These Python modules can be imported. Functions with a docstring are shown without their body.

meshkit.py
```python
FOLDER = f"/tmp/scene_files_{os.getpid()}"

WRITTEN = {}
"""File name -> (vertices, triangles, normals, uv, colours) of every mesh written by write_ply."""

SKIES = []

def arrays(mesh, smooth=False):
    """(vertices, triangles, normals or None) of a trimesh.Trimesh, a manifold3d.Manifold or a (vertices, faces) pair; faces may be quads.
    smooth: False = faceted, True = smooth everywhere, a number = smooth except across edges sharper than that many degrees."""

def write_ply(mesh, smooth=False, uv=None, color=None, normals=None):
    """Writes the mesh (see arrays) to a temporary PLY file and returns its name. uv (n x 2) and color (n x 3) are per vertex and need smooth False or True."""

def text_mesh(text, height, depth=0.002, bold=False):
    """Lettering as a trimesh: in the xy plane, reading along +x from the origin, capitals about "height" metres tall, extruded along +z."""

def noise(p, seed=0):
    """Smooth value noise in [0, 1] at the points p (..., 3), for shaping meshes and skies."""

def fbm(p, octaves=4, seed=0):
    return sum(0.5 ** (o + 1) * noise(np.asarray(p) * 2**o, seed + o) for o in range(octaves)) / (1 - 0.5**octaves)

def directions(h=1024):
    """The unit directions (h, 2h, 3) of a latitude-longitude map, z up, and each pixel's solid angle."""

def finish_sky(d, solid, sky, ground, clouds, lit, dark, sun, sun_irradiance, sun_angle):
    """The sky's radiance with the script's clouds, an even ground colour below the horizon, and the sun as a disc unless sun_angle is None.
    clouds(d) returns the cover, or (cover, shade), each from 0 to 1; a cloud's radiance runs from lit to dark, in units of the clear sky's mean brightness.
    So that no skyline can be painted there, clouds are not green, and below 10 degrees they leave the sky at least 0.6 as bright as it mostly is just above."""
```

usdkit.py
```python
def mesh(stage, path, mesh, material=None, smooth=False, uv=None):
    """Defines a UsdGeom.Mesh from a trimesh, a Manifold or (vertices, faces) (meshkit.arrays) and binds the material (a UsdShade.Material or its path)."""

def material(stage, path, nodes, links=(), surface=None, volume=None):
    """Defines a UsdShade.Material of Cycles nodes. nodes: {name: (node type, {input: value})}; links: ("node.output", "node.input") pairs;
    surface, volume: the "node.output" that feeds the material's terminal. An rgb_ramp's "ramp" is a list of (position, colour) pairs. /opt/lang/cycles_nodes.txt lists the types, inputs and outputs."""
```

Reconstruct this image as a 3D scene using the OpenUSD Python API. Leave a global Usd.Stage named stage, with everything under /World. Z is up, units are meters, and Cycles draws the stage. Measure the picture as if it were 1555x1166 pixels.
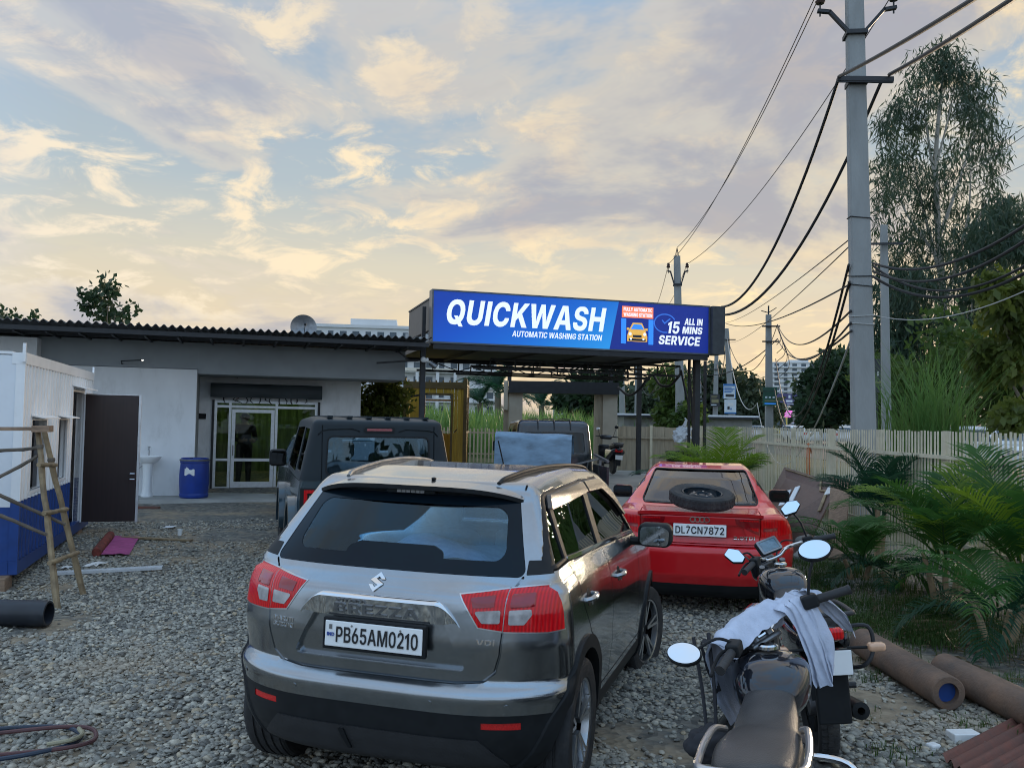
import math, glob
import numpy as np
import trimesh
import manifold3d as m3, shapely
from shapely import affinity, union_all
from shapely.geometry import Polygon, box as sbox, LineString, Point
from pxr import Usd, UsdGeom, UsdLux, UsdShade, Gf, Sdf, Vt
import usdkit, meshkit

stage = Usd.Stage.CreateInMemory()
UsdGeom.Xform.Define(stage, '/World'); UsdGeom.Scope.Define(stage, '/World/Looks')
rng = np.random.default_rng(7)
PI = math.pi
HAZE = False

# ---------------------------------------------------------------- camera, sky, sun, exposure
CAM_H, PITCH, ROLL, FPX = 1.85, math.atan(57.5/1350), math.radians(1.1), 1350.0
cam = UsdGeom.Camera.Define(stage, '/World/camera')
cam.AddTranslateOp().Set(Gf.Vec3d(0, 0, CAM_H))
cam.AddRotateXYZOp().Set(Gf.Vec3f(90 + math.degrees(PITCH), 0, 0))
cam.AddRotateZOp(opSuffix='roll').Set(math.degrees(ROLL))
cam.CreateFocalLengthAttr(36.0*FPX/1555); cam.CreateHorizontalApertureAttr(36.0)
cam.CreateFStopAttr(0.0)
cam.CreateExposureAttr(EXPOSURE := 1.3)
SUN_EL, SUN_AZ = math.radians(5.0), math.radians(34.0)          # azimuth from +y towards +x
SUN_DIR = (math.sin(SUN_AZ)*math.cos(SUN_EL), math.cos(SUN_AZ)*math.cos(SUN_EL), math.sin(SUN_EL))
sun = UsdLux.DistantLight.Define(stage, '/World/sun')
sun.CreateIntensityAttr(0.4); sun.CreateAngleAttr(12.0); sun.CreateNormalizeAttr(True); sun.CreateColorAttr(Gf.Vec3f(1.0, .78, .55))
sun.AddRotateXYZOp().Set(Gf.Vec3f(90 - math.degrees(SUN_EL), 0, 180 - math.degrees(SUN_AZ)))
sky = UsdLux.DomeLight.Define(stage, '/World/sky')
sky.GetPrim().SetCustomDataByKey('kind', 'structure')
SKY = dict(
    tc=('texture_coordinate', {}),
    atm=('sky_texture', dict(sky_type='single_scattering', sun_disc=False, sun_elevation=SUN_EL, sun_rotation=SUN_AZ, aerosol_density=1.6, air_density=1.0)),
    sep=('separate_xyz', {}),
    el=('math', dict(math_type='maximum', value2=-0.08)),
    # how far towards the sun a direction looks (0 away, 1 at the sun)
    dot=('vector_math', dict(math_type='dot_product', vector2=SUN_DIR)),
    sunw=('map_range', dict(from_min=-0.2, from_max=1.0, to_min=0.0, to_max=1.0, clamp=True)),
    # veil: thin high cloud, warm near the horizon towards the sunset, blue grey above
    veil=('rgb_ramp', dict(ramp=[(0.0, (.90, .66, .39)), (0.07, (.90, .71, .46)), (0.17, (.72, .67, .54)), (0.25, (.47, .55, .59)), (0.40, (.35, .46, .59)), (0.65, (.42, .66, .98)), (1, (.46, .76, 1.16))])),
    cool=('rgb_ramp', dict(ramp=[(0.0, (.64, .80, .96)), (0.15, (.58, .84, 1.14)), (0.4, (.50, .79, 1.18)), (1, (.46, .76, 1.16))])),
    veilmix=('mix_color', {}),
    vk=('map_range', dict(from_min=0.08, from_max=0.58, to_min=0, to_max=1, clamp=True)),
    # cloud plane: direction / (height + curve)
    elc=('math', dict(math_type='add', value2=0.22)),
    cx=('math', dict(math_type='divide')), cy=('math', dict(math_type='divide')),
    cv=('combine_xyz', dict(z=0.37)),
    big=('noise_texture', dict(scale=1.15, detail=7.0, roughness=.58, distortion=.35)),
    cvb=('vector_math', dict(math_type='add', vector2=(2.5, 9.7, .7))),
    bigr=('map_range', dict(range_type='smoothstep', from_min=.44, from_max=.64, to_min=0, to_max=.85, clamp=True)),
    small=('noise_texture', dict(scale=5.4, detail=8.0, roughness=.62, distortion=.5)),
    smallr=('map_range', dict(range_type='smoothstep', from_min=.47, from_max=.64, to_min=0, to_max=1, clamp=True)),
    smallm=('noise_texture', dict(scale=.9, detail=2.0, roughness=.5)),
    smallmr=('map_range', dict(range_type='smoothstep', from_min=.36, from_max=.54, to_min=.25, to_max=1.0, clamp=True)),
    smallf=('math', dict(math_type='multiply')),
    litc=('mix_color', dict(a=(.74, .78, .84), b=(1.10, .86, .50))),
    darkc=('mix_color', dict(a=(.48, .56, .70), b=(.43, .41, .44))),
    edge=('map_range', dict(range_type='smoothstep', from_min=.47, from_max=.53, to_min=0, to_max=1, clamp=True)),
    edge2=('map_range', dict(range_type='smoothstep', from_min=.53, from_max=.62, to_min=1, to_max=0, clamp=True)),
    edgem=('math', dict(math_type='multiply')), edgef=('math', dict(math_type='multiply', value2=.3)),
    c1=('mix_color', {}), c2=('mix_color', {}), c3=('mix_color', {}),
    base=('mix_color', dict(fac=.86)),
    atms=('vector_math', dict(math_type='scale', scale=.06)),
    gain=('vector_math', dict(math_type='scale', scale=4.75)),
    out=('background_shader', dict(strength=0.1)))
usdkit.material(stage, '/World/Looks/sky', SKY, [
    ('tc.generated', 'sep.vector'), ('sep.z', 'el.value1'), ('tc.generated', 'dot.vector1'), ('dot.value', 'sunw.value'),
    ('el.value', 'veil.fac'), ('el.value', 'cool.fac'), ('sunw.result', 'vk.value'), ('vk.result', 'veilmix.fac'), ('cool.color', 'veilmix.a'), ('veil.color', 'veilmix.b'),
    ('el.value', 'elc.value1'), ('sep.x', 'cx.value1'), ('elc.value', 'cx.value2'), ('sep.y', 'cy.value1'), ('elc.value', 'cy.value2'),
    ('cx.value', 'cv.x'), ('cy.value', 'cv.y'), ('cv.vector', 'cvb.vector1'),
    ('cvb.vector', 'big.vector'), ('big.fac', 'bigr.value'), ('cv.vector', 'small.vector'), ('small.fac', 'smallr.value'), ('cvb.vector', 'smallm.vector'), ('smallm.fac', 'smallmr.value'),
    ('smallr.result', 'smallf.value1'), ('smallmr.result', 'smallf.value2'),
    ('sunw.result', 'litc.fac'), ('sunw.result', 'darkc.fac'),
    ('big.fac', 'edge.value'), ('big.fac', 'edge2.value'), ('edge.result', 'edgem.value1'), ('edge2.result', 'edgem.value2'), ('edgem.value', 'edgef.value1'),
    ('veilmix.result', 'c1.a'), ('litc.result', 'c1.b'), ('smallf.value', 'c1.fac'),
    ('c1.result', 'c2.a'), ('darkc.result', 'c2.b'), ('bigr.result', 'c2.fac'),
    ('c2.result', 'c3.a'), ('litc.result', 'c3.b'), ('edgef.value', 'c3.fac'),
    ('c3.result', 'gain.vector1'), ('atm.color', 'atms.vector1'), ('atms.vector', 'base.a'), ('gain.vector', 'base.b'), ('base.result', 'out.color')], surface='out.background')
UsdShade.MaterialBindingAPI.Apply(sky.GetPrim()).Bind(UsdShade.Material.Get(stage, '/World/Looks/sky'))

# ---------------------------------------------------------------- helpers
def at(px, py, d):
    """World point seen at the photograph's pixel (1555 x 1166) at distance d along the lens axis."""
    X, Y = px - 777.5, py - 583.0
    c, s = math.cos(ROLL), math.sin(ROLL)
    X, Y = X*c + Y*s, -X*s + Y*c
    x, u = X/FPX*d, -Y/FPX*d
    return np.array([x, d*math.cos(PITCH) - u*math.sin(PITCH), CAM_H + d*math.sin(PITCH) + u*math.cos(PITCH)])

def sm(x, a, b):
    t = np.clip((np.asarray(x, float) - a)/(b - a), 0, 1)
    return t*t*(3 - 2*t)

def gz(x, y):
    """Height of the ground."""
    left = .25 + .75*sm(-np.asarray(x, float), -3, 3)
    return .16*sm(y, 6, 18)*left + .36*sm(y, 17, 25) + .12*sm(np.asarray(x, float), 6, 10)*sm(y, 4, 9)

def hit(px, py, z=None):
    """Ground point under a pixel."""
    o, q = np.array([0, 0, CAM_H]), at(px, py, 1.0)
    v = q - o
    zz = 0.0 if z is None else z
    for _ in range(12):
        t = (zz - CAM_H)/v[2]; p = o + t*v
        if z is not None: break
        zz = float(gz(p[0], p[1]))
    return p

USED = {}
def numbered(parent, name):
    k = (parent, name); n = USED.get(k, 0); USED[k] = n + 1
    return name if n == 0 else f'{name}_{n:03d}'

def path_of(p):
    return '/World' if p is None else str(p.GetPath())

def tag(p, label=None, cat=None, group=None, kind=None):
    p = p.GetPrim() if hasattr(p, 'GetPrim') else p
    for k, v in (('label', label), ('category', cat), ('group', group), ('kind', kind)):
        if v: p.SetCustomDataByKey(k, v)
    return p

def xf(prim, loc=(0, 0, 0), rz=0.0, pt=0.0, rl=0.0):
    x = UsdGeom.Xformable(prim)
    x.AddTranslateOp().Set(Gf.Vec3d(*map(float, loc)))
    x.AddRotateXYZOp().Set(Gf.Vec3f(math.degrees(pt), math.degrees(rl), math.degrees(rz)))

def thing(name, label, cat, loc=(0, 0, 0), rz=0.0, pt=0.0, rl=0.0, group=None, kind=None):
    p = UsdGeom.Xform.Define(stage, '/World/' + numbered('/World', name)).GetPrim()
    xf(p, loc, rz, pt, rl)
    return tag(p, label, cat, group, kind)

def obj(name, mesh, mat, parent=None, smooth=35, label=None, cat=None, group=None, kind=None):
    pp = path_of(parent)
    if isinstance(mesh, MB): mesh = mesh.mesh()
    if isinstance(mesh, tuple):
        u, inv = np.unique(np.asarray(mesh[1]), return_inverse=True); mesh = (np.asarray(mesh[0])[u], inv.reshape(np.shape(mesh[1])))
    p = usdkit.mesh(stage, pp + '/' + numbered(pp, name), mesh, MAT[mat] if isinstance(mat, str) else mat, smooth).GetPrim()
    tag(p, label, cat, group, kind)
    return p

def dup(root, loc, rz=0.0, label=None, group=None, pt=0.0, rl=0.0, scale=None, name=None):
    was = root.GetCustomData()
    base = name or root.GetName().rstrip('0123456789').rstrip('_') if root.GetName()[-1].isdigit() else (name or root.GetName())
    p = UsdGeom.Xform.Define(stage, '/World/' + numbered('/World', base)).GetPrim()
    p.GetReferences().AddInternalReference(root.GetPath())
    x = UsdGeom.Xformable(p); x.ClearXformOpOrder()
    for a in ('xformOp:translate', 'xformOp:rotateXYZ'):
        pass
    x.AddTranslateOp(opSuffix='c').Set(Gf.Vec3d(*map(float, loc)))
    x.AddRotateXYZOp(opSuffix='c').Set(Gf.Vec3f(math.degrees(pt), math.degrees(rl), math.degrees(rz)))
    if scale is not None: x.AddScaleOp(opSuffix='c').Set(Gf.Vec3f(*([scale]*3 if np.ndim(scale) == 0 else scale)))
    tag(p, label or was.get('label'), was.get('category'), group or was.get('group'))
    p.SetInstanceable(True)
    return p

def frame(d, up=(0, 0, 1)):
    d = np.asarray(d, float); d = d/np.linalg.norm(d)
    u = np.cross(up, d)
    if np.linalg.norm(u) < 1e-4: u = np.cross((1, 0, 0), d)
    u /= np.linalg.norm(u)
    return u, np.cross(d, u), d

def rotz(a):
    c, s = math.cos(a), math.sin(a); return np.array([[c, -s, 0], [s, c, 0], [0, 0, 1.0]])

def tube_vf(pts, r, n=8, caps=True):
    pts = np.asarray(pts, float); k = len(pts)
    r = np.full(k, r) if np.ndim(r) == 0 else np.asarray(r, float)
    t = np.gradient(pts, axis=0); t /= np.maximum(np.linalg.norm(t, axis=1, keepdims=True), 1e-9)
    u, w, _ = frame(t[0]); V = []
    a = np.arange(n)/n*2*PI
    for i in range(k):
        u = u - t[i]*np.dot(u, t[i]); u /= max(np.linalg.norm(u), 1e-9); w = np.cross(t[i], u)
        V.append(pts[i] + r[i]*(np.cos(a)[:, None]*u + np.sin(a)[:, None]*w))
    V = np.vstack(V); F = []
    for i in range(k - 1):
        for j in range(n):
            a0, a1, b0, b1 = i*n + j, i*n + (j+1) % n, (i+1)*n + j, (i+1)*n + (j+1) % n
            F += [(a0, a1, b1), (a0, b1, b0)]
    if caps:
        V = np.vstack([V, pts[0], pts[-1]]); c0, c1 = len(V) - 2, len(V) - 1
        for j in range(n):
            F += [(c0, (j+1) % n, j), (c1, (k-1)*n + j, (k-1)*n + (j+1) % n)]
    return V, np.array(F)

def spline(pts, n=24):
    """Catmull-Rom through the points."""
    P = np.asarray(pts, float); P = np.vstack([2*P[0]-P[1], P, 2*P[-1]-P[-2]])
    out = []
    m = len(P) - 3
    per = max(2, n//m)
    for i in range(m):
        p0, p1, p2, p3 = P[i:i+4]
        for t in np.linspace(0, 1, per, endpoint=False):
            out.append(.5*((2*p1) + (-p0+p2)*t + (2*p0-5*p1+4*p2-p3)*t*t + (-p0+3*p1-3*p2+p3)*t**3))
    out.append(P[-2])
    return np.array(out)

class MB:
    """Collects shapes into one mesh."""
    def __init__(s): s.v, s.f, s.n = [], [], 0
    def add(s, v, f, M=None):
        v, f = np.asarray(v, float), np.asarray(f, int)
        if len(v) == 0: return s
        if M is not None: v = v @ np.asarray(M)[:3, :3].T + (np.asarray(M)[:3, 3] if np.shape(M)[1] == 4 else 0)
        if f.shape[1] == 4: f = np.vstack([f[:, [0, 1, 2]], f[:, [0, 2, 3]]])
        s.v.append(v); s.f.append(f + s.n); s.n += len(v); return s
    def tri(s, m, M=None): return s.add(*meshkit.arrays(m)[:2], M)
    def box(s, lo, hi, R=None, o=(0, 0, 0)):
        lo, hi = np.minimum(lo, hi).astype(float), np.maximum(lo, hi).astype(float)
        v = np.array([[(lo, hi)[i][0], (lo, hi)[j][1], (lo, hi)[k][2]] for i in (0, 1) for j in (0, 1) for k in (0, 1)])
        f = [(0, 1, 3, 2), (4, 6, 7, 5), (0, 4, 5, 1), (2, 3, 7, 6), (0, 2, 6, 4), (1, 5, 7, 3)]
        if R is not None: v = v @ np.asarray(R).T
        return s.add(v + np.asarray(o, float), f)
    def cbox(s, c, size, R=None):
        h = np.asarray(size, float)/2
        return s.box(-h, h, R, c)
    def bar(s, a, b, w, h=None, up=(0, 0, 1)):
        a, b = np.asarray(a, float), np.asarray(b, float); h = w if h is None else h
        u, v, d = frame(b - a, up); L = np.linalg.norm(b - a)
        return s.box((-w/2, -h/2, 0), (w/2, h/2, L), np.stack([u, v, d], 1), a)
    def tube(s, pts, r, n=8, caps=True): return s.add(*tube_vf(pts, r, n, caps))
    def cyl(s, a, b, r, n=16, r2=None): return s.add(*tube_vf([a, b], [r, r if r2 is None else r2], n))
    def lathe(s, prof, n=32, M=None, axis=2, o=(0, 0, 0)):
        """prof: (radius, height) points, spun round an axis through o."""
        prof = np.asarray(prof, float); a = np.arange(n)/n*2*PI; k = len(prof)
        v = np.array([[r*math.cos(t), r*math.sin(t), h] for r, h in prof for t in a]); f = []
        for i in range(k - 1):
            for j in range(n): f.append((i*n+j, i*n+(j+1) % n, (i+1)*n+(j+1) % n, (i+1)*n+j))
        if axis == 0: v = v[:, [2, 0, 1]]
        if axis == 1: v = v[:, [1, 2, 0]]
        if M is not None: v = v @ np.asarray(M)[:3, :3].T
        return s.add(v + np.asarray(o, float), f)
    def prism(s, poly, h0, h1, R=None, o=(0, 0, 0)):
        """Shapely polygon in xy, extruded from h0 to h1, turned by R."""
        for g in getattr(poly, 'geoms', [poly]):
            if g.is_empty or g.area < 1e-9: continue
            m = trimesh.creation.extrude_polygon(g, h1 - h0, engine='earcut')
            v = np.array(m.vertices) + [0, 0, h0]
            if R is not None: v = v @ np.asarray(R).T
            s.add(v + np.asarray(o, float), np.array(m.faces))
        return s
    def ball(s, c, r, sub=2, scale=(1, 1, 1), R=None):
        m = trimesh.creation.icosphere(sub, 1.0)
        v = np.array(m.vertices)*np.asarray(scale)*r
        if R is not None: v = v @ np.asarray(R).T
        return s.add(v + np.asarray(c, float), np.array(m.faces))
    def mesh(s):
        return (np.vstack(s.v), np.vstack(s.f))

XZ = np.array([[1, 0, 0], [0, 0, -1], [0, 1, 0.0]])     # plane xy -> xz, extrusion towards -y
YZ = np.array([[0, 0, 1], [1, 0, 0], [0, 1, 0.0]])      # plane xy -> yz, extrusion towards +x
def to_mf(vf):
    v, f = vf.mesh() if isinstance(vf, MB) else vf
    f = np.asarray(f); f = np.vstack([f[:, [0, 1, 2]], f[:, [0, 2, 3]]]) if f.shape[1] == 4 else f
    m = m3.Manifold(m3.Mesh(np.asarray(v, np.float32), np.asarray(f, np.uint32)))
    if m.is_empty():
        t = trimesh.Trimesh(v, f); t.merge_vertices(); t.fix_normals()
        m = m3.Manifold(m3.Mesh(np.asarray(t.vertices, np.float32), np.asarray(t.faces, np.uint32)))
    return m
def pr(poly, h0, h1, R=None, o=(0, 0, 0)):
    """Prism as a manifold."""
    if not isinstance(poly, Polygon): poly = Polygon(poly)
    m = trimesh.creation.extrude_polygon(poly, abs(h1 - h0), engine='earcut')
    v = np.array(m.vertices) + [0, 0, min(h0, h1)]
    if R is not None: v = v @ np.asarray(R).T
    return to_mf((v + np.asarray(o, float), np.array(m.faces)))
def mbox(lo, hi): return to_mf(MB().box(lo, hi))
def rnd(pts, r):
    """Polygon with rounded corners."""
    p = pts if isinstance(pts, Polygon) else Polygon(pts)
    return p.buffer(-r, quad_segs=5).buffer(r, quad_segs=5)
def rbox_vf(lo, hi, r, n=3):
    lo, hi = np.asarray(lo, float), np.asarray(hi, float); r = min(r, *(hi - lo)/2.02)
    sp = trimesh.creation.icosphere(n - 1, r)
    pts = np.vstack([np.array(sp.vertices) + np.where([i, j, k], hi - r, lo + r) for i in (0, 1) for j in (0, 1) for k in (0, 1)])
    m = m3.Manifold.hull_points(pts.astype(np.float32)).to_mesh()
    return np.array(m.vert_properties[:, :3]), np.array(m.tri_verts)
def chain(js, rs, sub=2):
    """Hulls of the balls at successive joints."""
    out = []
    for (a, ra), (b, rb) in zip(zip(js[:-1], rs[:-1]), zip(js[1:], rs[1:])):
        sp = np.array(trimesh.creation.icosphere(sub, 1.0).vertices)
        out.append(m3.Manifold.hull_points(np.vstack([sp*ra + a, sp*rb + b]).astype(np.float32)))
    return m3.Manifold.batch_boolean(out, m3.OpType.Add) if len(out) > 1 else out[0]
def soft(mf, step=.02, it=12):
    m = mf.refine_to_length(step).to_mesh()
    t = trimesh.Trimesh(m.vert_properties[:, :3], m.tri_verts, process=True)
    return trimesh.smoothing.filter_taubin(t, iterations=it)

FONT = {}
def text_poly(text, wght=800, shear=0.0, h=1.0, squeeze=1.0):
    """Lettering as a shapely shape, capitals h tall, starting at x = 0."""
    from PIL import Image, ImageDraw, ImageFont
    key = wght
    if key not in FONT:
        f = ImageFont.truetype(glob.glob('/opt/blender-*/*/datafiles/fonts/Inter.woff2')[0], 120)
        try:
            ax = f.get_variation_axes(); f.set_variation_by_axes([wght if b'eight' in (a['name'] if isinstance(a['name'], bytes) else str(a['name']).encode()) else a['default'] for a in ax])
        except Exception: pass
        FONT[key] = f
    font = FONT[key]
    x0, y0, x1, y1 = font.getbbox(text, anchor='ls')
    im = Image.new('L', (x1 - x0 + 60, y1 - y0 + 8)); dr = ImageDraw.Draw(im); st = 6 + wght/800*15; X = 4 - x0; Y = 4 - y0
    for k, ch in enumerate(text):                       # plain stems for I and 1, as on the signs
        if ch == 'I': dr.rectangle((X + 7, Y - 87, X + 7 + st, Y - 1), 255); X += st + 15
        elif ch == '1': dr.polygon([(X + 4, Y - 72), (X + 30, Y - 87), (X + 32 + st*.4, Y - 87), (X + 32 + st*.4, Y - 1), (X + 32 - st*.6, Y - 1), (X + 32 - st*.6, Y - 68), (X + 4, Y - 56)], 255); X += 44 + st*.4
        else: dr.text((X, Y), ch, 255, font, anchor='ls'); X += font.getlength(text[k:k+2]) - (font.getlength(text[k+1]) if k + 1 < len(text) else 0)
    on = np.pad(np.asarray(im) > 127, ((0, 0), (1, 1))).astype(np.int8)
    rows, st = np.nonzero(np.diff(on, axis=1) == 1); en = np.nonzero(np.diff(on, axis=1) == -1)[1]
    shp = union_all(shapely.box(st, -rows - 1, en, -rows)).buffer(.7).buffer(-.7).simplify(.8)
    s = h/87.3
    return affinity.affine_transform(shp, [s*squeeze, s*shear, 0, s, -4*s*squeeze, (4 - y0)*s])
def fit_text(text, x0, x1, y0, y1, wght=800, shear=0.0):
    """Lettering filling a box."""
    p = text_poly(text, wght, shear); a, b, c, d = p.bounds
    return affinity.affine_transform(p, [(x1-x0)/(c-a), 0, 0, (y1-y0)/(d-b), x0 - a*(x1-x0)/(c-a), y0 - b*(y1-y0)/(d-b)])

# ---------------------------------------------------------------- materials
MAT = {}
def mat(name, col, rough=.6, metal=0.0, var=.12, vs=6.0, col2=None, bump=0.0, bs=60.0, coat=0.0, spec=.5, emit=None, es=0.0, dirt=0.0, dirtc=(.16, .13, .10), stretch=None, crough=.05, rvar=0.0, world=False):
    """Principled colour with a noise variation, fine relief and optional dirt."""
    N = {'p': ('principled_bsdf', dict(base_color=col, roughness=rough, metallic=metal, coat_weight=coat, coat_roughness=crough, specular_ior_level=spec)), 'tc': ('texture_coordinate', {}), 'geo': ('geometry', {})}
    L = []
    src = 'geo.position' if world else 'tc.object'
    if stretch is not None:
        N['map'] = ('mapping', dict(scale=stretch)); L.append((src, 'map.vector')); src = 'map.vector'
    if var or col2 is not None:
        c2 = col2 if col2 is not None else tuple(min(1, c*(1+var)) for c in col)
        c1 = col if col2 is not None else tuple(c*(1-var) for c in col)
        N['n'] = ('noise_texture', dict(scale=vs, detail=5.0, roughness=.6)); N['r'] = ('rgb_ramp', dict(ramp=[(.32, c1), (.68, c2)]))
        L += [(src, 'n.vector'), ('n.fac', 'r.fac')]
        last = 'r.color'
        if dirt:
            N['dn'] = ('noise_texture', dict(scale=vs*.37 + 1.3, detail=6.0, roughness=.7)); N['dr'] = ('map_range', dict(range_type='smoothstep', from_min=.5, from_max=.75, to_min=0, to_max=dirt, clamp=True)); N['dm'] = ('mix_color', dict(b=dirtc))
            L += [(src, 'dn.vector'), ('dn.fac', 'dr.value'), ('dr.result', 'dm.fac'), (last, 'dm.a')]; last = 'dm.result'
        L.append((last, 'p.base_color'))
        if rvar:
            N['rr'] = ('map_range', dict(from_min=.3, from_max=.7, to_min=max(0, rough-rvar), to_max=rough+rvar, clamp=True)); L += [('n.fac', 'rr.value'), ('rr.result', 'p.roughness')]
    if bump:
        N['bn'] = ('noise_texture', dict(scale=bs, detail=4.0, roughness=.6)); N['b'] = ('bump', dict(strength=bump, distance=.01))
        L += [(src, 'bn.vector'), ('bn.fac', 'b.height'), ('b.normal', 'p.normal')]
    if emit is not None:
        N['p'][1].update(emission_color=emit, emission_strength=es)
    MAT[name] = usdkit.material(stage, '/World/Looks/' + name, N, L, surface='p.BSDF')
    return MAT[name]

def glass_mat(name, tint=(.55, .62, .62), gl=(1, 1, 1), rough=.0, ior=1.5, back=.0):
    MAT[name] = usdkit.material(stage, '/World/Looks/' + name, {'t': ('transparent_bsdf', dict(color=tint)), 'g': ('glossy_bsdf', dict(color=gl, roughness=rough, distribution='ggx')),
        'f': ('fresnel', dict(IOR=ior)), 'm': ('mix_closure', {})}, [('f.fac', 'm.fac'), ('t.BSDF', 'm.closure1'), ('g.BSDF', 'm.closure2')], surface='m.closure')

def leaf_mat(name, c1, c2, trans=.35, rough=.5):
    N = {'p': ('principled_bsdf', dict(roughness=rough, specular_ior_level=.35)), 't': ('translucent_bsdf', {}), 'm': ('mix_closure', dict(fac=trans)), 'g': ('geometry', {}), 'oi': ('object_info', {}),
         'tc': ('texture_coordinate', {}), 'n': ('noise_texture', dict(scale=1.3, detail=3.0)), 'a': ('math', dict(math_type='multiply_add', value2=.55)), 'r': ('rgb_ramp', dict(ramp=[(.3, c1), (1, c2)])), 'bright': ('vector_math', dict(math_type='scale', scale=1.25))}
    MAT[name] = usdkit.material(stage, '/World/Looks/' + name, N, [('tc.object', 'n.vector'), ('g.random_per_island', 'a.value1'), ('n.fac', 'a.value3'), ('a.value', 'r.fac'), ('r.color', 'p.base_color'), ('r.color', 'bright.vector1'), ('bright.vector', 't.color'),
        ('p.BSDF', 'm.closure1'), ('t.BSDF', 'm.closure2')], surface='m.closure')
# ================================================================ MATERIALS
mat('plaster_white', (.80, .81, .81), .85, var=.06, vs=1.7, bump=.3, bs=55, dirt=.34, dirtc=(.36, .35, .32), stretch=(1, 1, .4))
mat('plaster_grey', (.32, .345, .355), .85, var=.07, vs=1.5, bump=.25, bs=45, dirt=.25, dirtc=(.22, .22, .21))  # grey plaster with the shade of the eaves put into its colour
mat('corrugated_cement', (.085, .088, .09), .85, var=.25, vs=4, bump=.3, bs=70)
mat('steel_black', (.018, .019, .021), .55, var=.25, vs=8)
mat('steel_frame', (.045, .05, .055), .5, metal=.3, var=.2, vs=9)
mat('aluminium', (.62, .63, .64), .38, metal=.7, var=.08, vs=14, dirt=.2)
mat('concrete', (.30, .295, .275), .9, var=.16, vs=3.0, bump=.45, bs=30, dirt=.45, dirtc=(.16, .15, .13))
mat('concrete_pole', (.27, .275, .265), .88, var=.14, vs=2.5, bump=.4, bs=38, dirt=.35, dirtc=(.17, .165, .15), stretch=(1, 1, .35))
mat('concrete_floor', (.33, .325, .30), .88, var=.2, vs=1.4, bump=.4, bs=22, dirt=.5, dirtc=(.18, .16, .13), world=True)
mat('ply_brown', (.075, .038, .027), .5, var=.3, vs=3, stretch=(9, 9, .7), dirt=.3, dirtc=(.15, .12, .1), coat=.15, crough=.35)
mat('door_brown', (.017, .009, .009), .36, var=.28, vs=3, stretch=(14, 14, .6), coat=.2, crough=.3)
mat('bamboo', (.34, .25, .14), .62, var=.28, vs=9, col2=(.16, .11, .06), bump=.3, bs=40, dirt=.5, dirtc=(.12, .085, .05))
mat('bamboo_dark', (.13, .105, .08), .7, var=.3, vs=6, bump=.3, bs=40)
mat('timber', (.26, .17, .11), .75, var=.3, vs=5, stretch=(.8, 8, 8), bump=.35, bs=50)
mat('container_white', (.80, .80, .79), .5, var=.04, vs=3, dirt=.15, dirtc=(.4, .36, .3))
mat('container_pale', (.72, .74, .76), .6, var=.04, vs=2, dirt=.12, dirtc=(.4, .38, .34))
mat('container_blue', (.010, .045, .19), .42, var=.16, vs=5, dirt=.22, dirtc=(.06, .07, .09))
mat('drum_blue', (.008, .035, .22), .42, var=.12, vs=6, dirt=.25, dirtc=(.05, .07, .14))
mat('paper', (.72, .72, .70), .8, var=.06, vs=12)
mat('ceramic', (.80, .81, .80), .15, var=.02, coat=.5)
mat('rubber', (.020, .020, .021), .75, var=.3, vs=12, bump=.3, bs=90, dirt=.55, dirtc=(.095, .082, .066))
mat('rubber_clean', (.016, .016, .017), .6, var=.2, vs=12, bump=.2, bs=90)
mat('plastic_black', (.010, .011, .012), .5, var=.2, vs=14, spec=.22, dirt=.12, dirtc=(.045, .042, .036))
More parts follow.
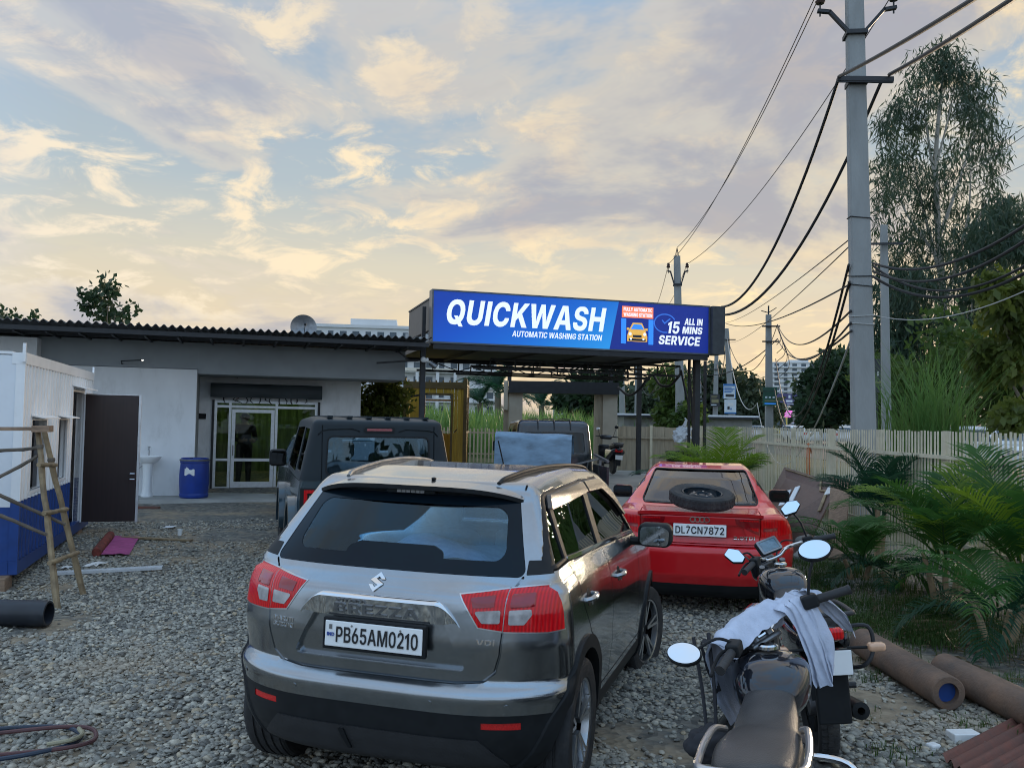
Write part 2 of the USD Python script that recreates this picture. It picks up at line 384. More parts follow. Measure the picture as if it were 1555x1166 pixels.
mat('plastic_gloss', (.002, .005, .008), .16, var=.1, spec=.22)
mat('chrome', (.80, .81, .82), .06, metal=1.0, var=.03)
mat('steel_bright', (.55, .56, .57), .25, metal=1.0, var=.1, vs=9)
mat('metal_grey', (.23, .235, .24), .35, metal=.9, var=.2, vs=12)
mat('engine_grey', (.10, .10, .105), .45, metal=.7, var=.3, vs=14, dirt=.4)
mat('brown_soil', (.155, .112, .076), .95, var=.25, vs=3, bump=.6, bs=25)
mat('green_curtain', (.13, .17, .07), .8, var=.25, vs=2.2, stretch=(6, 6, .4))
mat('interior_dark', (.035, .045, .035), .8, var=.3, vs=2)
mat('yellow_ply', (.52, .32, .03), .55, var=.22, vs=3, stretch=(8, 8, .5), dirt=.35, dirtc=(.10, .06, .02))
mat('yellow_frame', (.13, .085, .025), .6, var=.25, vs=5)
mat('fence_paint', (.58, .52, .375), .7, var=.10, vs=4, dirt=.45, dirtc=(.20, .19, .14))
mat('fence_beige', (.36, .30, .21), .75, var=.16, vs=3, stretch=(5, 5, .5), dirt=.4, dirtc=(.20, .16, .11))
mat('pillar_beige', (.46, .41, .32), .75, var=.08, vs=3, dirt=.25, dirtc=(.25, .21, .16))
mat('red_rust', (.17, .06, .04), .8, var=.35, vs=6, col2=(.10, .052, .04), bump=.4, bs=50)
mat('pipe_rust', (.20, .115, .07), .78, var=.4, vs=2.6, col2=(.07, .058, .05), bump=.6, bs=40, dirt=.7, dirtc=(.22, .10, .04), rvar=.1)
mat('pipe_black', (.010, .012, .016), .38, var=.3, vs=6, dirt=.3, dirtc=(.06, .06, .06))
mat('hose_red', (.075, .028, .028), .6, var=.2, vs=8); mat('hose_blue', (.012, .022, .04), .5, var=.2, vs=8); mat('hose_cream', (.26, .235, .15), .6, var=.2, vs=8)
mat('mat_red', (.26, .05, .035), .9, var=.4, vs=14, col2=(.10, .03, .02), bump=.5, bs=60)
mat('mat_pink', (.36, .07, .20), .9, var=.2, vs=9, bump=.4, bs=60)
mat('rope_orange', (.50, .16, .06), .8, var=.2)
mat('asphalt', (.055, .056, .058), .9, var=.2, vs=2, bump=.4, bs=80, world=True)
mat('far_white', (.62, .62, .61), .8, var=.05, vs=.2); mat('far_grey', (.36, .37, .38), .8, var=.08, vs=.3); mat('far_cream', (.60, .55, .46), .8, var=.05, vs=.3)
mat('far_window', (.05, .07, .085), .15, var=.3, vs=.6)
mat('bag_white', (.66, .68, .70), .45, var=.08, vs=8, bump=.5, bs=18)
mat('bark', (.20, .165, .125), .9, var=.3, vs=5, bump=.5, bs=25, stretch=(1, 1, .25)); mat('bark_pale', (.36, .33, .28), .85, var=.25, vs=2, bump=.4, bs=20, stretch=(1, 1, .2))
mat('cable', (.012, .012, .013), .6, var=.1); mat('cable_pale', (.42, .42, .40), .6, var=.1)
mat('insulator', (.05, .03, .025), .25, var=.2)
leaf_mat('leaf_palm', (.025, .095, .022), (.11, .23, .035), .4); leaf_mat('leaf_palm_dark', (.010, .055, .028), (.04, .12, .05), .35); leaf_mat('leaf_palm_yellow', (.11, .21, .015), (.30, .38, .035), .45)
leaf_mat('leaf_euc', (.03, .06, .038), (.075, .115, .06), .3); leaf_mat('leaf_dark', (.018, .042, .02), (.05, .09, .035), .3)
leaf_mat('leaf_far', (.035, .055, .030), (.07, .095, .045), .2); leaf_mat('leaf_mid', (.05, .095, .02), (.14, .20, .045), .4); leaf_mat('leaf_olive', (.07, .10, .02), (.19, .22, .04), .4)
leaf_mat('reed', (.08, .19, .05), (.26, .38, .11), .45); leaf_mat('grass_blade', (.035, .085, .02), (.11, .17, .04), .4); leaf_mat('dry_leaf', (.10, .075, .04), (.24, .19, .11), .25)
glass_mat('window_glass', (.72, .76, .72), ior=1.3); glass_mat('car_glass', (.50, .58, .60)); glass_mat('car_glass_dark', (.22, .26, .27)); 

# gravel: grey blue stones, each with its own tone
MAT['stone'] = usdkit.material(stage, '/World/Looks/stone', {'p': ('principled_bsdf', dict(roughness=.82, specular_ior_level=.35)), 'o': ('object_info', {}), 'g': ('geometry', {}),
    'r': ('rgb_ramp', dict(ramp=[(0, (.09, .088, .08)), (.3, (.26, .25, .215)), (.55, (.355, .335, .275)), (.75, (.185, .182, .165)), (.9, (.48, .44, .355)), (1, (.34, .27, .175))])),
    'n': ('noise_texture', dict(scale=45, detail=4.0)), 'w': ('noise_texture', dict(scale=.55, detail=4.0, roughness=.65)), 'wr': ('map_range', dict(range_type='smoothstep', from_min=.50, from_max=.72, to_min=0, to_max=.6, clamp=True)),
    'nr': ('map_range', dict(from_min=.3, from_max=.7, to_min=.75, to_max=1.2, clamp=True)), 's': ('vector_math', dict(math_type='scale')), 'm': ('mix_color', dict(b=(.33, .265, .19))), 'b': ('bump', dict(strength=.35, distance=.004))},
    [('o.random', 'r.fac'), ('g.position', 'n.vector'), ('g.position', 'w.vector'), ('w.fac', 'wr.value'), ('n.fac', 'nr.value'), ('nr.result', 's.scale'), ('r.color', 's.vector1'), ('s.vector', 'm.a'), ('wr.result', 'm.fac'), ('m.result', 'p.base_color'), ('n.fac', 'b.height'), ('b.normal', 'p.normal')], surface='p.BSDF')

# ground: stony grey soil with sandy patches, greener towards the planted edge and the field
MAT['ground'] = usdkit.material(stage, '/World/Looks/ground', {'p': ('principled_bsdf', dict(roughness=.93, specular_ior_level=.2)), 'g': ('geometry', {}),
    'v': ('voronoi_texture', dict(scale=17, randomness=1.0)), 'vr': ('rgb_ramp', dict(ramp=[(0, (.08, .08, .075)), (.4, (.18, .172, .15)), (.7, (.12, .12, .11)), (1, (.28, .255, .205))])),
    'sepc': ('separate_color', {}), 'w': ('noise_texture', dict(scale=.55, detail=5.0, roughness=.68)), 'wr': ('map_range', dict(range_type='smoothstep', from_min=.47, from_max=.60, to_min=0, to_max=1, clamp=True)),
    'n': ('noise_texture', dict(scale=9, detail=6.0)), 'sand': ('rgb_ramp', dict(ramp=[(.3, (.22, .175, .12)), (.7, (.36, .29, .205))])), 'm': ('mix_color', {}),
    'b': ('bump', dict(strength=.8, distance=.03)), 'b2': ('bump', dict(strength=.4, distance=.01))},
    [('g.position', 'v.vector'), ('v.color', 'sepc.color'), ('sepc.r', 'vr.fac'), ('g.position', 'w.vector'), ('w.fac', 'wr.value'), ('g.position', 'n.vector'), ('n.fac', 'sand.fac'), ('vr.color', 'm.a'), ('sand.color', 'm.b'), ('wr.result', 'm.fac'), ('m.result', 'p.base_color'),
     ('v.distance', 'b.height'), ('n.fac', 'b2.height'), ('b.normal', 'b2.normal'), ('b2.normal', 'p.normal')], surface='p.BSDF')
MAT['field'] = usdkit.material(stage, '/World/Looks/field', {'p': ('principled_bsdf', dict(roughness=.95, specular_ior_level=.1)), 'g': ('geometry', {}), 'n': ('noise_texture', dict(scale=.35, detail=6.0, roughness=.65)), 'r': ('rgb_ramp', dict(ramp=[(.3, (.045, .07, .022)), (.55, (.085, .10, .04)), (.75, (.16, .13, .085))])), 'b': ('bump', dict(strength=.6, distance=.05))},
    [('g.position', 'n.vector'), ('n.fac', 'r.fac'), ('r.color', 'p.base_color'), ('n.fac', 'b.height'), ('b.normal', 'p.normal')], surface='p.BSDF')

# ================================================================ GROUND
def axis(knots):
    out = []
    for (a, b, n) in knots: out += list(np.linspace(a, b, n, endpoint=False))
    return np.array(out + [knots[-1][1]])
def sheet(xs, ys, dz=0.0, keep=None):
    X, Y = np.meshgrid(xs, ys); Z = gz(X, Y) + dz
    v = np.c_[X.ravel(), Y.ravel(), Z.ravel()]; n = len(xs)
    i, j = np.meshgrid(np.arange(len(ys)-1), np.arange(n-1), indexing='ij')
    f = np.stack([i*n+j, i*n+j+1, (i+1)*n+j+1, (i+1)*n+j], -1).reshape(-1, 4)
    if keep is not None: f = f[keep(v[f].mean(1))]
    return v, f
gx = axis([(-2500, -300, 5), (-300, -40, 8), (-40, -14, 12), (-14, 10, 96), (10, 40, 14), (40, 300, 8), (300, 2500, 5)])
gy = axis([(-60, 0, 10), (0, 30, 110), (30, 60, 14), (60, 300, 10), (300, 3000, 8)])
gv, gf = sheet(gx, gy)
near = (gv[:, 0] > -14) & (gv[:, 0] < 10) & (gv[:, 1] > 0) & (gv[:, 1] < 30)
gv[near, 2] += (meshkit.fbm(gv[near]*[1.1, 1.1, 0], 3, 5) - .5)*.035
cen = gv[gf].mean(1)
lot = (cen[:, 0] < 6.2) & (cen[:, 1] < 27.5) & (cen[:, 0] > -30)
obj('ground', (gv, gf[lot]), 'ground', smooth=True, kind='structure')
obj('grass_field', (gv, gf[~lot]), 'field', smooth=True, kind='structure')
# road beyond the fence, running along it
rx = axis([(13, 34, 8)]); ry = axis([(-40, 60, 20), (60, 400, 20)])
rv, rf = sheet(rx, ry, .02)
obj('road', (rv, rf), 'asphalt', smooth=True, kind='structure')

# loose gravel (dense near the camera, thinning out), with bare patches
def patchy(x, y): return meshkit.fbm(np.c_[x, y, np.zeros_like(x)]*[.75, .75, 1], 4, 11)
def ruts(x, y):
    c = -2.55 - .06*y + .15*np.sin(y*.5); return np.exp(-((np.abs(x - c) - .72)/.15)**2)*(.4 + .9*meshkit.noise(np.c_[x*0, y*.8, x*0], 4))
def lot_mask(x, y):
    m = (x > -9.5) & (x < 4.2 + .25*np.sin(y*1.7) + .12*(y-7).clip(0, 3))
    m &= ~((x > 2.75 + .35*np.sin(y*2.3)) & (y > 6.2) & (y < 8.3))
    return m & (y < 16.2 + .3*x.clip(-9, 2))
pts = []
for (y0, y1, dens) in ((3.0, 7.5, 1750), (7.5, 11, 1050), (11, 17.5, 420)):
    hw = lambda y: .60*y + .5
    A = (y1 - y0)*2*hw(y1); n = int(A*dens)
    x = rng.uniform(-hw(y1), hw(y1), n); y = rng.uniform(y0, y1, n)
    k = lot_mask(x, y) & (np.abs(x) < hw(y)) & (rng.random(n) < np.clip((.625 - patchy(x, y))*14, .06, 1)*(1 - .6*ruts(x, y)))
    pts.append(np.c_[x[k], y[k]])
gp = np.vstack(pts); GN = len(gp)
inst = UsdGeom.PointInstancer.Define(stage, '/World/gravel')
tag(inst, 'loose grey gravel stones spread over the whole yard', 'gravel', kind='stuff')
protos = []
for i in range(7):
    m = trimesh.creation.icosphere(1, 1.0); v = np.array(m.vertices)
    r_ = np.random.default_rng(100 + i)
    v *= 1 + .42*(meshkit.noise(v*1.25 + i*9.1, i)[:, None] - .5)*2*.6
    for _ in range(5):
        d = r_.normal(size=3); d /= np.linalg.norm(d); h = r_.uniform(.62, .85); s_ = v @ d
        v -= np.maximum(s_ - h, 0)[:, None]*d
    v *= [1.0, r_.uniform(.68, .9), r_.uniform(.42, .62)]
    protos.append(obj('stone', (v, np.array(m.faces)), 'stone', inst.GetPrim(), smooth=38).GetPath())
inst.CreatePrototypesRel().SetTargets(protos)
sz = np.clip(rng.lognormal(math.log(.0163), .30, GN), .009, .038)
z = gz(gp[:, 0], gp[:, 1]) + (meshkit.fbm(np.c_[gp, np.zeros(GN)]*[1.1, 1.1, 0], 3, 5) - .5)*.035 + sz*rng.uniform(.05, .55, GN)
inst.CreatePositionsAttr(Vt.Vec3fArray.FromNumpy(np.c_[gp, z].astype(np.float32)))
inst.CreateProtoIndicesAttr(Vt.IntArray.FromNumpy(rng.integers(0, 7, GN).astype(np.int32)))
inst.CreateScalesAttr(Vt.Vec3fArray.FromNumpy(np.repeat(sz[:, None], 3, 1).astype(np.float32)))
yaw, tilt, ta = rng.uniform(0, 2*PI, GN), rng.normal(0, .35, GN), rng.uniform(0, 2*PI, GN)
q = np.c_[np.cos(tilt/2)*np.cos(yaw/2), np.sin(tilt/2)*np.cos(ta), np.sin(tilt/2)*np.sin(ta), np.cos(tilt/2)*np.sin(yaw/2)]
q /= np.linalg.norm(q, axis=1, keepdims=True)
inst.CreateOrientationsAttr(Vt.QuathArray([Gf.Quath(float(a), float(b), float(c), float(d)) for a, b, c, d in q]))
# ================================================================ CAR WASH OFFICE (left), signboard, canopy
YAW = math.atan(.306)
RB = rotz(YAW)                                   # local (s along the front, t to the back, z up)
B0 = np.array([0, 20.3, 0.0])
def sof(px, t=0.0, o=B0):
    """Distance along a line parallel to the front, t behind it, that shows at pixel column px (at eye height)."""
    q = at(px, 640, 1.0); q = q[:2]/q[1]
    e, n = RB[:2, 0], RB[:2, 1]; b = o[:2] + n*t
    # b + s e = k q
    s_, k = np.linalg.solve(np.array([[e[0], -q[0]], [e[1], -q[1]]]), -b)
    return s_
def zof(px, py, s, t=0.0, o=B0):
    p = o + RB @ np.array([s, t, 0]); d = p[1]/at(px, py, 1.0)[1]
    return at(px, py, d)[2]
bl = thing('office_building', 'long white car wash office with corrugated roof and a glazed shop front', 'building', B0, YAW)
sL, sW, sF, sG = -16.0, sof(297), sof(613, .06), sof(547, 1.4)
FZ = .24                                         # platform height
zw, zf = 2.80, 2.72
m = MB(); m.box((sL, 0, .1), (sW, .22, zw)); obj('wall', m, 'plaster_white', bl, False, label='bright white wall standing forward beside the shop front')
m = MB(); m.box((sL, .05, zw+.012), (sW+.01, .3, 3.36)); m.box((sW+.011, .05, zf), (sF, .2, 3.36)); m.box((sW+.011, .201, zf), (sF, 1.6, zf+.14)); obj('fascia', m, 'plaster_grey', bl, False, label='upper wall under the eaves with its shade painted in as grey')
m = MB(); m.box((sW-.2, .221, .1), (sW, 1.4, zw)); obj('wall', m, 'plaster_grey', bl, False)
# recessed shop front
gL, gR = sof(325, 1.4), sof(482, 1.4); gT = zof(325, 607, gL, 1.4); gB = FZ
m = MB(); m.box((sW+.002, 1.4, .1), (gL, 1.6, zf-.004)); m.box((gR, 1.4, .1), (sG, 1.6, zf-.004)); m.box((gL+.001, 1.4, gT), (gR-.001, 1.6, zf-.004)); m.box((sG-.2, 1.601, .1), (sG, 8, zf)); obj('wall', m, 'plaster_white', bl, False, label='recessed white wall round the glazed front')
m = MB(); m.box((sL, 5.6, .1), (sG-.21, 5.8, 3.3)); m.box((sW-.3, 1.7, .1), (sW-.1, 5.59, 3.3)); obj('wall', m, 'interior_dark', bl, False)
m = MB(); m.box((gL-1.2, 1.7, .1), (gR+.6, 5.5, FZ-.005)); obj('floor', m, 'concrete_floor', bl, False)
m = MB(); m.box((gL-1.2, 1.61, 2.58), (gR+.6, 5.5, 2.66)); obj('ceiling', m, 'plaster_white', bl, False)
m = MB()
cx_ = np.linspace(gL-.9, gR+.5, 60); amp = .05*np.sin(np.arange(60)*1.9)
for i in range(59): m.add([[cx_[i], 4.4+amp[i], FZ], [cx_[i+1], 4.4+amp[i+1], FZ], [cx_[i+1], 4.4+amp[i+1], 2.5], [cx_[i], 4.4+amp[i], 2.5]], [(0, 1, 2, 3)])
obj('curtain', m, 'green_curtain', bl, True)
mat('tube_lamp', (.9, 1, .85), .5, var=0, emit=(.75, 1.0, .55), es=6.0)
m = MB(); m.tube([(gL+.1, 3.1, 2.5), (gL+1.2, 3.1, 2.5)], .02, 8); m.tube([(gR-1.0, 3.1, 2.5), (gR-.1, 3.1, 2.5)], .02, 8); obj('tube_lamp', m, 'tube_lamp', bl)
dl, dr = sof(352, 1.4), sof(417, 1.4); tz = zof(352, 621, dl, 1.4); midz = zof(352, 698, dl, 1.4)
fr = MB(); W = .055
for s_ in (gL+.03, gR-.03): fr.box((s_-W/2, 1.42, gB), (s_+W/2, 1.50, gT))
fr.box((gL+.06, 1.42, tz+.03), (gR-.06, 1.50, tz+.085)); fr.box((gL+.06, 1.42, gT-.06), (gR-.06, 1.50, gT-.003))
for s_ in (dl-.04, dr+.04): fr.box((s_-W/2, 1.421, gB), (s_+W/2, 1.499, tz+.028)); fr.box((s_-W/2, 1.421, tz+.088), (s_+W/2, 1.499, gT-.062))
fr.box((gL+.06, 1.43, midz-.025), (dl-.069, 1.49, midz+.025)); fr.box((dr+.069, 1.43, midz-.025), (gR-.06, 1.49, midz+.025)); fr.box((gL+.06, 1.43, gB), (dl-.069, 1.49, gB+.05)); fr.box((dr+.069, 1.43, gB), (gR-.06, 1.49, gB+.05))
obj('window_frame', fr, 'aluminium', bl, False)
for a in (gL-.05, gR+.001): obj('shutter_rail', MB().box((a, 1.36, gB), (a+.049, 1.398, gT)), 'steel_black', bl, False)
for a, b, c, d in ((gL+.06, dl-.07, gB+.05, midz-.026), (gL+.06, dl-.07, midz+.026, tz+.03), (dr+.07, gR-.06, gB+.05, midz-.026), (dr+.07, gR-.06, midz+.026, tz+.03), (gL+.06, dl-.07, tz+.088, gT-.06), (dl-.01, dr+.01, tz+.088, gT-.06), (dr+.07, gR-.06, tz+.088, gT-.06)):
    m = MB(); m.box((a, 1.455, c), (b, 1.463, d)); obj('pane', m, 'window_glass', bl, False)
m = MB(); D = .075
m.box((dl, 1.435, gB+.02), (dl+D, 1.485, tz)); m.box((dr-D, 1.435, gB+.02), (dr, 1.485, tz)); m.box((dl+D, 1.436, tz-D), (dr-D, 1.484, tz)); m.box((dl+D, 1.436, gB+.02), (dr-D, 1.484, gB+.16)); m.box((dl+D, 1.436, midz-.035), (dr-D, 1.484, midz+.03))
dp = obj('door', m, 'aluminium', bl, False)
m = MB(); m.box((dl+D, 1.456, gB+.16), (dr-D, 1.464, midz-.035)); m.box((dl+D, 1.456, midz+.03), (dr-D, 1.464, tz-D)); obj('pane', m, 'window_glass', dp, False)
m = MB(); m.tube([(dl+.04, 1.43, midz+.1), (dl+.04, 1.39, midz+.1), (dl+.04, 1.39, midz+.32), (dl+.04, 1.43, midz+.32)], .012); obj('handle', m, 'steel_bright', dp)
# rolled shutter box with a torn fringe under it
bx0, bx1 = sof(318, 1.1), sof(488, 1.1); bz0, bz1 = zof(318, 602, bx0, 1.1), zof(318, 581, bx0, 1.1)
m = MB(); n_ = 40; S = np.linspace(bx0, bx1, n_)
prof = [(1.10, bz0), (1.08, bz0+.1), (1.09, bz1-.03), (1.14, bz1), (1.398, bz1), (1.398, bz0)]
V = np.array([[s_, t + .018*math.sin(s_*5.1+k)*(k in (1, 2)), z + .012*math.sin(s_*3.3+k*2)*(k in (0, 1, 2))] for s_ in S for k, (t, z) in enumerate(prof)]); k6 = len(prof)
F = [(i*k6+j, (i+1)*k6+j, (i+1)*k6+(j+1) % k6, i*k6+(j+1) % k6) for i in range(n_-1) for j in range(k6)]
m.add(V, F); m.add(V[:k6], [(0, 1, 2), (0, 2, 3), (0, 3, 4), (0, 4, 5)]); m.add(V[-k6:], [(2, 1, 0), (3, 2, 0), (4, 3, 0), (5, 4, 0)])
mat('tarp_dark', (.016, .024, .027), .5, var=.3, vs=2, dirt=.35, dirtc=(.05, .07, .075), rvar=.15)
obj('shutter_box', m, 'tarp_dark', bl, 50)
m = MB()
for i in range(13):
    s_ = gL + .25 + i*(gR-gL-.5)/12.5 + rng.normal(0, .04); z0 = bz0 - .005; L = rng.uniform(.06, .17)
    m.tube([(s_, 1.22, z0), (s_+rng.normal(0, .03), 1.21, z0-L*.5), (s_+rng.normal(0, .04), 1.22, z0-L)], [.012, .016, .006], 5); obj('fringe', m, 'plastic_black', bl); m = MB()
m = MB(); s_ = sof(306, 1.4); z_ = zof(306, 632, s_, 1.4); m.box((s_-.07, 1.37, z_-.06), (s_+.09, 1.399, z_+.06)); obj('meter_box', m, 'plastic_black', bl, False)
m = MB(); s_ = sof(307, 1.4); z_ = zof(306, 686, s_, 1.4); m.box((s_-.04, 1.38, z_-.06), (s_+.06, 1.399, z_+.05)); m.box((s_-.02, 1.37, z_-.03), (s_+.03, 1.379, z_+.02)); obj('switch_box', m, 'plaster_white', bl, False)
m = MB(); s_ = sof(300, 1.4); z_ = zof(300, 643, s_, 1.4); m.tube([(s_, 1.39, z_+.05), (s_+.01, 1.36, z_), (s_-.01, 1.36, z_-.06)], .014, 6); obj('hook', m, 'steel_black', bl)
m = MB(); s_ = sof(211, -.2); z_ = zof(205, 548, s_, -.2); m.tube([(s_-.38, .05, z_-.06), (s_-.38, -.14, z_-.01), (s_, -.16, z_+.02)], .012, 6); obj('lamp_arm', m, 'steel_black', bl)
mat('lamp_bulb', (.9, .9, .85), .3, var=0, emit=(1, .95, .85), es=.8)
m = MB(); m.ball((s_+.02, -.16, z_+.02), .014, 2, (1.6, 1, 1)); obj('lamp_bulb', m, 'lamp_bulb', bl)
m = MB()
for px in (345, 362, 480):
    s_ = sof(px, 1.3); z_ = zof(px, 571, s_, 1.3); m.tube([(s_, 1.395, z_), (s_+.1, 1.3, z_-.015), (s_+.2, 1.3, z_-.03)], .009, 5); obj('bracket', m, 'steel_black', bl); m = MB()
# left end pier and upper pale block
m = MB(); m.box((sL, -.35, .1), (sof(52, -.3), .049, 3.30)); obj('wall', m, 'plaster_white', bl, False)
# corrugated roof, its purlins and the boards behind it
rs = np.arange(sL, sof(655, -1.45), .0245); ph = rs/.147*2*PI; rt = np.array([-1.45, 1.0, 4.0, 7.6]); zr = 3.49 + .0*rt + np.array([.05, .01, -.1, -.3])
top = np.array([[s_, t, z + .030*math.cos(p)] for t, z in zip(rt, zr) for s_, p in zip(rs, ph)]); k = len(rs)
V = np.vstack([top, top - [0, 0, .012]]); F = []
for r_ in range(3):
    for i in range(k-1):
        a = r_*k+i; F += [(a, a+1, a+k+1, a+k), (a+4*k, a+k+4*k, a+k+1+4*k, a+1+4*k)]
F += [(i, i+4*k, i+1+4*k, i+1) for i in range(k-1)]
obj('roof', (V, np.array(F)), 'corrugated_cement', bl, 60)
m = MB()
for t, z in ((-1.35, 3.41), (-.5, 3.40), (3, 3.36)): m.box((sL, t-.03, z-.05), (rs[-1]-.05, t+.03, z+.035))
for px in range(30, 640, 48): s_ = sof(px, -.5); m.box((s_-.02, -1.32, 3.325), (s_+.02, .048, 3.372))
obj('roof_frame', m, 'steel_black', bl, False)

# platform in front of the office
m = MB(); pF = -1.05
m.box((sof(150, pF), pF, -.1), (sof(425, pF), 3.0, FZ-.02)); m.box((sof(150, pF-.12)-.6, pF-.3, -.1), (sof(425, pF), pF-.002, FZ-.09))
pl = tag(obj('pavement', (m.mesh()[0] @ RB.T + B0, m.mesh()[1]), 'concrete_floor', None, False), kind='structure')

# ---------------------------------------------------------------- signboard on the canopy front
S0 = at(657, 517, 18.9); S0[2] = 0; S1 = at(1075, 537, 20.75); S1[2] = 0
SY = math.atan2(S1[1]-S0[1], S1[0]-S0[0]); SL = float(np.linalg.norm(S1-S0)); RS = rotz(SY)
sz0, sz1 = 3.53, 4.61; SH = sz1 - sz0
sg = thing('signboard', 'long lit blue car wash signboard reading QUICKWASH on the canopy front', 'sign', S0, SY)
m = MB(); fw = .035
m.box((0, 0, sz0), (SL, .30, sz1)); obj('sign_box', m, 'steel_black', sg, False)
mat('sign_frame', (.10, .11, .12), .4, metal=.6, var=.1)
m = MB(); m.box((-fw, -.02, sz0-fw), (0, .3, sz1+fw)); m.box((SL, -.02, sz0-fw), (SL+fw, .3, sz1+fw)); m.box((0, -.02, sz1+.001), (SL, .3, sz1+fw)); m.box((0, -.02, sz0-fw), (SL, .3, sz0-.001)); obj('frame', m, 'sign_frame', sg, False)
MAT['sign_blue'] = usdkit.material(stage, '/World/Looks/sign_blue', {'p': ('principled_bsdf', dict(base_color=(.006, .03, .22), roughness=.35, emission_strength=.40)), 'tc': ('texture_coordinate', {}), 's': ('separate_xyz', {}), 'm': ('map_range', dict(from_min=0, from_max=SL*.64, to_min=0, to_max=.75)), 'z': ('map_range', dict(from_min=sz1, from_max=sz0, to_min=-.1, to_max=.28)), 'a': ('math', dict(math_type='add')), 'r': ('rgb_ramp', dict(ramp=[(0, (.001, .030, .25)), (.3, (.001, .065, .40)), (.6, (.004, .13, .52)), (1, (.02, .30, .70))]))},
    [('tc.object', 's.vector'), ('s.x', 'm.value'), ('s.z', 'z.value'), ('m.result', 'a.value1'), ('z.result', 'a.value2'), ('a.value', 'r.fac'), ('r.color', 'p.emission_color')], surface='p.BSDF')
mat('sign_navy', (.006, .016, .14), .35, var=0, emit=(.004, .016, .17), es=.42); mat('sign_white', (.75, .76, .78), .5, var=0, emit=(.62, .66, .70), es=.38); mat('sign_sky', (.03, .2, .7), .5, var=0, emit=(.03, .22, .85), es=.35)
mat('sign_orange', (.75, .16, .06), .5, var=0, emit=(.75, .17, .08), es=.4); mat('sign_amber', (.65, .36, .06), .5, var=0, emit=(.65, .36, .08), es=.35); mat('sign_dark', (.015, .02, .04), .5, var=0); mat('sign_line', (.05, .18, .55), .5, var=0, emit=(.03, .13, .6), es=.3)
U = lambda px: (px - 62)/(1410 - 62)*SL            # columns of the enlarged sign
def face(name, poly, mt, d0, parent=sg): 
    m = MB().prism(poly, d0, d0+.006, XZ); return obj(name, m, mt, parent, False)
cut = [(0, sz0), (U(898), sz0), (U(942), sz1), (0, sz1)]
face('blue_panel', Polygon(cut), 'sign_blue', .002); face('navy_panel', Polygon([(U(898), sz0), (SL, sz0), (SL, sz1), (U(942), sz1)]), 'sign_navy', .002)
vv = lambda f: sz0 + f*SH
face('lettering', fit_text('QUICKWASH', U(122), U(880), vv(.315), vv(.855), 800, .20), 'sign_white', .010)
face('lettering', fit_text('AUTOMATIC WASHING STATION', U(424), U(860), vv(.165), vv(.285), 700, .20), 'sign_white', .010)
face('lettering', fit_text('15', U(1196), U(1257), vv(.39), vv(.65), 800, .18), 'sign_white', .010)
face('lettering', fit_text('ALL IN', U(1282), U(1380), vv(.59), vv(.735), 800, .18), 'sign_white', .010)
face('lettering', fit_text('MINS', U(1270), U(1378), vv(.40), vv(.555), 800, .18), 'sign_white', .010)
face('lettering', fit_text('SERVICE', U(1148), U(1368), vv(.15), vv(.345), 800, .18), 'sign_white', .010)
face('banner', sbox(U(958), vv(.68), U(1118), vv(.92)), 'sign_orange', .009)
face('lettering', fit_text('FULLY AUTOMATIC', U(966), U(1112), vv(.815), vv(.895), 800, 0), 'sign_white', .016)
face('lettering', fit_text('WASHING STATION', U(966), U(1112), vv(.705), vv(.785), 800, 0), 'sign_white', .016)
for a in (955, 1095):
    p = union_all([Point(U(a+12), vv(.16 + .046*i)).buffer(.065, quad_segs=3) for i in range(12)]).intersection(sbox(U(a), vv(.13), U(a+25), vv(.66)))
    face('brush', p, 'sign_sky', .009)
cb = union_all([Polygon([(U(990), vv(.30)), (U(1000), vv(.42)), (U(1016), vv(.56)), (U(1058), vv(.56)), (U(1074), vv(.42)), (U(1084), vv(.30)), (U(1084), vv(.2)), (U(990), vv(.2))]).buffer(.02), sbox(U(984), vv(.42), U(996), vv(.47)), sbox(U(1078), vv(.42), U(1090), vv(.47))])
cpt = face('car_picture', cb, 'sign_amber', .009)
face('windscreen', Polygon([(U(1003), vv(.44)), (U(1018), vv(.545)), (U(1056), vv(.545)), (U(1071), vv(.44))]), 'sign_sky', .016, cpt); face('grille', union_all([sbox(U(994), vv(.195), U(1080), vv(.245)), sbox(U(1015), vv(.27), U(1059), vv(.32))]), 'sign_dark', .016, cpt); [face('headlight', Point(U(a), vv(b)).buffer(c), 'sign_white', .0225, cpt) for a, b, c in ((1000, .34, .035), (1074, .34, .035), (1004, .235, .025), (1068, .235, .025))]
cc = Point(U(1180), vv(.60)); arc = LineString([(U(1180)+.27*math.cos(a), vv(.60)+.21*math.sin(a)) for a in np.linspace(.5, 4.9, 40)]).buffer(.013)
face('clock_emblem', union_all([arc, LineString([(U(1166), vv(.66)), (U(1178), vv(.6)), (U(1205), vv(.70))]).buffer(.014)]), 'sign_line', .009)
# end return and left return of the sign
m = MB(); m.box((SL+fw+.005, -.14, sz0-.02), (SL+.36, .34, sz1+.02)); m.box((SL+.345, -.1, sz0+.1), (SL+.365, .3, sz1-.1)); obj('end_box', m, 'steel_frame', sg, False)
m = MB(); m.box((.0, .302, sz0+.28), (.12, 3.0, sz1-.13)); m.box((-.02, .302, sz1-.129), (.14, 3.0, sz1-.10)); obj('side_box', m, 'steel_frame', sg, False)

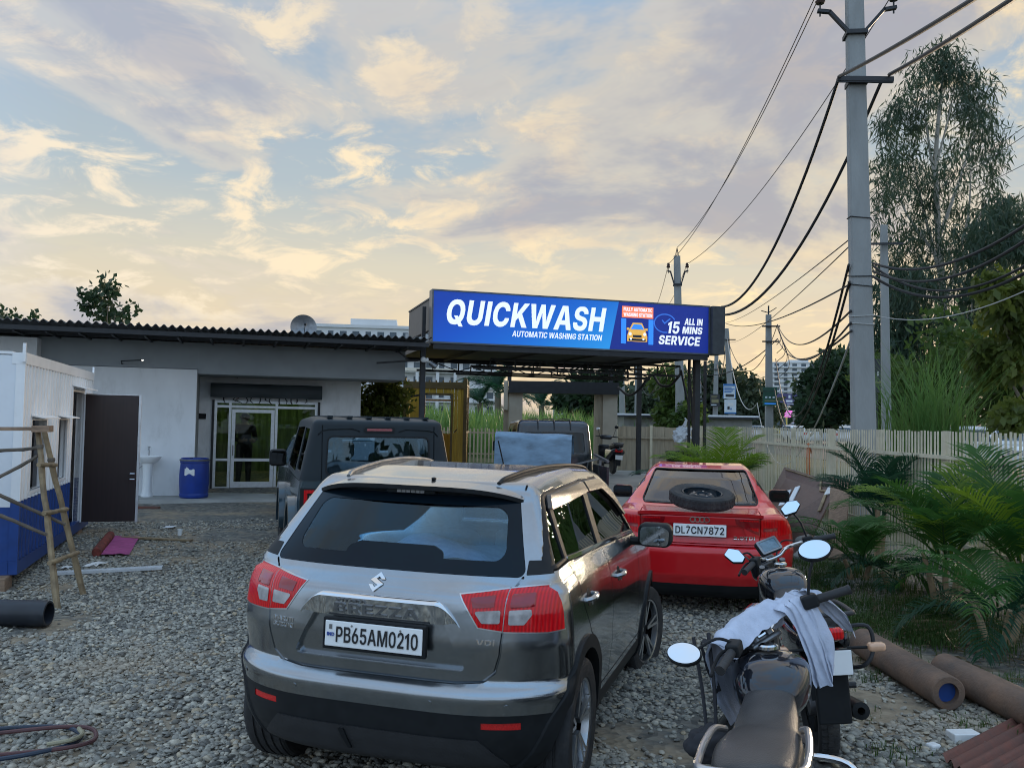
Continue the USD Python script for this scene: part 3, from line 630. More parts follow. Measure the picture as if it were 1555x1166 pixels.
# ---------------------------------------------------------------- canopy: roof deck, trusses and posts
cn = thing('canopy', 'dark steel drive through canopy with trusses and posts behind the blue signboard', 'canopy', S0, SY)
m = MB(); m.box((.02, .305, sz0-.06), (SL+.2, 4.6, sz0+.06)); obj('deck', m, 'steel_black', cn, False)
m = MB(); m.box((.02, .0, sz0-.16), (SL, .06, sz0-fw-.002)); m.box((.02, 4.4, sz0-.12), (SL, 4.5, sz0-.061)); obj('edge_beam', m, 'steel_black', cn, False)
def truss(t, s0, s1, zt, zb, n, r=.022):
    m = MB(); zc = lambda s_: zb + .10*(1-abs(2*(s_-s0)/(s1-s0)-1)) * 0
    m.bar((s0, t, zb), (s1, t, zb-.02), .05); m.bar((s0+.4, t, zt), (s1, t, zt), .045)
    for i in range(n+1):
        s_ = s0 + .4 + (s1-s0-.4)*i/n; m.bar((s_, t, zb), (s_, t, zt), .026)
        if i < n: sn = s0+.4+(s1-s0-.4)*(i+1)/n; m.bar((s_, t, zb if i % 2 else zt), (sn, t, zt if i % 2 else zb), .022)
    obj('truss', m, 'steel_black', cn, False)
truss(1.2, 1.2, SL-.1, sz0-.24, sz0-.46, 8); truss(2.9, .2, SL-.1, sz0-.24, sz0-.46, 9); truss(4.3, 1.5, SL-.1, sz0-.22, sz0-.44, 8)
m = MB()
for s_ in (1.2, 2.6, 4.0, 5.3, 6.2): m.bar((s_, .6, sz0-.10), (s_, 4.4, sz0-.10), .04)
obj('cross_ties', m, 'steel_black', cn, False)
def post(px, t, w, zb=None, zt=None):
    s_ = sof(px, t, S0) if False else None
    q = at(px, 640, 1.0); q = q[:2]/q[1]; e, n = RS[:2, 0], RS[:2, 1]; b = S0[:2] + n*t
    s_, k = np.linalg.solve(np.array([[e[0], -q[0]], [e[1], -q[1]]]), -b)
    p = b + e*s_; g = float(gz(*p)) if zb is None else zb
    m = MB(); m.box((s_-w/2, t-w/2, g), (s_+w/2, t+w/2, (sz0-.05) if zt is None else zt)); m.box((s_-w, t-w, g), (s_+w, t+w, g+.015)); obj('post', m, 'steel_black', cn, False)
    return s_
sp0 = post(640, .45, .11); sp1 = post(1057, .35, .13); post(1046, .6, .05); post(970, 4.3, .11); post(1070, 1.5, .06)
m = MB(); m.bar((sp0-1.0, .45, 3.05), (sp0+.1, .45, 3.16), .04); m.bar((sp0-.3, .45, 3.14), (sp0-.7, .45, 3.42), .03); m.bar((-.2, .45, sz0-.1), (sp0-1.4, .45, sz0-.1), .06); m.bar((sp0, .45, 3.0), (sp0, .45, sz1-.3), .08)
obj('bracket', m, 'steel_black', cn, False)
fl = thing('flood_lamp', 'small white security lamp clamped to the left canopy post', 'lamp', S0 + RS @ np.array([sp0, .3, 3.1]), SY)
m = MB(); m.cyl((-.02, 0, .03), (.09, 0, .05), .045, 12); m.ball((-.02, 0, .05), .06, 2); obj('housing', m, 'container_white', fl); m = MB(); m.cyl((.12, -.03, -.01), (.26, -.07, -.10), .05, 12, .065); obj('lamp_head', m, 'metal_grey', fl)

# steel banner box on the gate far behind, gate portal with two pillars
gD = 26.0
gp_ = thing('gate_portal', 'beige gate portal of two pillars under a black beam beyond the canopy', 'gate', (0, 0, 0))
def px_box(m, x0, x1, y0, y1, d, th, dz=0):
    a, b = at(x0, y1, d), at(x1, y0, d); a2 = at(x1, y1, d)
    m.box((a[0], d, min(a[2], a2[2])), (b[0], d+th, b[2]))
    return a, b
g0 = .45
for xa, xb, side in ((773, 794, 0), (916, 938, 0)):
    p0, p1 = at(xa, 598, gD), at(xb, 598, gD); m = MB(); m.box((p0[0], gD, g0), (p1[0], gD+.5, 2.70)); obj('pillar', m, 'pillar_beige', gp_, False)
    m = MB(); q0 = at(xa-8 if xa < 800 else xa-12, 598, gD+.04); m.box((q0[0], gD+.04, g0), (p0[0]-.003, gD+.40, 2.70)); obj('pilaster', m, 'fence_beige', gp_, False)
m = MB(); p0, p1 = at(772, 590, gD), at(940, 590, gD); m.box((p0[0], gD-.12, 2.703), (p1[0], gD+.55, 3.05)); obj('beam', m, 'steel_black', gp_, False)
m = MB(); m.box((at(772, 590, gD-.1)[0]-.13, gD-.05, 2.2), (at(772, 590, gD-.1)[0]-.01, gD+.1, 3.05)); obj('post', m, 'pillar_beige', gp_, False)
m = MB()
for px in (928, 774): q = at(px, 560, gD+.2); m.box((q[0]-.06, gD+.14, 3.052), (q[0]+.06, gD+.26, 3.6))
obj('strut', m, 'steel_black', gp_, False)

# guard booth of yellow boards
bD = 24.6; b0 = at(613, 640, bD)[0]; b1 = at(705, 640, bD)[0]; gb = float(gz(-2, 25)) + .05; bt = at(660, 581, bD)[2]
bo = thing('guard_booth', 'small yellow boarded guard booth with dark posts behind the off-roader', 'booth', (0, 0, 0))
d0_, d1_ = at(640, 640, bD)[0], at(684, 640, bD)[0]; wt = at(660, 600, bD)[2]
def boards(xa, xb, y, z0, z1, n):
    e = np.linspace(xa, xb, n+1)
    for i in range(n):
        m = MB(); m.box((e[i]+.004, y + .006*(i % 2), z0), (e[i+1]-.004, y+.03, z1)); obj('board', m, 'yellow_ply', bo, False)
boards(b0, d0_, bD, gb, bt, 3); boards(d1_, b1, bD, gb, bt, 4); boards(d0_, d1_, bD, wt, bt, 4)
m = MB()
for xx in (b0-.03, b1-.03): m.box((xx, bD-.02, gb), (xx+.09, bD+.07, bt+.12))
m.box((b0, bD-.015, bt-.16), (b1, bD-.001, bt+.02)); m.box((d0_-.05, bD-.012, gb), (d0_, bD-.001, wt+.05)); m.box((d1_, bD-.012, gb), (d1_+.06, bD-.001, wt+.05)); m.box((d0_, bD-.012, wt), (d1_, bD-.001, wt+.06))
for i in range(9): m.box((b0+.1+i*.19, bD, bt+.021), (b0+.14+i*.19, bD+.04, bt+.07))
obj('frame', m, 'yellow_frame', bo, False)
dep = 2.0; yy = np.linspace(bD+.08, bD+dep, 6)
for i in range(5):
    for (z0, z1) in ((gb, gb+.95), (bt-.35, bt)):
        m = MB(); m.box((b1-.03, yy[i]+.004, z0), (b1+.0, yy[i+1]-.004, z1)); obj('board', m, 'yellow_ply', bo, False)
m = MB()
for y in (bD+.1, bD+1.0, bD+dep-.05): m.box((b1-.032, y, gb), (b1+.025, y+.07, bt+.15))
m.box((b1-.03, bD+.1, gb+.951), (b1+.05, bD+dep, gb+1.0)); m.box((b1-.03, bD+.1, bt-.05), (b1+.03, bD+dep, bt)); obj('window_frame', m, 'yellow_frame', bo, False)
m = MB(); m.box((b0, bD+dep, gb), (d0_-.1, bD+dep+.03, bt)); m.box((d1_+.1, bD+dep, gb), (b1, bD+dep+.03, bt)); m.box((b0, bD+.08, gb), (b0+.03, bD+dep, bt)); m.box((b0, bD+.04, bt-.02), (b1-.04, bD+dep, bt)); m.box((d0_-.1, bD+dep, gb), (d1_+.1, bD+dep+.03, gb+.9)); obj('rear_wall', m, 'yellow_ply', bo, False)
m = MB(); m.box((d0_-.09, bD+dep-.02, wt-.12), (d1_+.09, bD+dep+.02, wt-.06)); obj('shutter', m, 'container_white', bo, False)
m = MB(); m.tube([(d1_+.12, bD-.01, gb+.98), (d1_+.12, bD-.06, gb+.98), (d1_+.19, bD-.06, gb+1.06)], .014, 6); obj('handle', m, 'steel_black', bo)
# small steel frame left of the booth
m = MB(); a = at(606, 605, 23.5); m.bar((a[0], 23.5, gb-.3), (a[0], 23.5, a[2]), .06); m.bar((a[0], 23.5, a[2]), (a[0]+.7, 23.9, a[2]+.15), .05)
obj('steel_rail', m, 'steel_black', label='thin dark steel handrail left of the yellow booth', cat='rail')
# ================================================================ SITE CABIN on the left
C0 = at(22, 872, 9.3); C0[2] = .20
def uof(px, x=0.0):
    q = at(px, 640, 1.0); q = q[:2]/q[1]; e, n = RB[:2, 1], RB[:2, 0]; b = C0[:2] + n*x
    return np.linalg.solve(np.array([[e[0], -q[0]], [e[1], -q[1]]]), -b)[0]
def zu(px, py, u, x=0.0):
    p = C0 + RB @ np.array([x, u, 0]); return at(px, py, p[1]/at(px, py, 1.0)[1])[2] - C0[2]
cb_ = thing('site_cabin', 'white and blue ribbed portable cabin with small windows and open brown door', 'cabin', C0, YAW)
CL, CT, CS = uof(136), 2.28, .72
w1, w2, dr_ = (uof(46), uof(68)), (uof(87), uof(100)), (uof(107), uof(107)+.86)
wb1, wt_ = zu(46, 746, w1[0]), zu(46, 638, w1[0]); wb2 = zu(87, 729, w2[0]); dz1 = 1.95
T = .06
holes = [(w1[0], w1[1], wb1, wt_), (w2[0], w2[1], wb2, wt_), (dr_[0], dr_[1], .06, dz1)]
def walled(z0, z1):
    m = MB(); us = sorted({0.0, CL} | {h[0] for h in holes} | {h[1] for h in holes})
    for a, b in zip(us[:-1], us[1:]):
        hs = [h for h in holes if h[0] <= a + 1e-6 and h[1] >= b - 1e-6]
        segs = [(z0, z1)]
        for h in hs: segs = [(p, q) for s in segs for p, q in ((s[0], min(s[1], h[2])), (max(s[0], h[3]), s[1])) if q > p + 1e-4]
        for p, q in segs: m.box((-T, a, p), (0, b, q))
    return m
def ribs(z0, z1, u0, u1, pitch=.17):
    m = MB()
    for u in np.arange(u0, u1, pitch):
        segs = [(z0, z1)]
        for h in holes:
            if h[0] - .05 < u + .03 and h[1] + .05 > u: segs = [(p, q) for s in segs for p, q in ((s[0], min(s[1], h[2]-.04)), (max(s[0], h[3]+.04), s[1])) if q > p + .01]
        for p, q in segs:
            m.add([[0.001, u, p], [.034, u+.02, p], [.034, u+.068, p], [0.001, u+.088, p], [0.001, u, q], [.034, u+.02, q], [.034, u+.068, q], [0.001, u+.088, q]], [(0, 1, 5, 4), (1, 2, 6, 5), (2, 3, 7, 6), (4, 5, 6, 7), (0, 3, 2, 1)])
    return m
obj('wall', walled(CS+.002, CT-.12), 'container_white', cb_, False, label='white ribbed upper side wall'); obj('wall', walled(.10, CS), 'container_blue', cb_, False, label='blue ribbed lower side wall')
R1, R2 = ribs(CS+.002, CT-.122, .05, CL-.06), ribs(.102, CS, .06, CL-.06)
obj('ribs', R1, 'container_white', cb_, False, kind='stuff'); obj('ribs', R2, 'container_blue', cb_, False, kind='stuff')
m = MB(); m.box((-2.4, -.03, .66), (-.062, .03, CT-.03)); obj('end_wall', m, 'container_pale', cb_, False); m = MB(); m.box((-2.4, -.028, .06), (-.062, .03, .658)); obj('end_wall', m, 'container_blue', cb_, False)
m = MB(); m.box((-2.4, CL-.05, .06), (-.061, CL, CT-.13)); m.box((-2.4, .031, .06), (-2.34, CL-.051, CT)); m.box((-2.34, .031, CT-.06), (-.061, CL-.051, CT-.02)); obj('rear_walls', m, 'container_pale', cb_, False)
m = MB(); m.box((-2.34, .031, .0), (-.061, CL, .058)); obj('floor', m, 'ply_brown', cb_, False)
m = MB(); m.box((-2.42, -.05, -.02), (.025, CL+.02, .099-.04)) if False else m.box((-.06, -.04, -.04), (.03, CL+.02, .098)); m.box((-2.4, -.045, -.04), (-.061, -.031, .098)); obj('base_rail', m, 'container_blue', cb_, False)
m = MB(); m.box((-.10, -.035, CT-.118), (.035, CL+.02, CT)); m.box((-2.42, -.035, CT-.02), (-.101, CL+.02, CT+.01)); obj('roof_rail', m, 'container_white', cb_, False)
for u in (-.038, CL-.02):
    for z0, z1 in ((.099, CS), (CS+.001, CT-.119)): m = MB(); m.box((-.06, u, z0), (.028, u+.06, z1)); obj('corner_post', m, 'container_blue' if z0 < .5 else 'container_white', cb_, False)
m = MB(); m.box((.0, -.06, CT-.1), (.03, -.036, CT+.10)); obj('lifting_lug', m, 'container_white', cb_, False); m = MB(); m.box((.01, CL+.021, CT-.16), (.035, CL+.05, CT+.09)); obj('lifting_lug', m, 'container_white', cb_, False)
for (a, b), z0 in ((w1, wb1), (w2, wb2)):
    m = MB(); f = .035
    m.box((-.02, a-f, z0-f), (.024, a, wt_+f)); m.box((-.02, b, z0-f), (.024, b+f, wt_+f)); m.box((-.02, a, z0-f), (.024, b, z0)); m.box((-.02, a, wt_), (.024, b, wt_+f))
    wf = obj('window', m, 'container_white', cb_, False)
    m = MB(); mid = (a+b)/2; m.box((-.035, a, z0), (-.03, mid, wt_)); obj('pane', m, 'car_glass_dark', wf, False)
    m = MB(); m.add([[.025, a-.06, wt_+.06], [.025, b+.06, wt_+.06], [.16, b+.06, wt_+.03], [.16, a-.06, wt_+.03], [.025, a-.06, wt_+.045], [.025, b+.06, wt_+.045], [.16, b+.06, wt_+.018], [.16, a-.06, wt_+.018]], [(0, 3, 2, 1), (4, 5, 6, 7), (2, 3, 7, 6), (0, 4, 7, 3), (1, 2, 6, 5)]); obj('awning', m, 'container_white', wf, False)
m = MB(); m.box((-.07, dr_[0]-.04, .06), (.026, dr_[0], dz1+.04)); m.box((-.07, dr_[1], .06), (.026, dr_[1]+.05, dz1+.04)); m.box((-.07, dr_[0], dz1), (.026, dr_[1], dz1+.04)); obj('door_frame', m, 'container_white', cb_, False)
m = MB(); m.add([[.027, dr_[0]-.1, dz1+.09], [.027, dr_[1]+.05, dz1+.09], [.20, dr_[1]+.05, dz1+.05], [.20, dr_[0]-.1, dz1+.05], [.027, dr_[0]-.1, dz1+.075], [.027, dr_[1]+.05, dz1+.075], [.2, dr_[1]+.05, dz1+.035], [.2, dr_[0]-.1, dz1+.035]], [(0, 3, 2, 1), (4, 5, 6, 7), (2, 3, 7, 6), (0, 4, 7, 3), (1, 2, 6, 5)]); obj('awning', m, 'container_white', cb_, False)
m = MB(); DW = .75; yd = dr_[1]+.01
m.box((.05, yd, .08), (.05+DW-.03, yd+.04, dz1-.02)); door = obj('door', m, 'door_brown', cb_, False, label='open dark brown door leaf facing the yard')
m = MB(); m.box((.051+DW-.03, yd-.003, .07), (.055+DW, yd+.045, dz1-.01)); m.box((.05, yd-.003, dz1-.019), (.05+DW-.03, yd+.045, dz1-.005)); obj('edge_trim', m, 'aluminium', door, False)
for z in (.78, .70): m = MB(); m.tube([(DW-.06, yd-.002, z), (DW-.06, yd-.04, z), (DW-.0, yd-.04, z)], .011, 6); obj('handle', m, 'steel_bright', door)
m = MB(); m.box((.03, yd-.02, .08), (.05, yd+.05, dz1-.02)); obj('hinge_strip', m, 'container_pale', door, False)
for i, (x, y) in enumerate(((-.25, -.1), (-1.3, -.1), (-.2, 3.9))):
    p = C0 + RB @ np.array([x, y, 0]); g = float(gz(p[0], p[1]))
    obj('support_block', MB().tri(rbox_vf((-.22, -.14, g-.03), (.22, .16, C0[2]-.042), .015), np.c_[RB, [[p[0]], [p[1]], [0]]]), 'timber', None, 40, label=['timber block under the near corner of the site cabin', 'timber block further left under the site cabin end wall', 'timber block under the far side of the site cabin'][i], cat='block')

# ---------------------------------------------------------------- bamboo trestle
tr = thing('bamboo_trestle', 'rough bamboo trestle ladder holding a plank beside the site cabin', 'trestle', (0, 0, 0))
def pole(a, b, r0, r1, mt, name, seed=0, n=14, wob=.005):
    a, b = np.asarray(a, float), np.asarray(b, float); t = np.linspace(0, 1, n)[:, None]; P_ = a + (b-a)*t
    r_ = np.random.default_rng(seed); off = np.cumsum(r_.normal(0, wob, (n, 3)), 0); off -= off[0] + (off[-1]-off[0])*t; P_ = P_ + off*.6
    rr = r0 + (r1-r0)*t[:, 0]
    P2, R2 = [], []
    for i in range(n):
        P2.append(P_[i]); R2.append(rr[i]*(1.13 if i % 4 == 2 else 1.0))
    return obj(name, MB().tube(P2, R2, 9), mt, tr)
LB, RB_ = hit(88, 925), hit(128, 902); LT, RT = at(57, 652, 8.75), at(66, 650, 8.95)
pole(LB-[0, 0, .03], LT, .031, .026, 'bamboo', 'leg', 1); pole(RB_-[0, 0, .03], RT, .030, .026, 'bamboo', 'leg', 2)
lerp = lambda a, b, t: a + (b-a)*t
for i, (pl_, pr_) in enumerate((((64, 707), (87, 705)), ((70, 780), (102, 772)), ((79, 853), (119, 838)))):
    tl = (pl_[1]-652)/(925-652); A_ = lerp(LT, LB, tl); B_ = lerp(RT, RB_, (pr_[1]-650)/(902-650)); e = (B_-A_)/np.linalg.norm(B_-A_)
    f = np.array([.05, -.075, 0]); pole(A_-e*.10+f, B_+e*.07+f, .023, .021, 'bamboo', 'rung', 20+i, 8, .004)
for i, (a, b, db) in enumerate((((-60, 688), (62, 680), 8.75), ((-60, 756), (57, 692), 8.7), ((-60, 724), (99, 796), 8.7), ((-60, 760), (71, 812), 8.45))):
    pole(at(*a, 8.0 if i > 1 else 8.6), at(*b, db), .018, .016, 'bamboo_dark', 'brace', 40+i)
p0, p1 = at(-120, 651, 8.5), at(78, 651, 8.72)
m = MB(); m.bar(p0, p1 - (p1-p0)/np.linalg.norm(p1-p0)*.16, .11, .035); obj('plank', m, 'timber', tr, False)
m = MB(); m.bar(p1 - (p1-p0)/np.linalg.norm(p1-p0)*.16, p1, .14, .062); obj('plank_end', m, 'timber', tr, False)
for i, (p, n_) in enumerate(((lerp(LT, LB, .1), 'tie'), (lerp(RT, RB_, .19), 'tie'), (lerp(LT, LB, .47), 'tie'))):
    m = MB(); m.lathe([(.034, -.02), (.038, 0), (.034, .02)], 10, o=p); obj(n_, m, 'bamboo_dark', tr)

# ---------------------------------------------------------------- small things on the left of the yard
p = hit(64, 957); r = .112
m = MB(); m.lathe([(.0, -2.2), (r, -2.2), (r, -.03), (r-.006, 0), (r-.022, .002), (r-.024, -.35), (0, -.36)], 36, axis=0)
bp = obj('black_pipe', m, 'pipe_black', None, 50, label='short thick black pipe lying on the gravel at the left edge', cat='pipe'); xf(bp, (p[0], p[1]+.10, float(gz(p[0], p[1]))+r+.01), math.radians(2))
def hose(name, pts, rad, mt, label, z=.02):
    P_ = spline([np.array([*hit(x, y)[:2], float(gz(*hit(x, y)[:2])) + z + dz]) for x, y, dz in pts], 70)
    obj(name, MB().tube(P_, rad, 8), mt, label=label, cat='hose')
hose('hose', [(-60, 1122, .02), (20, 1118, .03), (90, 1116, .03), (118, 1124, .03), (122, 1134, .03), (100, 1146, .03), (40, 1160, .03), (-30, 1168, .02)], .0125, 'hose_blue', 'dark blue rubber hose looped on the gravel at the bottom left')
hose('hose', [(-60, 1132, .025), (30, 1124, .035), (100, 1119, .04), (138, 1122, .04), (145, 1133, .03), (128, 1143, .03), (80, 1152, .03), (-30, 1160, .02)], .012, 'hose_red', 'dull red rubber hose, the wider loop on the gravel at bottom left')
hose('hose', [(70, 1150, .05), (108, 1144, .055), (124, 1135, .055), (119, 1126, .055)], .0122, 'hose_cream', 'short cream hose end over the blue hose loop')
mr = thing('rolled_mat', 'frayed red carpet roll with a pink sheet on the gravel near the cabin', 'mat', hit(160, 835), 0)
a, b = hit(146, 846) - hit(160, 835), hit(168, 818) - hit(160, 835)
m = MB(); n_ = 26; tt = np.linspace(0, 1, n_); P_ = [a + (b-a)*t + np.array([0, 0, .06]) for t in tt]; m.tube(P_, .055 + .009*np.sin(tt*62), 12); obj('roll', m, 'mat_red', mr)
e = (b-a)/np.linalg.norm(b-a); w_ = np.array([e[1], -e[0], 0])
def rag(name, o, du, dv, mt, par, nu=14, nv=8, amp=.02, seed=0):
    u, v = np.meshgrid(np.linspace(0, 1, nu), np.linspace(0, 1, nv)); Q = o + u[..., None]*du + v[..., None]*dv
    Q[..., 2] += .015 + amp*meshkit.fbm(np.stack([u*3+seed, v*3, u*0], -1), 3, seed)
    i, j = np.meshgrid(np.arange(nv-1), np.arange(nu-1), indexing='ij'); f = np.stack([i*nu+j, i*nu+j+1, (i+1)*nu+j+1, (i+1)*nu+j], -1).reshape(-1, 4)
    return obj(name, (Q.reshape(-1, 3), f), mt, par, True)
rag('pink_sheet', a + w_*.05, (b-a)*1.02, w_*.33, 'mat_pink', mr, seed=3, amp=.03)
p0, p1 = hit(186, 818), hit(291, 823); m = MB(); m.bar(p0+[0, 0, .025], p1+[0, 0, .025], .09, .022); obj('loose_plank', m, 'bamboo', None, False, label='weathered flat wooden plank on the gravel beyond the red mat', cat='plank')
p0, p1 = hit(84, 875), hit(246, 866); m = MB(); m.bar(p0+[0, 0, .03], p1+[0, 0, .03], .05, .03); m.bar(p0+[0, .02, .052], p1+[0, .02, .052], .015, .012); obj('metal_bar', m, 'aluminium', None, False, label='long silver metal bar lying on the gravel behind the trestle', cat='metal bar')
p0 = hit(273, 815); m = MB(); m.lathe([(.0, 0), (.028, 0), (.036, .09), (.033, .09), (.026, .006), (0, .006)], 16, o=p0+[0, 0, .02]); obj('paper_cup', m, 'paper', None, label='tiny white disposable cup standing on the gravel beyond the plank', cat='cup')
for i, (px, py, w, mt, lb) in enumerate(((140, 861, .16, 'paper', 'pale yellow paper scrap on gravel between mat and metal bar'), (100, 865, .09, 'paper', 'small white paper scrap right behind the trestle legs'), (255, 803, .14, 'bag_white', 'grey white scrap on the gravel left of the paper cup'))):
    p = hit(px, py); rag('paper_scrap', p-[w/2, w/2, 0], np.array([w, .1*w, 0]), np.array([.2*w, w*1.4, 0]), mt, None, 6, 6, .04, i); q = stage.GetPrimAtPath('/World/paper_scrap' + ('' if i == 0 else f'_{i:03d}')); tag(q, lb, 'paper scrap')
p = hit(225, 773); m = MB(); m.tri(rbox_vf((-.2, -.05, 0), (.2, .06, .05), .01)); xf(obj('brick', m, 'red_rust', None, 40, label='red brick lying by the platform edge below the washbasin', cat='brick'), p, .05)

# pedestal washbasin
sk = thing('washbasin', 'white ceramic pedestal washbasin against the white office wall', 'washbasin', (0, 0, 0))
ss = sof(227, -.22); P_ = B0 + RB @ np.array([ss, -.24, 0]); P_[2] = FZ - .02
sk.GetAttribute('xformOp:translate').Set(Gf.Vec3d(*P_)); sk.GetAttribute('xformOp:rotateXYZ').Set(Gf.Vec3f(0, 0, math.degrees(YAW)))
m = MB(); m.lathe([(0, 0), (.115, 0), (.12, .03), (.095, .10), (.085, .35), (.09, .55), (.11, .66), (0, .66)], 28); obj('pedestal', m, 'ceramic', sk)
pr_ = [(.0, .63), (.10, .65), (.17, .70), (.225, .77), (.235, .80), (.225, .806), (.20, .79), (.13, .72), (0, .70)]
v = MB().lathe(pr_, 40).mesh(); v = (v[0]*[1.08, .86, 1], v[1]); obj('basin', v, 'ceramic', sk, 50); obj('back_ledge', rbox_vf((-.2, .12, .74), (.2, .225, .815), .02), 'ceramic', sk)
m = MB(); m.tube(spline([(0, .17, .81), (0, .17, .93), (0, .13, .965), (0, .07, .95), (0, .05, .915)], 14), .013, 8); m.cyl((0, .17, .95), (0, .17, .99), .018, 8); m.bar((-.03, .17, .99), (.03, .17, .99), .014); obj('tap', m, 'steel_bright', sk)
m = MB(); m.tube(spline([(-.1, .08, .62), (-.22, .06, .5), (-.3, .12, .36), (-.34, .2, .33)], 14), .009, 6); obj('waste_pipe', m, 'metal_grey', sk)
# blue barrel
P_ = at(294, 757, 17.75); P_[2] = FZ - .02
dm = thing('plastic_barrel', 'blue plastic barrel with a torn paper label beside the shop front', 'barrel', P_, 0)
m = MB(); m.lathe([(0, 0), (.25, 0), (.272, .02), (.28, .07), (.268, .09), (.272, .11), (.286, .30), (.287, .46), (.272, .66), (.268, .685), (.28, .70), (.276, .755), (.262, .785), (.255, .79), (.25, .77), (0, .765)], 48); obj('body', m, 'drum_blue', dm)
m = MB(); m.lathe([(.281, .735), (.292, .74), (.292, .762), (.281, .767)], 48); obj('rim_band', m, 'metal_grey', dm)
for a in (.6, 2.4): m = MB(); m.cyl((.15*math.cos(a), .15*math.sin(a), .766), (.15*math.cos(a), .15*math.sin(a), .786), .035, 14); obj('bung', m, 'plastic_black', dm)
aa = np.linspace(-.36, .34, 15)-PI/2; tp = .07*meshkit.noise(np.c_[aa*9, aa*0, aa*0], 3); V = np.vstack([np.c_[.2895*np.cos(aa), .2895*np.sin(aa), .47 + .02*np.sin(aa*11)], np.c_[.284*np.cos(aa), .284*np.sin(aa), .555 + tp]])
obj('paper_label', (V, np.array([(i, i+1, i+16, i+15) for i in range(14)])), 'paper', dm, True)
# dish antenna and tank seen over the roof
P_ = at(461, 497, 21.5); da = thing('dish_antenna', 'round grey satellite dish on the office roof', 'dish antenna', P_, .35, -.15)
m = MB(); m.lathe([(0, .09), (.12, .08), (.24, .035), (.31, 0), (.315, -.004), (.24, .028), (.12, .07), (0, .08)], 32, axis=1); obj('reflector', m, 'metal_grey', da); m = MB(); m.cyl((0, .1, 0), (0, .14, -.5), .025, 8); obj('mast', m, 'steel_frame', da); m = MB(); m.cyl((0, .02, -.29), (0, -.3, -.02), .01, 6); m.cyl((0, -.3, -.02), (0, -.36, .02), .03, 8); obj('feed_arm', m, 'steel_frame', da)
# ================================================================ FENCE
fy0, fy1, FX = 3.2, 27.0, 5.3
fx = lambda y: FX - .004*(y - 9)
fe = thing('picket_fence', 'long cream metal picket fence along the right side of the yard', 'fence', (0, 0, 0))
ZT = 1.835
posts = [5.0, 6.95, 8.9, 10.84, 12.78, 14.7, 16.65, 18.6, 20.5, 22.5, 24.6, 26.9]
for y in posts:
    g = float(gz(FX, y)); w = .085; m = MB(); m.box((fx(y)-.02, y-w/2, g-.05), (fx(y)+.045, y+w/2, ZT+.005)); obj('post', m, 'fence_paint', fe, False)
k = 0; y = fy0
while y < fy1:
    if min(abs(y - p) for p in posts) > .066:
        g = float(gz(FX, y)); dx, lean = rng.normal(0, .003), rng.normal(0, .004); zt = ZT + rng.normal(0, .006); w = .046
        m = MB(); x = fx(y) + dx
        v = np.array([[x+a, y+b+(lean*(c > 1)), c] for a in (0, .004) for b in (-w/2, w/2) for c in (g+.05, zt)]); m.add(v, [(0, 1, 3, 2), (4, 6, 7, 5), (0, 4, 5, 1), (2, 3, 7, 6), (0, 2, 6, 4), (1, 5, 7, 3)])
        obj('slat', m, 'fence_paint', fe, False)
    y += .088
for z0, z1 in ((1.50, 1.545), (.50, .54)):
    m = MB(); m.add([[fx(fy0)-.055, fy0, z0], [fx(fy1)-.055, fy1, z0], [fx(fy1)-.022, fy1, z0], [fx(fy0)-.022, fy0, z0], [fx(fy0)-.055, fy0, z1], [fx(fy1)-.055, fy1, z1], [fx(fy1)-.022, fy1, z1], [fx(fy0)-.022, fy0, z1]], [(0, 3, 2, 1), (4, 5, 6, 7), (0, 1, 5, 4), (2, 3, 7, 6), (0, 4, 7, 3), (1, 2, 6, 5)]); obj('rail', m, 'fence_paint', fe, False)
ro = hit(1229, 760); yr = FX*1350/(1229-771); m = MB()
m.tube(spline([(FX-.03, yr, 1.40), (FX-.07, yr+.02, 1.575), (FX-.075, yr-.03, 1.4), (FX-.08, yr-.05, .8), (FX-.11, yr-.05, .4)], 30), .012, 6); m.tube(spline([(FX-.07, yr+.09, 1.57), (FX-.08, yr+.08, 1.2), (FX-.09, yr+.02, .8)], 20), .01, 6)
obj('rope', m, 'rope_orange', label='orange rope hanging over the top rail of the cream picket fence', cat='rope')
f2 = thing('board_fence', 'beige boarded fence across the far end beside the gate pillar', 'fence', (0, 0, 0))
e = np.arange(3.22, FX-.02, .145)
for i, x in enumerate(e):
    m = MB(); m.box((x+.003, 27.05+.008*(i % 2), .45), (x+.142, 27.08, 1.78+rng.normal(0, .01))); obj('board', m, 'fence_beige', f2, False)
for x in (3.2, 4.25, 5.25): m = MB(); m.box((x-.04, 26.99, .45), (x+.04, 27.045, 1.83)); obj('post', m, 'fence_paint', f2, False)
m = MB(); m.box((3.2, 27.0, 1.42), (FX, 27.044, 1.47)); obj('rail', m, 'fence_beige', f2, False)
f3 = thing('far_picket_fence', 'thin rusty picket fence between the yellow booth and the gate', 'fence', (0, 0, 0))
for x in np.arange(-9.0, .1, .125): m = MB(); m.box((x, 29.5, .5), (x+.05, 29.52, 1.62+rng.normal(0, .012))); obj('picket', m, 'fence_beige', f3, False)
for z in (.75, 1.45): m = MB(); m.box((-9.0, 29.521, z), (.1, 29.56, z+.05)); obj('rail', m, 'fence_beige', f3, False)
sh = thing('low_shed', 'low grey block shed with a thin roof sheet behind the boarded fence', 'shed', (0, 0, 0))
m = MB(); m.box((4.3, 34, .4), (9.2, 37, 2.16)); obj('wall', m, 'concrete', sh, False); m = MB(); m.box((4.0, 33.8, 2.19), (9.4, 37.3, 2.26)); obj('roof', m, 'container_pale', sh, False); m = MB(); m.box((4.0, 33.78, 2.12), (9.4, 33.86, 2.188)); obj('gutter', m, 'steel_black', sh, False)
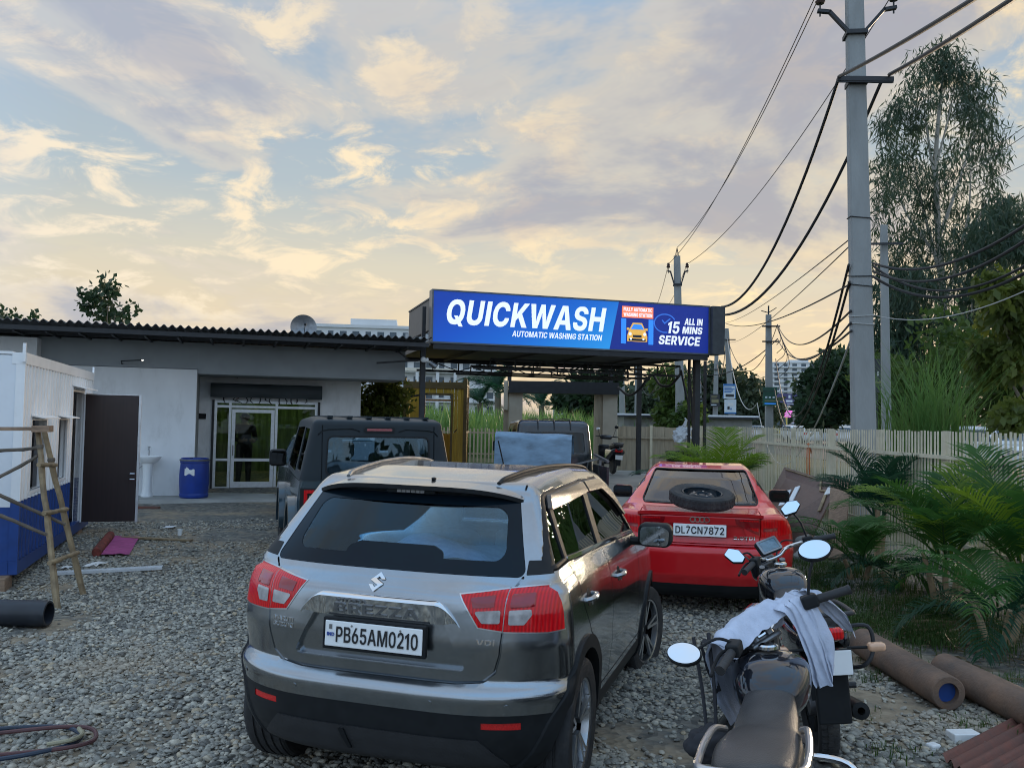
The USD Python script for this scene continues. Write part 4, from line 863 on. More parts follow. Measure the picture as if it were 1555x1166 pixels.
# concrete ramp and drain rails towards the canopy
rp = np.array([hit(868, 800), hit(1060, 800), hit(1010, 712), hit(900, 704)]); rv_ = rp + [0, 0, .055]
V = []; n_ = 12
for i in range(n_+1):
    for j in range(n_+1):
        u, v = i/n_, j/n_; p = (1-u)*((1-v)*rp[0] + v*rp[1]) + u*((1-v)*rp[3] + v*rp[2]); V.append([p[0], p[1], float(gz(p[0], p[1])) + .05])
F = [(i*13+j, i*13+j+1, (i+1)*13+j+1, (i+1)*13+j) for i in range(12) for j in range(12)]
obj('pavement', (np.array(V), np.array(F)), 'concrete_floor', None, True, kind='structure')
for i, (a, b) in enumerate((((880, 713), (985, 708)), ((925, 704), (1005, 716)))):
    p, q = hit(*a), hit(*b); m = MB(); m.bar(p+[0, 0, .10], q+[0, 0, .10], .09, .07); obj('steel_channel', m, 'steel_black', label=['nearer dark steel channel on the ground by the scooter', 'farther dark steel channel crossing beyond the scooter'][i], cat='steel bar')
p = hit(906, 745); m = MB(); m.tri(rbox_vf((-.1, -.06, -.1), (.1, .06, .62), .02)); xf(obj('concrete_bollard', m, 'concrete', None, 40, label='small pale concrete marker post at the edge of the ramp', cat='bollard'), p)

# ================================================================ UTILITY POLES
def conc_pole(px, py, d, top_px, top_py, w0, w1, label, arms=True, wx=.75, zb=None, group=None):
    a, b = at(px, py, d), at(top_px, top_py, d); g = float(gz(a[0], a[1])) - .1
    e = (b - a)/(b[2] - a[2]); base = a + e*(g - a[2]); H = b[2] - g
    p = thing('utility_pole', label, 'utility pole', base, math.radians(-8), 0, 0, group)
    t = np.array([e[0], e[1], 1.0]); R_ = rotz(math.radians(8)); t = R_ @ t
    m = MB(); v = []
    for z, w in ((0, w0), (H, w1)):
        c = .16
        for q in ((-1, -1+c), (-1+c, -1), (1-c, -1), (1, -1+c), (1, 1-c), (1-c, 1), (-1+c, 1), (-1, 1-c)): v.append([q[0]*w/2 + t[0]*z, q[1]*w*wx/2 + t[1]*z, z])
    f = [(i, (i+1) % 8, 8+(i+1) % 8, 8+i) for i in range(8)]; m.add(v, f); m.add(v[8:], [(0, 1, 2), (0, 2, 3), (0, 3, 4), (0, 4, 5), (0, 5, 6), (0, 6, 7)]); obj('shaft', m, 'concrete_pole', p, 30)
    return p, base, H, t, (lambda z: t*z)
def varm(p, t, z, w, half, rise, sc=1.0):
    c = t*z; m = MB(); s_ = .07*sc
    m.box((-w*.62, -w*.62, z-s_*.6), (w*.62, w*.62, z+s_*.2), None, (t[0]*z, t[1]*z, 0)); obj('clamp', m, 'steel_black', p, False); tips = []
    for s in (-1, 1):
        m = MB(); A, B, C = c+[s*w*.5, -w*.4, 0], c+[s*half*.7, -w*.4, rise*.8], c+[s*half, -w*.4, rise*.84]; m.bar(A, B, s_, s_*.6); m.bar(B-[s*.02, 0, .01], C, s_, s_*.6); obj('arm', m, 'steel_black', p, False)
        q = C - [s*.04, 0, 0]; m = MB(); m.cyl(q-[0, 0, .08*sc], q+[0, 0, .12*sc], .012*sc, 6); pi_ = obj('pin', m, 'steel_black', p)
        m = MB(); m.lathe([(0, .10), (.055, .10), (.07, .13), (.045, .15), (.06, .18), (.04, .2), (.05, .225), (.03, .25), (0, .25)], 14); v, f = m.mesh(); obj('insulator', (v*sc + q, f), 'insulator', p); tips.append(q + [0, 0, .22*sc])
    return tips
BP = 14.2
p1, b1_, H1, t1, _ = conc_pole(1311, 645, BP, 1296, -60, .37, .245, 'tall thick concrete pole in front with heavy black cables, nearest of the poles')
R1 = rotz(math.radians(-8)); W1 = lambda q: b1_ + R1 @ np.asarray(q, float)
za = at(1298, 52, BP)[2] - b1_[2]; T1 = varm(p1, t1, za, .26, .60, .42, 1.15)
zb_ = at(1290, 128, BP)[2] - b1_[2]; m = MB(); c = t1*zb_; m.bar(c+[-.33, -.16, .02], c+[.52, -.16, -.02], .10, .055); m.bar(c+[-.33, -.19, .02], c+[.52, -.19, -.02], .02, .10); m.box((-.15, -.14, zb_-.04), (.15, .13, zb_+.04), None, (t1[0]*zb_, t1[1]*zb_, 0)); obj('cross_arm', m, 'steel_black', p1, False)
for py, mt in ((330, 'cable'), (418, 'cable'), (432, 'cable'), (480, 'cable_pale'), (490, 'cable_pale')):
    z = at(1300, py, BP)[2] - b1_[2]; w = .37 - (.37-.245)*z/H1 + .016; h = w*.75; c = t1*z; dz = rng.normal(0, .03, 5)
    m = MB(); m.tube([c+[-w/2, -h/2, dz[0]], c+[w/2, -h/2, dz[1]], c+[w/2, h/2, dz[2]], c+[-w/2, h/2, dz[3]], c+[-w/2, -h/2, dz[0]]], .008, 6); obj('wire_tie', m, mt, p1)
p2, b2_, H2, t2, _ = conc_pole(1033, 640, 31, 1028, 389, .36, .22, 'slim concrete pole with V shaped arms rising behind the signboard', True)
W2 = lambda q: b2_ + R1 @ np.asarray(q, float)
z2 = at(1028, 432, 31)[2] - b2_[2]; T2 = varm(p2, t2, z2, .24, .36, .55, 1.1); m = MB(); c = t2*H2; m.bar(c+[-.05, 0, 0], c+[0, 0, .28], .03); m.bar(c+[.05, 0, 0], c+[0, 0, .28], .03); obj('top_pin', m, 'steel_black', p2, False); T2.append(c+[0, 0, .3])
p3, b3_, H3, t3, _ = conc_pole(1168, 648, 44, 1167, 478, .42, .26, 'concrete pole with tangled cables and a dark green poster near the apartments', False)
W3 = lambda q: b3_ + R1 @ np.asarray(q, float)
for py, hw in ((496, .33), (519, .33)):
    z = at(1167, py, 44)[2] - b3_[2]; m = MB(); m.bar(t3*z+[-hw, -.16, 0], t3*z+[hw*1.6, -.16, 0], .09, .07); obj('cross_arm', m, 'steel_black', p3, False)
c = t3*H3; m = MB(); m.bar(c, c+[0, 0, .45], .06); m.bar(c+[-.35, 0, .2], c+[.0, 0, .1], .04); m.bar(c+[0, 0, .1], c+[.38, 0, .35], .04); obj('top_pin', m, 'steel_black', p3, False)
m = MB(); 
for k in range(5): m.tube(spline([t3*(H3-.55)+[.35, -.2, 0], t3*(H3-1.2-k*.3)+[.55+.1*k, -.25, 0], t3*(H3-1.5-k*.42)+[.35, -.2, 0]], 12), .018, 5)
obj('cable_loops', m, 'cable', p3, kind='stuff')
p4, b4_, H4, t4, _ = conc_pole(1112, 640, 55, 1103, 499, .42, .27, 'concrete pole carrying a blue poster above a pale poster', False)
p5, b5_, H5, t5, _ = conc_pole(1086, 640, 70, 1088, 538, .42, .3, 'thinner concrete pole with a black sign board left of the blue poster', False)
p6, b6_, H6, t6, _ = conc_pole(1064, 640, 82, 1061, 560, .42, .3, 'far concrete pole with a small dark sign beside the canopy post', False)
p7, b7_, H7, t7, _ = conc_pole(967, 640, 60, 968, 556, .38, .28, 'far concrete pole seen under the canopy just left of the thick black post', False)
p8, b8_, H8, t8, _ = conc_pole(945, 640, 48, 944, 556, .36, .28, 'far concrete pole beside the right gate pillar', False)
p9, b9_, H9, t9, _ = conc_pole(1346, 645, 27, 1342, 342, .28, .19, 'slender pale concrete pole just right of the thick pole, vines at its foot', False)
for p_, t_, z_ in ((p4, t4, H4-.7), (p5, t5, H5-1.2), (p6, t6, H6-1.0), (p9, t9, H9-.6)): m = MB(); m.bar(t_*z_+[-.5, -.18, 0], t_*z_+[.5, -.18, 0], .08, .06); obj('cross_arm', m, 'steel_black', p_, False)
# posters and boards tied to the poles
mat('poster_blue', (.03, .16, .42), .5, var=.05); mat('poster_pale', (.62, .70, .74), .5, var=.06, vs=1.5); mat('poster_black', (.03, .032, .034), .5, var=.1); mat('poster_green', (.015, .07, .045), .5, var=.5, vs=.9); mat('poster_olive', (.22, .20, .10), .5, var=.1); mat('poster_purple', (.07, .065, .16), .5, var=.2, vs=.1)
mat('led_pink', (.4, .05, .3), .5, var=.1, emit=(.75, .12, .55), es=.5)
def poster(x0, y0, x1, y1, d, mt, label, bars=(), name='poster', cat='poster'):
    a, b = at(x0, y1, d), at(x1, y0, d); o = (a + b)/2; w, h = b[0]-a[0], b[2]-a[2]; p = thing(name, label, cat, o, -.05)
    m = MB(); m.box((-w/2, 0, -h/2), (w/2, .04, h/2)); obj('board', m, mt, p, False)
    for (u0, v0, u1, v1, mm) in bars: m = MB(); m.box((w*(u0-.5), -.012, h*(v0-.5)), (w*(u1-.5), -.002, h*(v1-.5))); obj('printed_panel', m, mm, p, False)
    return p, w, h
lines = lambda n, v0, v1, mm, u0=.1, u1=.9: [(u0, v0+(v1-v0)*i/n, u0+(u1-u0)*(.7+.3*((i*7) % 3)/2), v0+(v1-v0)*(i+.55)/n, mm) for i in range(n)]
poster(1098, 583, 1117.5, 605, 54.6, 'poster_pale', 'blue bordered white poster, upper of two on the concrete pole', [(0, .86, 1, 1, 'poster_blue'), (0, 0, .05, .86, 'poster_blue'), (.95, 0, 1, .86, 'poster_blue')] + lines(4, .42, .82, 'poster_blue') + [(.2, .12, .85, .30, 'poster_black')])
poster(1100, 606.5, 1118, 628, 54.6, 'poster_pale', 'pale blue poster, lower of two on the concrete pole', [(0, 0, 1, .10, 'poster_blue'), (.25, .3, .45, .5, 'poster_black'), (.5, .28, .62, .4, 'poster_blue'), (.3, .55, .75, .75, 'paper')])
poster(1078.5, 598.5, 1093, 617, 69.6, 'poster_black', 'black sign with pale lines on the thinner concrete pole', lines(2, .7, .9, 'poster_olive') + [(.12, .3, .88, .58, 'poster_olive')] + lines(1, .1, .22, 'poster_pale'))
poster(1059, 604, 1069, 620, 81.6, 'poster_black', 'small far black sign beside the right canopy post', lines(2, .45, .8, 'poster_pale'))
poster(1158.5, 588, 1180, 616, 43.6, 'poster_green', 'dark green and black poster on the pole with tangled cables', [(0, .78, 1, .8, 'poster_black')] + [(.15+.27*i, .42, .30+.27*i, .5, 'poster_pale') for i in range(3)] + [(.12, .24, .92, .30, 'poster_olive'), (.12, .10, .92, .14, 'sign_sky')])
bb, w_, h_ = poster(1180, 598, 1217.5, 615.5, 120, 'poster_purple', 'large purple billboard in front of the far apartments', [(.46, .62, .54, .86, 'poster_pale'), (.36, .30, .62, .46, 'poster_pale'), (.40, .12, .66, .18, 'poster_pale')], 'billboard', 'billboard')
for u in (-.3, .3): m = MB(); m.bar((w_*u, .3, -h_/2-4.5), (w_*u, .3, h_/2), .25); obj('leg', m, 'steel_black', bb, False)
pk, w_, h_ = poster(1191.5, 623.5, 1203, 633, 118, 'led_pink', 'small glowing pink shop sign under the purple billboard', lines(3, .1, .9, 'paper'), 'shop_sign', 'sign')
m = MB(); m.bar((0, .1, -h_/2-2.5), (0, .1, -h_/2), .15); obj('post', m, 'steel_black', pk, False)
db, w_, h_ = poster(1326, 545, 1338, 596, 30, 'poster_black', 'tall dark sign board between the thick and slender poles', [(0, .28, 1, .33, 'poster_olive')], 'sign_board', 'sign')
m = MB(); m.prism(fit_text('D', w_*.0, w_*.22, h_*.0, h_*.13, 600), 0, .01, XZ, (0, -.003, 0)); obj('lettering', m, 'paper', db, False)
m = MB(); m.bar((0, .1, -h_/2-2.4), (0, .1, -h_/2), .1); obj('post', m, 'steel_black', db, False)

# ================================================================ OVERHEAD CABLES
def wire(a, b, sag, r, label, mt='cable', n=22, name='overhead_cable', cat='cable'):
    a, b = np.asarray(a, float), np.asarray(b, float); t = np.linspace(0, 1, n)[:, None]
    P_ = a + (b-a)*t; P_[:, 2] -= (4*sag*t*(1-t))[:, 0]; return obj(name, MB().tube(P_, r, 6), mt, label=label, cat=cat)
aL, aR = W1(t1*zb_+[-.30, -.2, .06]), W1(t1*zb_+[.45, -.2, .06])
wire(aL, at(1640, -105, 6.0), .05, .026, 'thick black cable rising right from the left end of the cross arm')
wire(aR, at(1700, -112, 6.0), .05, .029, 'thickest black cable rising right from the right end of the cross arm')
wire(aL, at(1096, 466, 23), .9, .028, 'thick black cable dropping left from the cross arm to the upper corner of the signboard')
wire(aR+[0, .3, 0], at(1093, 478, 23), 1.0, .030, 'thick black cable passing behind the thick pole down to the signboard')
wire(W1(T1[0]), W2(T2[2]), .5, .009, 'thin wire from the left insulator to the top of the slim pole'); wire(W1(T1[0]+np.array([.06, .1, .3])), W2(T2[0]), .55, .009, 'thin wire from above the left insulator to the slim pole left arm'); wire(W1(T1[1]), W2(T2[1]), .6, .009, 'thin wire from the right insulator to the slim pole right arm')
wire(W2(T2[0]), at(993, 470, 60), .3, .012, 'thin wire falling left behind the signboard from the slim pole'); wire(W2(T2[1]), at(1008, 470, 60), .3, .012, 'second thin wire falling behind the signboard from the slim pole')
wire(W1(T1[0]), at(1360, -420, 6), .2, .009, 'thin wire from the left insulator running back over the yard'); wire(W1(T1[1]), at(1500, -330, 6), .2, .009, 'thin wire from the right insulator running back over the yard')
E3 = W3(t3*(H3-.5)+np.array([.4, -.2, 0])); E3b = W3(t3*(H3-1.2)+np.array([.4, -.2, 0]))
wire(at(1289, 402, BP-.1), at(1178, 545, 43), 2.6, .022, 'black cable swinging down from the thick pole towards the pole with tangled cables')
wire(at(1290, 428, BP-.1), at(1176, 590, 43.5), 2.2, .022, 'black cable drooping lower between the thick pole and the green poster')
wire(at(1292, 472, BP-.1), E3, .75, .018, 'black cable in a shallow curve to the upper arm of the tangled pole'); wire(at(1292, 490, BP-.1), E3, 1.1, .018, 'black cable in a deeper curve to the upper arm of the tangled pole'); wire(at(1293, 502, BP-.1), E3b, .7, .018, 'black cable to the lower arm of the tangled pole')
wire(at(1290, 432, BP), at(1102, 491, 40), .35, .014, 'thin dark wire from the thick pole towards the signboard end'); wire(at(1292, 362, BP), at(1100, 490, 60), .3, .010, 'faint wire from high on the thick pole to the far left'); wire(at(1292, 372, BP), at(1108, 520, 70), .4, .010, 'faint lower wire from the thick pole to the far left')
wire(E3b, W3(0*t3) + np.array([-3.5, 11, 5.9]), 1.6, .024, 'black cable sagging left from the tangled pole to the poster pole'); wire(E3, at(1104, 512, 54.7), 2.2, .02, 'upper black cable sagging left from the tangled pole to the poster pole'); wire(at(1104, 512, 54.7), at(1150, 612, 46), 1.8, .024, 'pale grey cable looping low between the posters', 'cable_pale')
wire(at(1150, 612, 46), at(1296, 505, BP), 2.6, .018, 'pale cable rising from the green poster towards the thick pole', 'cable_pale')
wire(at(1103, 517, 55), at(1089, 552, 70), 1.6, .025, 'short cable drooping between the poster pole and the black sign pole'); wire(at(1089, 552, 70), at(1062, 575, 82), 1.5, .03, 'short cable drooping from the black sign pole to the far pole')
for i, (y0, y1, r, s_, dd, mt) in enumerate(((400, 326, .020, .35, 9, 'cable'), (412, 348, .020, .4, 9, 'cable'), (404, 390, .018, .5, 10, 'cable'), (420, 404, .022, .45, 10, 'cable'), (478, 440, .007, .25, 9, 'cable_pale'), (300, 175, .008, .1, 20, 'cable'), (310, 190, .008, .1, 20, 'cable'), (330, 245, .008, .1, 20, 'cable'))):
    a = at(1326 if i < 5 else 1420, y0 if i < 5 else y0-20, BP+.15 if i < 5 else 30)
    wire(a, at(1620, y1-30, dd), s_, r, ['upper black cable running right from the thick pole', 'second black cable running right from the thick pole', 'third black cable running right past the slender pole', 'lowest thick black cable running right past the slender pole', 'pale thin wire running right at mid height from the thick pole', 'thin wire high at the right edge, uppermost of three', 'thin wire high at the right edge, middle of three', 'thin wire at the right edge, lowest of three'][i], mt)
P_ = lambda x, y, d: at(x, y, d)
for i, pts in enumerate(([P_(938, 588, 25), P_(955, 600, 24.5), P_(972, 590, 24), P_(984, 574, 24), P_(992, 570, 24), P_(1002, 584, 23.5), P_(1018, 585, 23), P_(1035, 566, 22.5)], [P_(1046, 560, 21.5), P_(1050, 600, 21.5), P_(1052, 650, 21.4), P_(1050, 690, 21.4)], [P_(1034, 562, 22), P_(1042, 600, 21.8), P_(1051, 640, 21.5)])):
    obj('hanging_cable', MB().tube(spline(pts, 50), .034 if i == 0 else .025, 7), 'cable', label=['thick black cable in waves from the gate beam to the right canopy post', 'black cable running down the right canopy post', 'black cable slanting down beside the right canopy post'][i], cat='cable')
for i, pts in enumerate(([P_(945, 570, 30), P_(952, 577, 30), P_(966, 572, 30)], [P_(967, 575, 32), P_(985, 600, 30), P_(1010, 560, 24)], [P_(1004, 545, 22), P_(1012, 580, 24), P_(990, 596, 28)])):
    obj('hanging_cable', MB().tube(spline(pts, 30), .012, 5), 'cable', label=['thin looping wire just right of the gate beam', 'thin wire looping deep under the canopy', 'thin wire slanting under the canopy trusses'][i], cat='cable')
# ================================================================ PLANTS
def frond(base, az, el, L, seed, droop=1.0, n=40, wid=.019, lw=.40, name='frond', mt='leaf_palm', par=None):
    """One feathered palm leaf: an arching rib with leaflets on both sides."""
    r_ = np.random.default_rng(seed); t = np.linspace(0, 1, 16)
    ang = el - droop*1.35*t**1.4; ds = L/15
    d = np.c_[np.cos(ang), np.zeros(16), np.sin(ang)]; C = np.vstack([[0, 0, 0], np.cumsum(d[:-1]*ds, 0)]); C[:, 1] += .06*L*np.sin(t*2.2)*r_.normal(0, 1)
    m = MB(); m.tube(C, .011*(1-.85*t)*max(.7, L), 5)
    tt = np.linspace(.16, .99, n)
    for s in (-1, 1):
        for q in tt:
            q = q + r_.normal(0, .006); i = min(14, int(q*15)); f = q*15 - i; p = C[i]*(1-f) + C[i+1]*f; td = C[i+1]-C[i]; td /= np.linalg.norm(td)
            ll = L*lw*(math.sin(PI*min(1, .12+q*.83))**.7)*(1+r_.normal(0, .06)); side = np.array([0, s, 0.]); up = np.cross(td, [0, 1, 0]); up = up*(1 if up[2] > 0 else -1)
            fw = .55 + .5*q; o = side*1.0 + td*fw + up*(.42 + r_.normal(0, .07)); o /= np.linalg.norm(o)
            p1_ = p + o*ll*.5; o2 = o + np.array([0, 0, -.55*droop + r_.normal(0, .08)]); o2 /= np.linalg.norm(o2); p2_ = p1_ + o2*ll*.5
            wv = np.cross(o, up + side*.3); wv = wv/np.linalg.norm(wv)*wid*L**.5*.5
            m.add([p - wv*.5, p + wv*.5, p1_ - wv, p1_ + wv, p2_], [(0, 1, 3), (0, 3, 2), (2, 3, 4)])
    v, f = m.mesh(); v = v @ rotz(az).T + base
    return obj(name, (v, f), mt, par, False)
def palm(label, loc, h, nf, L, seed, mt, mt2=None, stems=3, spread=.12, el=(.55, 1.45), droop=1.0, n=34, azs=None):
    p = thing('areca_palm', label, 'palm', loc); r_ = np.random.default_rng(seed)
    for k in range(stems):
        a = k*2*PI/stems + r_.normal(0, .3); b = np.array([math.cos(a), math.sin(a), 0])*spread*.5; m = MB(); m.tube([b, b*1.6 + [0, 0, h*.6], b*2.2 + [0, 0, h]], [.035, .03, .022], 7); obj('stem', m, 'bamboo', p)
    for k in range(nf):
        a = (k*2.4 + r_.normal(0, .25)) if azs is None else azs[k % len(azs)] + r_.normal(0, .2); e = el[0] + (el[1]-el[0])*r_.random(); b = np.array([math.cos(a)*spread*.4, math.sin(a)*spread*.4, h*(.75+.3*r_.random())])
        frond(b, a, e, L*(.8+.35*r_.random()), seed*100+k, droop*(.8+.4*r_.random()), n, par=p, mt=mt2 if (mt2 and r_.random() < .35) else mt)
    return p
def gp3(x, y): return (x, y, float(gz(x, y)))
palm('dark leaved palm against the fence beside the leaning brown boards', gp3(4.95, 12.0), .75, 15, 1.05, 3, 'leaf_palm_dark', None, 3, .15, (.75, 1.5), .8)
palm('bright yellow green palm against the fence at the right, tallest fronds of the row', gp3(4.62, 9.45), .55, 17, 1.12, 5, 'leaf_palm', 'leaf_palm_yellow', 4, .22, (.7, 1.5), .85)
palm('bright green palm at the right edge of the photo with fronds over the fence', gp3(5.0, 8.7), .6, 13, 1.15, 8, 'leaf_palm', 'leaf_palm_yellow', 3, .2, (.65, 1.45), .9)
palm('low drooping dark palm beside the pipes at the right edge', gp3(4.25, 7.75), .35, 14, 1.15, 11, 'leaf_palm_dark', 'leaf_palm', 3, .2, (.2, 1.1), 1.15)
palm('small low green palm in front of the dark leaved palm', gp3(4.15, 10.6), .28, 12, .85, 14, 'leaf_palm', None, 2, .15, (.25, 1.3), 1.0)
palm('young palm with arching dark fronds between the fence palms', gp3(4.45, 10.3), .2, 9, .9, 17, 'leaf_palm_dark', None, 2, .15, (.15, .7), 1.0)
palm('bright green palm in front of the fence beyond the red car', gp3(3.65, 15.6), .75, 20, 1.15, 21, 'leaf_palm_yellow', 'leaf_palm', 4, .25, (.85, 1.5), .8)
palm('low wide dark fronds left of the bright palm beyond the red car', gp3(3.15, 16.2), .55, 9, 1.0, 24, 'leaf_palm_dark', None, 2, .15, (.3, 1.0), 1.0)
P_ = at(1030, 692, 16.9); tb = thing('black_tub', 'torn black plastic tub beside the palm beyond the red car', 'tub', (P_[0], P_[1], P_[2]-.34))
m = MB(); m.lathe([(0, 0), (.2, 0), (.24, .4), (.25, .4), (.245, .43), (.225, .42), (.19, .03), (0, .03)], 18); obj('body', m, 'plastic_black', tb); 
bgp = thing('plastic_bag', 'crumpled white plastic bag hung on the cables by the canopy post', 'bag', at(1036, 660, 21.3), .2)
def blob(sc, seed, amp=.35, sub=4, f=1.7):
    m = trimesh.creation.icosphere(sub, 1.0); v = np.array(m.vertices); v = v*(1 + amp*(meshkit.fbm(v*f+seed, 4, seed)[:, None]-.5)*2) + .06*(meshkit.fbm(v*5+seed, 3, seed+5)[:, None]-.5)*v
    return v*sc, np.array(m.faces)
v, f = blob((.20, .12, .20), 5, .6, 4, 2.3); v[:, 2] += .12*v[:, 0]; obj('bag_body', (v, f), 'bag_white', bgp); m = MB(); m.tube([(.05, 0, .2), (.1, 0, .36), (.06, 0, .4)], [.05, .03, .02], 6); m.add(*blob((.14, .08, .1), 9, .5, 3)); obj('bag_knot', m, 'bag_white', bgp, True)

def blades(n, area, h, w, seed, bend=.5, clump=None):
    r_ = np.random.default_rng(seed); m_v, m_f = [], []
    x0, x1, y0, y1 = area
    for i in range(n):
        if clump is None: x, y = r_.uniform(x0, x1), r_.uniform(y0, y1)
        else:
            c = clump[r_.integers(len(clump))]; x, y = c[0] + r_.normal(0, c[2]), c[1] + r_.normal(0, c[2])
        a = r_.uniform(0, 2*PI); hh = h*r_.uniform(.5, 1.15); b = bend*r_.uniform(.2, 1.2)*hh; dx, dy = math.cos(a), math.sin(a); ww = w*r_.uniform(.7, 1.2)
        z = float(gz(x, y)); px, py = -dy*ww/2, dx*ww/2; k = len(m_v)*5
        m_v.append([[x-px, y-py, z], [x+px, y+py, z], [x+dx*b*.3-px*.8, y+dy*b*.3-py*.8, z+hh*.6], [x+dx*b*.3+px*.8, y+dy*b*.3+py*.8, z+hh*.6], [x+dx*b, y+dy*b, z+hh*(1-.25*bend)]]); m_f += [(k, k+1, k+3), (k, k+3, k+2), (k+2, k+3, k+4)]
    return np.array(m_v).reshape(-1, 3), np.array(m_f)
gr = np.random.default_rng(3); cl = [(gr.uniform(3.0, 4.6), gr.uniform(7.4, 12.4), gr.uniform(.1, .3)) for _ in range(42)] + [(gr.uniform(2.7, 3.6), gr.uniform(8.2, 9.8), .25) for _ in range(16)]
obj('grass', blades(11000, (0, 1, 0, 1), .14, .007, 4, .8, cl), 'grass_blade', None, False, label='short green grass growing at the foot of the palms', cat='grass', kind='stuff')
cl2 = [(gr.uniform(2.2, 4.0), gr.uniform(5.0, 7.4), .08) for _ in range(22)]
obj('grass', blades(1300, (0, 1, 0, 1), .09, .006, 5, .9, cl2), 'grass_blade', None, False, label='sparse grass tufts among the stones beside the pipes', cat='grass', kind='stuff')
# litter of dry palm leaves and sticks
m_v, m_f = [], []
for i in range(520):
    x, y = gr.normal(3.95, .45), gr.normal(8.2, .9); z = float(gz(x, y)) + gr.uniform(.005, .05); a = gr.uniform(0, 2*PI); L = gr.uniform(.05, .28); w = gr.uniform(.006, .02); d = np.array([math.cos(a), math.sin(a), gr.normal(0, .15)]); s_ = np.array([-d[1], d[0], gr.normal(0, .3)])*w
    p = np.array([x, y, z]); k = len(m_v)*4; m_v.append([p - s_*.3, p + s_*.3, p + d*L*.5 + s_ + [0, 0, .01], p + d*L]); m_f += [(k, k+1, k+2), (k, k+2, k+3)]
obj('leaf_litter', (np.array(m_v).reshape(-1, 3), np.array(m_f)), 'dry_leaf', None, False, label='dry brown leaf litter on the soil between pipes and palms', cat='leaf litter', kind='stuff')
for i, (a, b, r) in enumerate((((1372, 950), (1455, 952), .016), ((1370, 968), (1420, 962), .011), ((1395, 975), (1480, 960), .012))):
    p, q = hit(*a), hit(*b); obj('stick', MB().tube([p+[0, 0, .03], (p+q)/2+[0, .02, .05], q+[0, 0, .04]], r, 7), 'bamboo', label=['longest pale stick on the soil in front of the palms', 'short dry stick left of the longest pale stick', 'thin dry stick lying slanted just beyond the pipes'][i], cat='stick')

def crown_leaves(cs, n, size, seed, asp=.5, droop=0.0, thick=1.0):
    """Leaf faces scattered through clumps cs = [(centre, radii)]."""
    r_ = np.random.default_rng(seed); w = np.array([np.prod(r)**(2/3) for _, r in cs]); k = r_.choice(len(cs), n, p=w/w.sum())
    C = np.array([c for c, _ in cs])[k]; R = np.array([r for _, r in cs])[k]; d = r_.normal(size=(n, 3)); d /= np.linalg.norm(d, axis=1, keepdims=True)
    rad = r_.random(n)**(.42*thick); P_ = C + d*R*rad[:, None]
    a = r_.normal(size=(n, 3)); a[:, 2] -= droop*2.2; a /= np.linalg.norm(a, axis=1, keepdims=True); b = np.cross(a, r_.normal(size=(n, 3))); b /= np.maximum(np.linalg.norm(b, axis=1, keepdims=True), 1e-6)
    L = size*r_.uniform(.6, 1.35, n)[:, None]; W = L*asp*.5
    V = np.stack([P_, P_ + a*L*.45 + b*W, P_ + a*L, P_ + a*L*.45 - b*W], 1).reshape(-1, 3); i = np.arange(n)*4
    return V, np.vstack([np.c_[i, i+1, i+2], np.c_[i, i+2, i+3]])
def tree(name, label, loc, trunk, limbs, cs, n, size, lm, bm, seed, asp=.5, droop=0.0, cat='tree', group=None, r0=.2, r1=.06):
    t = thing(name, label, cat, loc, 0, group=group); o = np.asarray(loc)
    if trunk is not None:
        m = MB(); P_ = spline(trunk, 18); m.tube(P_, np.linspace(r0, r1, len(P_)), 9); obj('trunk', m, bm, t)
    if limbs:
        m = MB()
        for l, ra in limbs: P_ = spline(l, 10); m.tube(P_, np.linspace(ra, ra*.25, len(P_)), 6)
        obj('limbs', m, bm, t, kind='stuff')
    obj('crown', crown_leaves(cs, n, size, seed, asp, droop), lm, t, False)
    return t
# tall eucalyptus
eD = 42.0; eb = at(1440, 640, eD); eb[2] = float(gz(eb[0], eb[1])); E = lambda x, y, dy=0: at(x, y, eD+dy) - eb
r_ = np.random.default_rng(12); cs = []
env = [(95, 1435, 22), (120, 1432, 52), (150, 1430, 72), (190, 1425, 92), (230, 1430, 98), (275, 1432, 106), (320, 1440, 108), (365, 1440, 110), (405, 1435, 96), (440, 1440, 90)]
for y, xc, hw in env:
    for k in range(int(6 + hw/4.5)):
        x = xc + r_.uniform(-1, 1)*hw; q = E(x, y + r_.normal(0, 13), r_.normal(0, hw*eD/1350*.5)); s_ = r_.uniform(.35, 1.0); cs.append((q, (s_*.85, s_*.85, s_*1.05)))
tk = [E(1428, 640), E(1432, 520), E(1431, 440), E(1424, 340), E(1421, 240), E(1428, 150), E(1434, 100)]
lb = [([E(1431, 430+0), E(1405, 330), E(1385, 240)], .10), ([E(1426, 360), E(1455, 280), E(1480, 200)], .10), ([E(1424, 300), E(1408, 200), E(1402, 140)], .08), ([E(1432, 460), E(1465, 380), E(1500, 300)], .12), ([E(1432, 470), E(1452, 400), E(1470, 330), E(1475, 250)], .10), ([E(1422, 250), E(1440, 180), E(1452, 120)], .06), ([E(1430, 400), E(1380, 330), E(1362, 290)], .08), ([E(1440, 500), E(1500, 420), E(1535, 360)], .09)]
tree('eucalyptus_tree', 'tall thin eucalyptus with drooping leaves rising behind the thick pole', eb, tk, lb, cs, 17500, .40, 'leaf_euc', 'bark_pale', 5, .15, .75, r0=.24, r1=.04)
